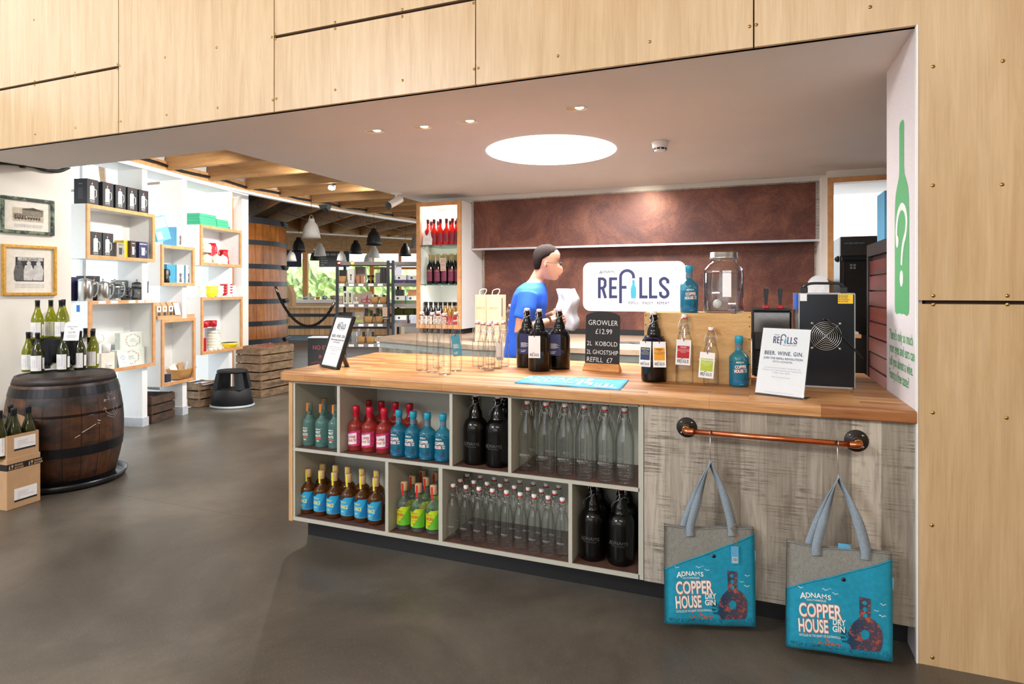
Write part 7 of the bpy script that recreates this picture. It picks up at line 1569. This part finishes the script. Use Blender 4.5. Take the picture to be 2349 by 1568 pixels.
# ================================================================ the hall beyond
CY = YAW                                             # things that face the camera side of the hall
def frame_at(x, d):                                  # local frame at pixel column x, distance d: right/forward of the camera
    p = at_d(x, HY, d); return Vector((p.x, p.y, 0))
VATM = staves('vat_staves', 46, ((186, 118, 56), (202, 134, 68), (172, 104, 48)), (90, 50, 26), .2, .4)
VC = at_d(512, HY, 10.15); t = thing('brewing_vat', 'huge orange-brown wooden vat with black iron hoops', 'vat', (VC.x, VC.y, 0)); VR = 1.0
def vr(z): return VR*(1.03-.018*z)
b = MB(); b.lathe([(vr(.2)-.02, .2)]+[(vr(z), z) for z in (.2, .8, 1.4, 2.0, 2.52)]+[(vr(2.52)-.06, 2.52), (vr(2.5)-.06, 2.45), (0, 2.45)], 72); b.build('staves', VATM, t)
for z, h in ((2.50, .10), (2.15, .075), (1.775, .075), (1.50, .075), (1.22, .075), (.87, .075), (.58, .09), (.30, .09)):
    b = MB(); b.lathe([(vr(z)+.001, z-h/2), (vr(z)+.009, z-h/2), (vr(z)+.009, z+h/2), (vr(z)+.001, z+h/2)], 72); ho = flatten(b.build('hoop', HO, t))
    if z in (2.50, 1.775, 1.22, .58):
        a = atan2(-VC.y, -VC.x)+radians(70); b = MB(); R_ = vr(z)+.02
        b.tube([(R_*cos(a+k*.028), R_*sin(a+k*.028), z+.012) for k in range(-5, 6)], .022, 8); b.tube([(R_*cos(a+k*.028), R_*sin(a+k*.028), z-.022) for k in range(-4, 5)], .016, 8); b.build('hoop_clamp', BLACK, ho)
b = MB()
for k in range(6): a = k*pi/3; b.box(.75*cos(a)-.08, .75*cos(a)+.08, .75*sin(a)-.08, .75*sin(a)+.08, 0, .2)
b.build('support_blocks', DARKWOOD, t)
# rope
ra, rb_ = at_d(633, 661, 9.75), at_d(765, 697, 9.25); t = thing('barrier_rope', 'thick black rope hanging between the vat and the shelving rack', 'rope', (0, 0, 0))
P = []
for k in range(25):
    u = k/24; p = ra*(1-u)+rb_*u; p.z -= .62*(1-(2*u-1)**2)**.9*(.62+.38*1)*.74; P.append(p)
def rope_tw(P, r):
    b = MB()
    for s_ in range(3):
        Q = []
        for i in range(len(P)*4-3):
            j, f = divmod(i, 4); p = P[j] if f == 0 else P[j]*(1-f/4)+P[j+1]*(f/4); a = i*.55+s_*2*pi/3; Q.append(p+Vector((cos(a)*RX, cos(a)*RY, sin(a)))*r*.5)
        b.tube(Q, r*.62, 6)
    return b
rope_tw(P, .021).build('rope', M('black_rope', (22, 22, 24), .9), t)
for p, q_ in ((P[0], P[1]), (P[-1], P[-2])): d_ = (p-q_).normalized(); b = MB(); b.tube([q_+(p-q_)*.3, p+d_*.03], .02, 10); b.build('chrome_clip', STEEL, t)
# carton on the vat clamp, brown
c = frame_at(661, 17.05); t = thing('brown_carton', 'open brown cardboard display standing on the far wood counter by the vat', 'box', (c.x, c.y, .9405), CY)
b = MB(); b.prism([(-.17, 0), (.17, 0), (.17, .36), (.05, .60), (-.17, .61)], -.15, .15, 'y'); b.build('carton', KRAFT, t); b = MB(); b.flat(rect(-.13, -.0, .08, .30), front(-.151)); b.build('label', M('pinkish_label', (206, 176, 150), .6), t)
# ---------------------------------------------------------------- racks
RD = 9.2
RM = M('dark_grey_rack', (58, 58, 60), .45, .4); RSH = M('grey_rack_shelf', (128, 122, 118), .5, .2)
def rz_of(y): return CZ-(y-HY)/FOC*RD
SHY = (600, 649, 696.5, 741.5, 788); SHZ = [rz_of(y) for y in SHY]+[.12]
def rack(label, x0, x1, nsh):
    p0, p1 = frame_at(x0, RD), frame_at(x1, RD); w = (p1-p0).length; t = thing('shelving_rack', label, 'rack', p0, CY, 'metal racks in the hall')
    for x in (0, w-.04):
        for y in (0, .42): b = MB(); b.box(x, x+.04, y, y+.04, 0, SHZ[0]+.02); b.build('upright', RM, t)
    for z in SHZ:
        b = MB(); b.box(.041, w-.041, .0, .46, z-.05, z-.01); b.box(.041, w-.041, .0, .46, z-.0098, z); b.build('rack_shelf', RSH, t)
    return t, w, p0
RA, wA, pA = rack('dark metal rack full of kitchen gadgets, left of the two in the hall', 770, 893, 5)
RB, wB, pB = rack('dark metal rack of boxed goods, right of the two in the hall', 898, 1035, 5)
def rp(x, sh, off=.05, dz=.0006): # point on rack shelf sh at photo column x
    p = frame_at(x, RD+off); return Vector((p.x, p.y, SHZ[sh]+dz))
def px2m(n, d=RD): return n*d/FOC
for sh in (1, 2, 3, 4):
    for x in (778, 800, 822, 845, 866): s_ = px2m(x-770); b = MB(); b.flat(rect(s_, s_+px2m(12), SHZ[sh]-.045, SHZ[sh]-.008), front(-.0008)); b.build('price_strip', PAPER, RA)
for x, col_, nm in ((778, (150, 30, 44), 'red'), (808, (214, 186, 40), 'yellow')):
    q = frame_at(x, RD-.004); b = MB(); b.lathe([(0, -.003), (.032, -.0025), (.034, 0)], 20, axis='y'); o = b.build('round_badge', M(nm+'_badge', col_, .5), None, (q.x, q.y, SHZ[0]-.02), CY); setp(o, 'small round %s badge on the top rail of the left rack' % nm, 'badge', 'badges on the rack'); bb = MB(); bb.flat(rect(-.02, .02, -.010, .012), front(-.0035)); bb.build('badge_text', PAPER, o)
def rbox(name, label, x0, x1, sh, hpx, m, off=.05, depth=.14, art=None, cat='box', lean=0, grp=None, z=None):
    p = rp((x0+x1)/2, sh, off); w = px2m(x1-x0, RD+off); h = px2m(hpx, RD+off)
    if z is not None: p.z = z
    t = thing(name, label, cat, p, CY, grp); b = MB(); b.bbox(-w/2, w/2, 0, depth, 0, h, .002); b.build('carton', m, t)
    if art:
        for a_ in art: bb = MB(); bb.flat(a_[0](w, h), front(-.0008-.0004*a_[2])); bb.build(a_[3], a_[1], t)
    if lean: t.rotation_euler = (radians(-lean), 0, CY)
    return t
WC = M('off_white_carton', (216, 210, 202), .5); DG = M('dark_goods', (44, 42, 44), .5, var=.3, sc=30); TAUPE = M('taupe_carton', (150, 130, 116), .5, var=.15, sc=20)
def basket(label, x, sh, wpx, off=.08):
    p = rp(x, sh, off); w = px2m(wpx, RD)/2; t = thing('wicker_basket', label, 'basket', p, CY, 'wicker baskets on the racks')
    b = MB(); b.loft([[(k_*(abs(cos(a))**.5)*(1 if cos(a) > 0 else -1), k_*.8*(abs(sin(a))**.5)*(1 if sin(a) > 0 else -1), z) for a in [2*pi*q/24+.01 for q in range(24)]] for k_, z in ((w*.78, 0), (w*.9, .05), (w, .095), (w*1.03, .105), (w*.9, .105), (w*.8, .02))], True, True); b.build('basket', WICKER, t); return t, p
figure = lambda w, h: join(disc(0, h*.55, w*.16, 10), rect(-w*.07, w*.07, h*.2, h*.55))
rbox('gadget_carton', 'white tall carton with dark figure on the top full shelf', 798, 812, 1, 33, WC, .05, .1, [(figure, INK, 0, 'figure_print')])
basket('small wicker basket with dark pouches, leftmost on the upper shelf', 784, 1, 22)
rbox('dark_pouch', 'dark pouch with gold loop standing in the upper basket', 778, 794, 1, 26, DG, .12, .08, z=SHZ[1]+.03)
for i, x in enumerate((817, 827)):
    rbox('copper_tin', 'copper coloured tin on the upper rack shelf, %s of the pair' % ('left', 'right')[i], x, x+8, 1, 17, M('copper_tin', (176, 116, 84), .3, .6), .07, .07, cat='tin', grp='copper tins')
rbox('brown_carton', 'brown carton hanging above the copper tins', 815, 837, 1, 38, TAUPE, .22, .10)
for i, x in enumerate((846, 855)):
    q = rp(x, 1, .09); t = thing('jigger_cup', 'dark double-ended measuring cup on the upper rack shelf, %s' % ('left', 'right')[i], 'cup', q, CY, 'measuring cups'); b = MB(); b.lathe([(.024, 0), (.008, .06), (.026, .12), (0, .115)], 16); b.build('cup', DARKSTEEL, t); b = MB(); b.lathe([(.0095, .058), (.0095, .063)], 12); b.build('waist_band', STEEL, t)
rbox('grey_carton', 'pair of grey cartons on the upper rack shelf', 861, 872, 1, 24, M('mid_grey_carton', (120, 118, 118), .5), .1, .12)
for i, x in enumerate((872, 878, 884)): rbox('apron_roll', 'dark folded apron on upper shelf near the right upright, %s' % nth(i, 3), x, x+5.6, 1, 36-i, DG, .04, .14, cat='apron', grp='folded aprons')
# second shelf
for j in range(2): rbox('watch_box', 'small square taupe box at the left of the middle shelf, %s of two' % ('lower', 'upper')[j], 775, 786, 2, 9, TAUPE, .04, .09, [(lambda w, h: line2([(w*.25*cos(a), h*.5+w*.25*sin(a)) for a in [2*pi*k/12 for k in range(12)]], w*.06, True), PAPER, 0, 'dial_print')], z=SHZ[2]+.0006+j*.061, grp='small taupe boxes')
for i, x in enumerate((787, 798)): rbox('corkscrew_box', 'slim window carton with green gadget on the middle shelf, %s of two' % ('left', 'right')[i], x, x+10, 2, 29, WC, .04, .08, [(lambda w, h: rect(-w*.25, w*.25, h*.12, h*.85), M('dark_window', (70, 74, 66), .3), 0, 'window'), (lambda w, h: rect(-w*.12, w*.12, h*.2, h*.55), M('lime_gadget', (150, 176, 60), .4), 1, 'pictured_gadget')], grp='slim window cartons')
rbox('utensil_card', 'boxed utensil card on the middle rack shelf', 812, 828, 2, 24, TAUPE, .07, .05, [(lambda w, h: join(disc(-w*.15, h*.55, w*.14, 10), rect(-w*.18, -w*.12, h*.15, h*.5)), WC, 0, 'pictured_spoon')], lean=6)
rbox('utensil_card', 'small white box in front of the utensil card', 810, 822, 2, 5, WC, .02, .04)
def scis(w, h): return join(line2([(w*.30*cos(a)-w*.2, h*.22+w*.18*sin(a)) for a in [2*pi*k/12 for k in range(12)]], w*.09, True), line2([(w*.30*cos(a)*.8+w*.22, h*.22+w*.18*sin(a)) for a in [2*pi*k/12 for k in range(12)]], w*.09, True), shape([(-w*.1, h*.35), (w*.15, h*.35), (w*.10, h*.8)]))
rbox('scissors_card', 'dark card with red handled scissors on the middle rack shelf', 829, 852, 2, 28, TAUPE, .05, .04, [(scis, M('red_handles', (136, 30, 44), .4), 0, 'scissors')], lean=8, cat='scissors')
for x, l in ((860, 'left'), (880, 'right')):
    basket('wicker basket on the middle rack shelf, %s of two' % l, x, 2, 19, .1)
    for i in range(3): rbox('wrapped_gadget', 'wrapped pale gadget in the %s middle shelf basket, %s' % (l, nth(i, 3)), x-8+i*5, x-3+i*5, 2, 14-i, (M('clear_wrap', (196, 200, 200), .3), DG, TAUPE)[i], .08+.02*i, .04, z=SHZ[2]+.05, cat='gadget')
# third shelf
rbox('green_gadget_card', 'card with green graters on the lower rack shelf', 813, 834, 3, 26, TAUPE, .06, .05, [(lambda w, h: join(rect(-w*.35, w*.0, h*.1, h*.3), rect(w*.05, w*.4, h*.1, h*.28), disc(-w*.1, h*.6, w*.18, 10)), M('lime_gadget', (150, 176, 60), .4), 0, 'pictured_grater')], lean=5)
for x, l in ((846, 'left'), (872, 'right')):
    basket('wicker basket on the lower rack shelf, %s of two' % l, x, 3, 20, .1)
    for i in range(3): rbox('wrapped_gadget', 'dark packaged tool in the %s lower shelf basket, %s' % (l, nth(i, 3)), x-9+i*6, x-3+i*6, 3, 27-i*3, (DG, M('olive_goods', (110, 116, 50), .5), DG)[i], .08+.02*i, .04, z=SHZ[3]+.05, cat='gadget')
rbox('dark_goods', 'dark carrier of tools at the left of the lower shelf', 776, 808, 3, 24, DG, .12, .2)
# bottom shelves
for x, l in ((829, 'left'), (850, 'right')):
    basket('wicker basket on the bottom visible shelf, %s of two' % l, x, 4, 20, .08)
    for i in range(3): rbox('whisk', 'kitchen tool sticking out of the %s bottom basket, %s' % (l, nth(i, 3)), x-9+i*6, x-4+i*6, 4, 26-i*4, (STEEL, M('beige_tool', (170, 150, 120), .5), DG)[i], .08+.02*i, .03, z=SHZ[4]+.05, cat='tool')
rbox('steel_canister', 'steel canister at the left of the bottom visible shelf', 806, 817, 4, 26, STEEL, .06, .08, cat='canister')
rbox('packaged_tools', 'pack of white and lime kitchen tools on the bottom shelf', 864, 882, 4, 16, WC, .06, .1, [(lambda w, h: rect(-w*.3, w*.3, h*.2, h*.5), M('lime_gadget', (150, 176, 60), .4), 0, 'lime_print')])
rbox('folded_leaflet', 'white folded leaflet on the lowest shelf of the left rack', 795, 812, 5, 30, PAPER, .05, .02, lean=14)
rbox('dark_goods', 'dark bags of tools on the lowest shelf of the left rack', 814, 880, 5, 34, DG, .15, .2)
q = rp(883, 3, -.03); card('hanging_tag', 'kraft tag hanging on the right upright of the left rack', (q.x, q.y, SHZ[2]-.19), CY, .075, .14, BUFF, [('\u00a37.99', .2, .2)], INK, 0)
t = thing('silver_disc', 'shiny silver saucer hanging from the right upright', 'ornament', (q.x, q.y, SHZ[3]+.075), CY); b = MB(); b.lathe([(0, .015), (.03, .012), (.07, 0), (.03, -.008), (0, -.01)], 20); b.build('disc', STEEL, t)
# right rack: boxed goods
def gbox(label, x0, x1, sh, hpx, band, off=.05, z=None, grp=None):
    return rbox('ground_coffee_box', label, x0, x1, sh, hpx, WC, off, .2, [(lambda w, h: rect(-w*.5, w*.5, 0, h*.42), band, 0, 'colour_band'), (lambda w, h: join(rect(-w*.46, -w*.42, h*.42, h), rect(-w*.40, -w*.37, h*.42, h)), LB, 1, 'edge_stripes'), (lambda w, h: disc(-w*.12, h*.68, h*.16, 8), INK, 1, 'small_picture'), (lambda w, h: disc(w*.3, h*.1, h*.1, 8), M('red_seal_print', (200, 40, 60), .5), 2, 'round_seal')], z=z, grp=grp)
NB = M('navy_band', (52, 54, 92), .5); GBD = M('green_band', (78, 106, 66), .5); GYB = M('grey_band', (104, 102, 108), .5)
for i, (x0, x1) in enumerate(((905, 932), (934, 961), (963, 990))):
    gbox('white box with navy band on the right rack, %s' % nth(i, 3), x0, x1, 1, 17.5, NB, grp='navy banded boxes')
    gbox('white box with green band on the right rack, %s' % nth(i, 3), x0-3, x1-3, 2, 18, GBD, grp='green banded boxes')
    gbox('white box with grey band on the right rack, %s' % nth(i, 3), x0+(0, 4, 6)[i], x1+(0, 4, 6)[i], 3, 18, GYB, grp='grey banded boxes')
    rbox('red_white_box', 'red and white box on the lowest visible right shelf, %s' % nth(i, 3), x0-2, x1-6, 4, 12, (WC, M('dark_red_box', (150, 36, 46), .5), WC)[i], .06, .2, grp='red and white boxes')
    rbox('dark_gadget', 'dark packaged gadget on the green box, %s' % nth(i, 3), x0+2, x1-6, 2, 14, (DG, M('tan_goods', (186, 130, 80), .5), M('cyan_goods', (60, 160, 190), .4))[i], .07, .1, z=SHZ[2]+.1215)
card('notice_card', 'white notice card on the navy banded boxes of the right rack', Vector((rp(914, 1).x, rp(914, 1).y, SHZ[1]+.118)), CY, .095, .15, M('lilac_white_card', (214, 214, 226), .6), [('------', .2, .7), ('--------', .12, .5), ('------', .12, .3)], INK, 0)
card('notice_card', 'white notice card beside the grey banded boxes of the right rack', Vector((rp(949, 3, -.005).x, rp(949, 3, -.005).y, SHZ[3]+.001)), CY, .10, .13, M('lilac_white_card', (214, 214, 226), .6), [('-----', .2, .6), ('-------', .12, .4)], INK, 0)
for i, (x0, x1) in enumerate(((902, 925), (927, 950), (952, 980))): rbox('green_cushion', 'dark olive folded textile behind the grey boxes, %s' % nth(i, 3), x0, x1, 3, 32, M('olive_textile', (96, 96, 34), .9, var=.3, sc=20), .25, .12, cat='textile', grp='olive textiles')
# ---------------------------------------------------------------- A-board
c = frame_at(744, 8.0); t = thing('a_board', 'black chalkboard stand with red chalk writing behind the framed sign', 'sign', c, CY)
w = px2m(76, 8.0); h = CZ-(775-HY)/FOC*8.0
b = MB(); b.box(-w/2, w/2, 0, .02, 0, h); b.build('front_board', CHALKB, t)
b = MB(); b.box(-w/2, w/2, .2, .22, 0, h-.001); b.build('rear_board', CHALKB, t)
b = MB(); b.box(-w/2, w/2, .0, .22, h+.0005, h+.012); b.build('top_tray', M('white_grey_top', (210, 214, 214), .5), t)
b = MB(); W = front(-.0012); b.flat(mv(text('NO ENTRY', .078, .0, .85), .01, h-.15), W); b.flat(mv(text('INTO', .072, .0, .85), .0, h-.27), W); b.flat(line2([(-w*.4, h-.33), (-w*.2, h-.31), (0, h-.34), (w*.2, h-.32)], .004), W); b.flat(mv(text('PLEASE ASK', .064, .0, .8), .0, h-.44), W); b.build('chalk_writing', CHALKR, t)
# ---------------------------------------------------------------- pendant lamps
def pend(m, name): 
    t = thing('pendant_lamp', name, 'pendant lamp', (0, 0, 0), 0, 'pendant lamps in the hall'); H, R = .285, .135
    b = MB(); b.lathe([(.040, H), (.046, H-.002), (.048, H-.038), (.056, H-.052), (.080, H-.080), (.098, H-.120), (.112, H-.17), (.123, H-.225), (R, 0), (R-.004, 0), (.119, H-.225), (.108, H-.17), (.094, H-.12), (.076, H-.08), (.05, H-.052), (.043, H-.038), (.038, H-.002)], 32); b.build('shade', m, t)
    b = MB(); b.tube(smooth_path([(-.028, 0, H-.002), (-.030, 0, H+.03), (0, 0, H+.055), (.030, 0, H+.03), (.028, 0, H-.002)], 4), .003, 6); b.build('hanging_loop', M('amber_loop', (196, 160, 100), .4), t)
    b = MB(); b.tube([(0, 0, H+.05), (0, 0, .784)], .003, 5); b.build('cord', M('brown_cord', (70, 48, 42), .7), t)
    b = MB(); b.lathe([(0, .02), (.03, .025), (.045, .05), (.035, .09), (.02, .12), (0, .125)], 16); b.build('bulb', EMIT_IN, t); return t
GL = M('matt_grey_shade', (150, 146, 140), .6); WL = M('matt_white_shade', (214, 210, 202), .6); KL = M('matt_black_shade', (24, 23, 23), .5)
protos = {}
PL = [(714, 546, 'G', 'large pale grey bell pendant nearest the vat'), (857.5, 562, 'K', 'black bell pendant nearest the display cabinet, largest of the black ones'), (685, 577, 'K', 'black bell pendant left of the grey one'), (734, 587, 'W', 'white bell pendant below the large grey one'), (668.5, 599, 'W', 'small white bell pendant beside the vat, lowest at left'), (723, 597, 'K', 'black bell pendant half hidden behind a white one'), (783.5, 600, 'W', 'white bell pendant before the menu board edge'), (816, 582, 'K', 'black bell pendant in the middle above the rack'), (858, 591, 'W', 'white bell pendant under the largest black one'), (845, 603, 'W', 'small far white bell pendant just above the rack rail'), (930, 587, 'K', 'black bell pendant at the right above the rack'), (956, 571, 'G', 'grey bell pendant partly hidden by the display cabinet')]
for x, y, k, lab in PL:
    zb_ = 2.165; d = (zb_-CZ)*FOC/(HY-y); p = at_d(x, y, min(d, 17.5))
    if k not in protos: protos[k] = o = pend({'G': GL, 'W': WL, 'K': KL}[k], lab); o.location = p
    else: clone(protos[k], p, 0, lab)
# speaker and small lamp on the joists
p = at_d(746, 478, 8.7); t = thing('ceiling_speaker', 'small black speaker fixed to the angled joists', 'speaker', p, 0); b = MB(); b.loft([[(-.08, -.05, .05), (.08, -.05, .05), (.08, .05, .05), (-.08, .05, .05)], [(-.06, -.04, -.0), (.06, -.04, -.0), (.04, .04, -.04), (-.04, .04, -.04)]], True, True, False); b.build('speaker_body', BLACK, t)
p = at_d(761, 430, 7.55); t = thing('bare_spotlight', 'bright round spotlight clipped to the pine joists', 'spotlight', p, 0); b = MB(); b.tube([Vector((0, .02, .05)), Vector((0, 0, 0))], .045, 14); b.build('lamp_can', STEEL, t)
b = MB(); b.lathe([(0, -.03), (.03, -.026), (.045, -.008), (.04, 0)], 16); b.build('bulb', emit('bright_spot', (255, 236, 200), 30), t)
spot('joist_lamp_and_fill', p+Vector((0, -.02, -.05)), p+Vector((1.0, -1.5, -2)), 30, 90)
# steel tie wires under the angled joists
b = MB(); t = thing('tie_rods', 'thin dark tie rods crossing under the angled joists', 'rods', (0, 0, 0))
for x0, y0, x1, y1 in ((622, 478, 740, 515), (700, 488, 806, 523), (775, 498, 862, 525), (840, 508, 922, 528)):
    b = MB(); a_, c_ = at_z(x0, y0, 2.685), at_z(x1, y1, 2.685); b.tube([a_, c_], .006, 6); b.build('rod', IRON, t)
# ---------------------------------------------------------------- far clad counter, white counter, menu boards
CD = 16.9; a_, c_ = frame_at(560, CD), frame_at(905, CD); w = (c_-a_).length; t = thing('clad_counter', 'curved-board clad wooden counter with dark metal bands at the back of the hall', 'counter', a_, CY)
CLAD = NT('vertical_cladding'); X, Y, Z = CLAD.sep(CLAD.obj()); kx = CLAD.math('DIVIDE', X, .14); cc = CLAD.ramp(CLAD.white(CLAD.math('FLOOR', kx)), [(0, lin(196, 150, 104)), (1, lin(226, 182, 134))]); cc = CLAD.mix(CLAD.math('LESS_THAN', CLAD.math('FRACT', kx), .06), cc, lin(120, 84, 54)); CLAD.col(cc); CLAD = CLAD.fin(.5)
b = MB(); b.box(0, w, 0, .6, .15, .90); b.build('cladding', CLAD, t); b = MB(); b.box(.05, w, .05, .55, 0, .1499); b.build('plinth', M('blue_grey_plinth', (120, 138, 150), .5), t)
b = MB(); b.box(-.03, w, -.04, .64, .9005, .94); b.build('counter_top', wood('pale_top', [(.3, (206, 170, 120)), (.7, (226, 194, 148))], (1, 9, 9)), t)
for z in (.66, .33): b = MB(); b.box(0, w, -.012, -.0005, z, z+.085); b.build('metal_band', M('band_steel', (70, 74, 80), .35, .5), t)
CD2 = 17.9; a_, c_ = frame_at(560, CD2), frame_at(920, CD2); w = (c_-a_).length; t = thing('white_counter', 'white display counter behind the clad wooden counter', 'counter', a_, CY)
b = MB(); b.box(0, w, 0, .6, 0, 1.02); b.build('body', M('pale_wood_front', (206, 180, 140), .6), t); b = MB(); b.box(0, w, -.03, .62, 1.0205, 1.12); b.build('top', WHITE, t)
for i, (x, r, m_, lab) in enumerate(((700, .10, STEEL, 'steel bowl on the white far counter, leftmost'), (716, .09, WC, 'pale bowl on the white far counter beside the steel one'), (729, .07, M('orange_cakes', (226, 120, 60), .6), 'orange cake mound on the white far counter'), (744, .10, STEEL, 'steel bowl on the far white counter right of the orange cake'), (765, .11, TAUPE, 'brown bowl on the white far counter near the rack'))):
    q = frame_at(x, CD2+.25); b = MB(); b.lathe([(0, 0), (r*.6, .002), (r, r*.8), (r*.8, r), (0, r*1.1)], 18); setp(b.build('serving_bowl', m_, None, (q.x, q.y, 1.1206)), lab, 'bowl', 'bowls on the far counter')
for x0, x1, y0, y1, d, lab, txt in ((652, 691, 573, 612, 17.2, 'dark blue blank menu board hanging by the vat', False), (732, 801, 576, 612, 17.0, 'grey green menu board with chalk writing above the counter', True)):
    a_ = at_d(x0, y1, d); w = (x1-x0)*d/FOC; h = (y1-y0)*d/FOC; t = thing('menu_board', lab, 'board', a_, CY)
    b = MB(); b.box(0, w, 0, .02, 0, h); b.build('board', M('navy_board', (38, 42, 62), .6) if not txt else M('slate_green_board', (62, 72, 72), .6), t)
    for xx in (.08, w-.08): b = MB(); b.tube([(xx, .01, h), (xx, .01, 2.949-a_.z)], .004, 5); b.build('hanging_wire', IRON, t)
    if txt:
        b = MB(); W = front(-.0015); b.flat(mv(text('BEER AND FOOD', .085, 0, .9), w*.5, h-.12), W)
        for i in range(4): b.flat(mv(text(('Espresso', 'Americano', 'Flat white', 'Latte')[i], .045, 0, 1, 'LEFT'), .05, h-.2-i*.065), W)
        b.build('chalk_writing', CHALK, t); b = MB()
        for i in range(4): b.flat(mv(text('2.60', .04, 0, 1), w*.35, h-.2-i*.065), W)
        b.build('chalk_prices', CHALKR, t)
# ---------------------------------------------------------------- hedge beyond the glass
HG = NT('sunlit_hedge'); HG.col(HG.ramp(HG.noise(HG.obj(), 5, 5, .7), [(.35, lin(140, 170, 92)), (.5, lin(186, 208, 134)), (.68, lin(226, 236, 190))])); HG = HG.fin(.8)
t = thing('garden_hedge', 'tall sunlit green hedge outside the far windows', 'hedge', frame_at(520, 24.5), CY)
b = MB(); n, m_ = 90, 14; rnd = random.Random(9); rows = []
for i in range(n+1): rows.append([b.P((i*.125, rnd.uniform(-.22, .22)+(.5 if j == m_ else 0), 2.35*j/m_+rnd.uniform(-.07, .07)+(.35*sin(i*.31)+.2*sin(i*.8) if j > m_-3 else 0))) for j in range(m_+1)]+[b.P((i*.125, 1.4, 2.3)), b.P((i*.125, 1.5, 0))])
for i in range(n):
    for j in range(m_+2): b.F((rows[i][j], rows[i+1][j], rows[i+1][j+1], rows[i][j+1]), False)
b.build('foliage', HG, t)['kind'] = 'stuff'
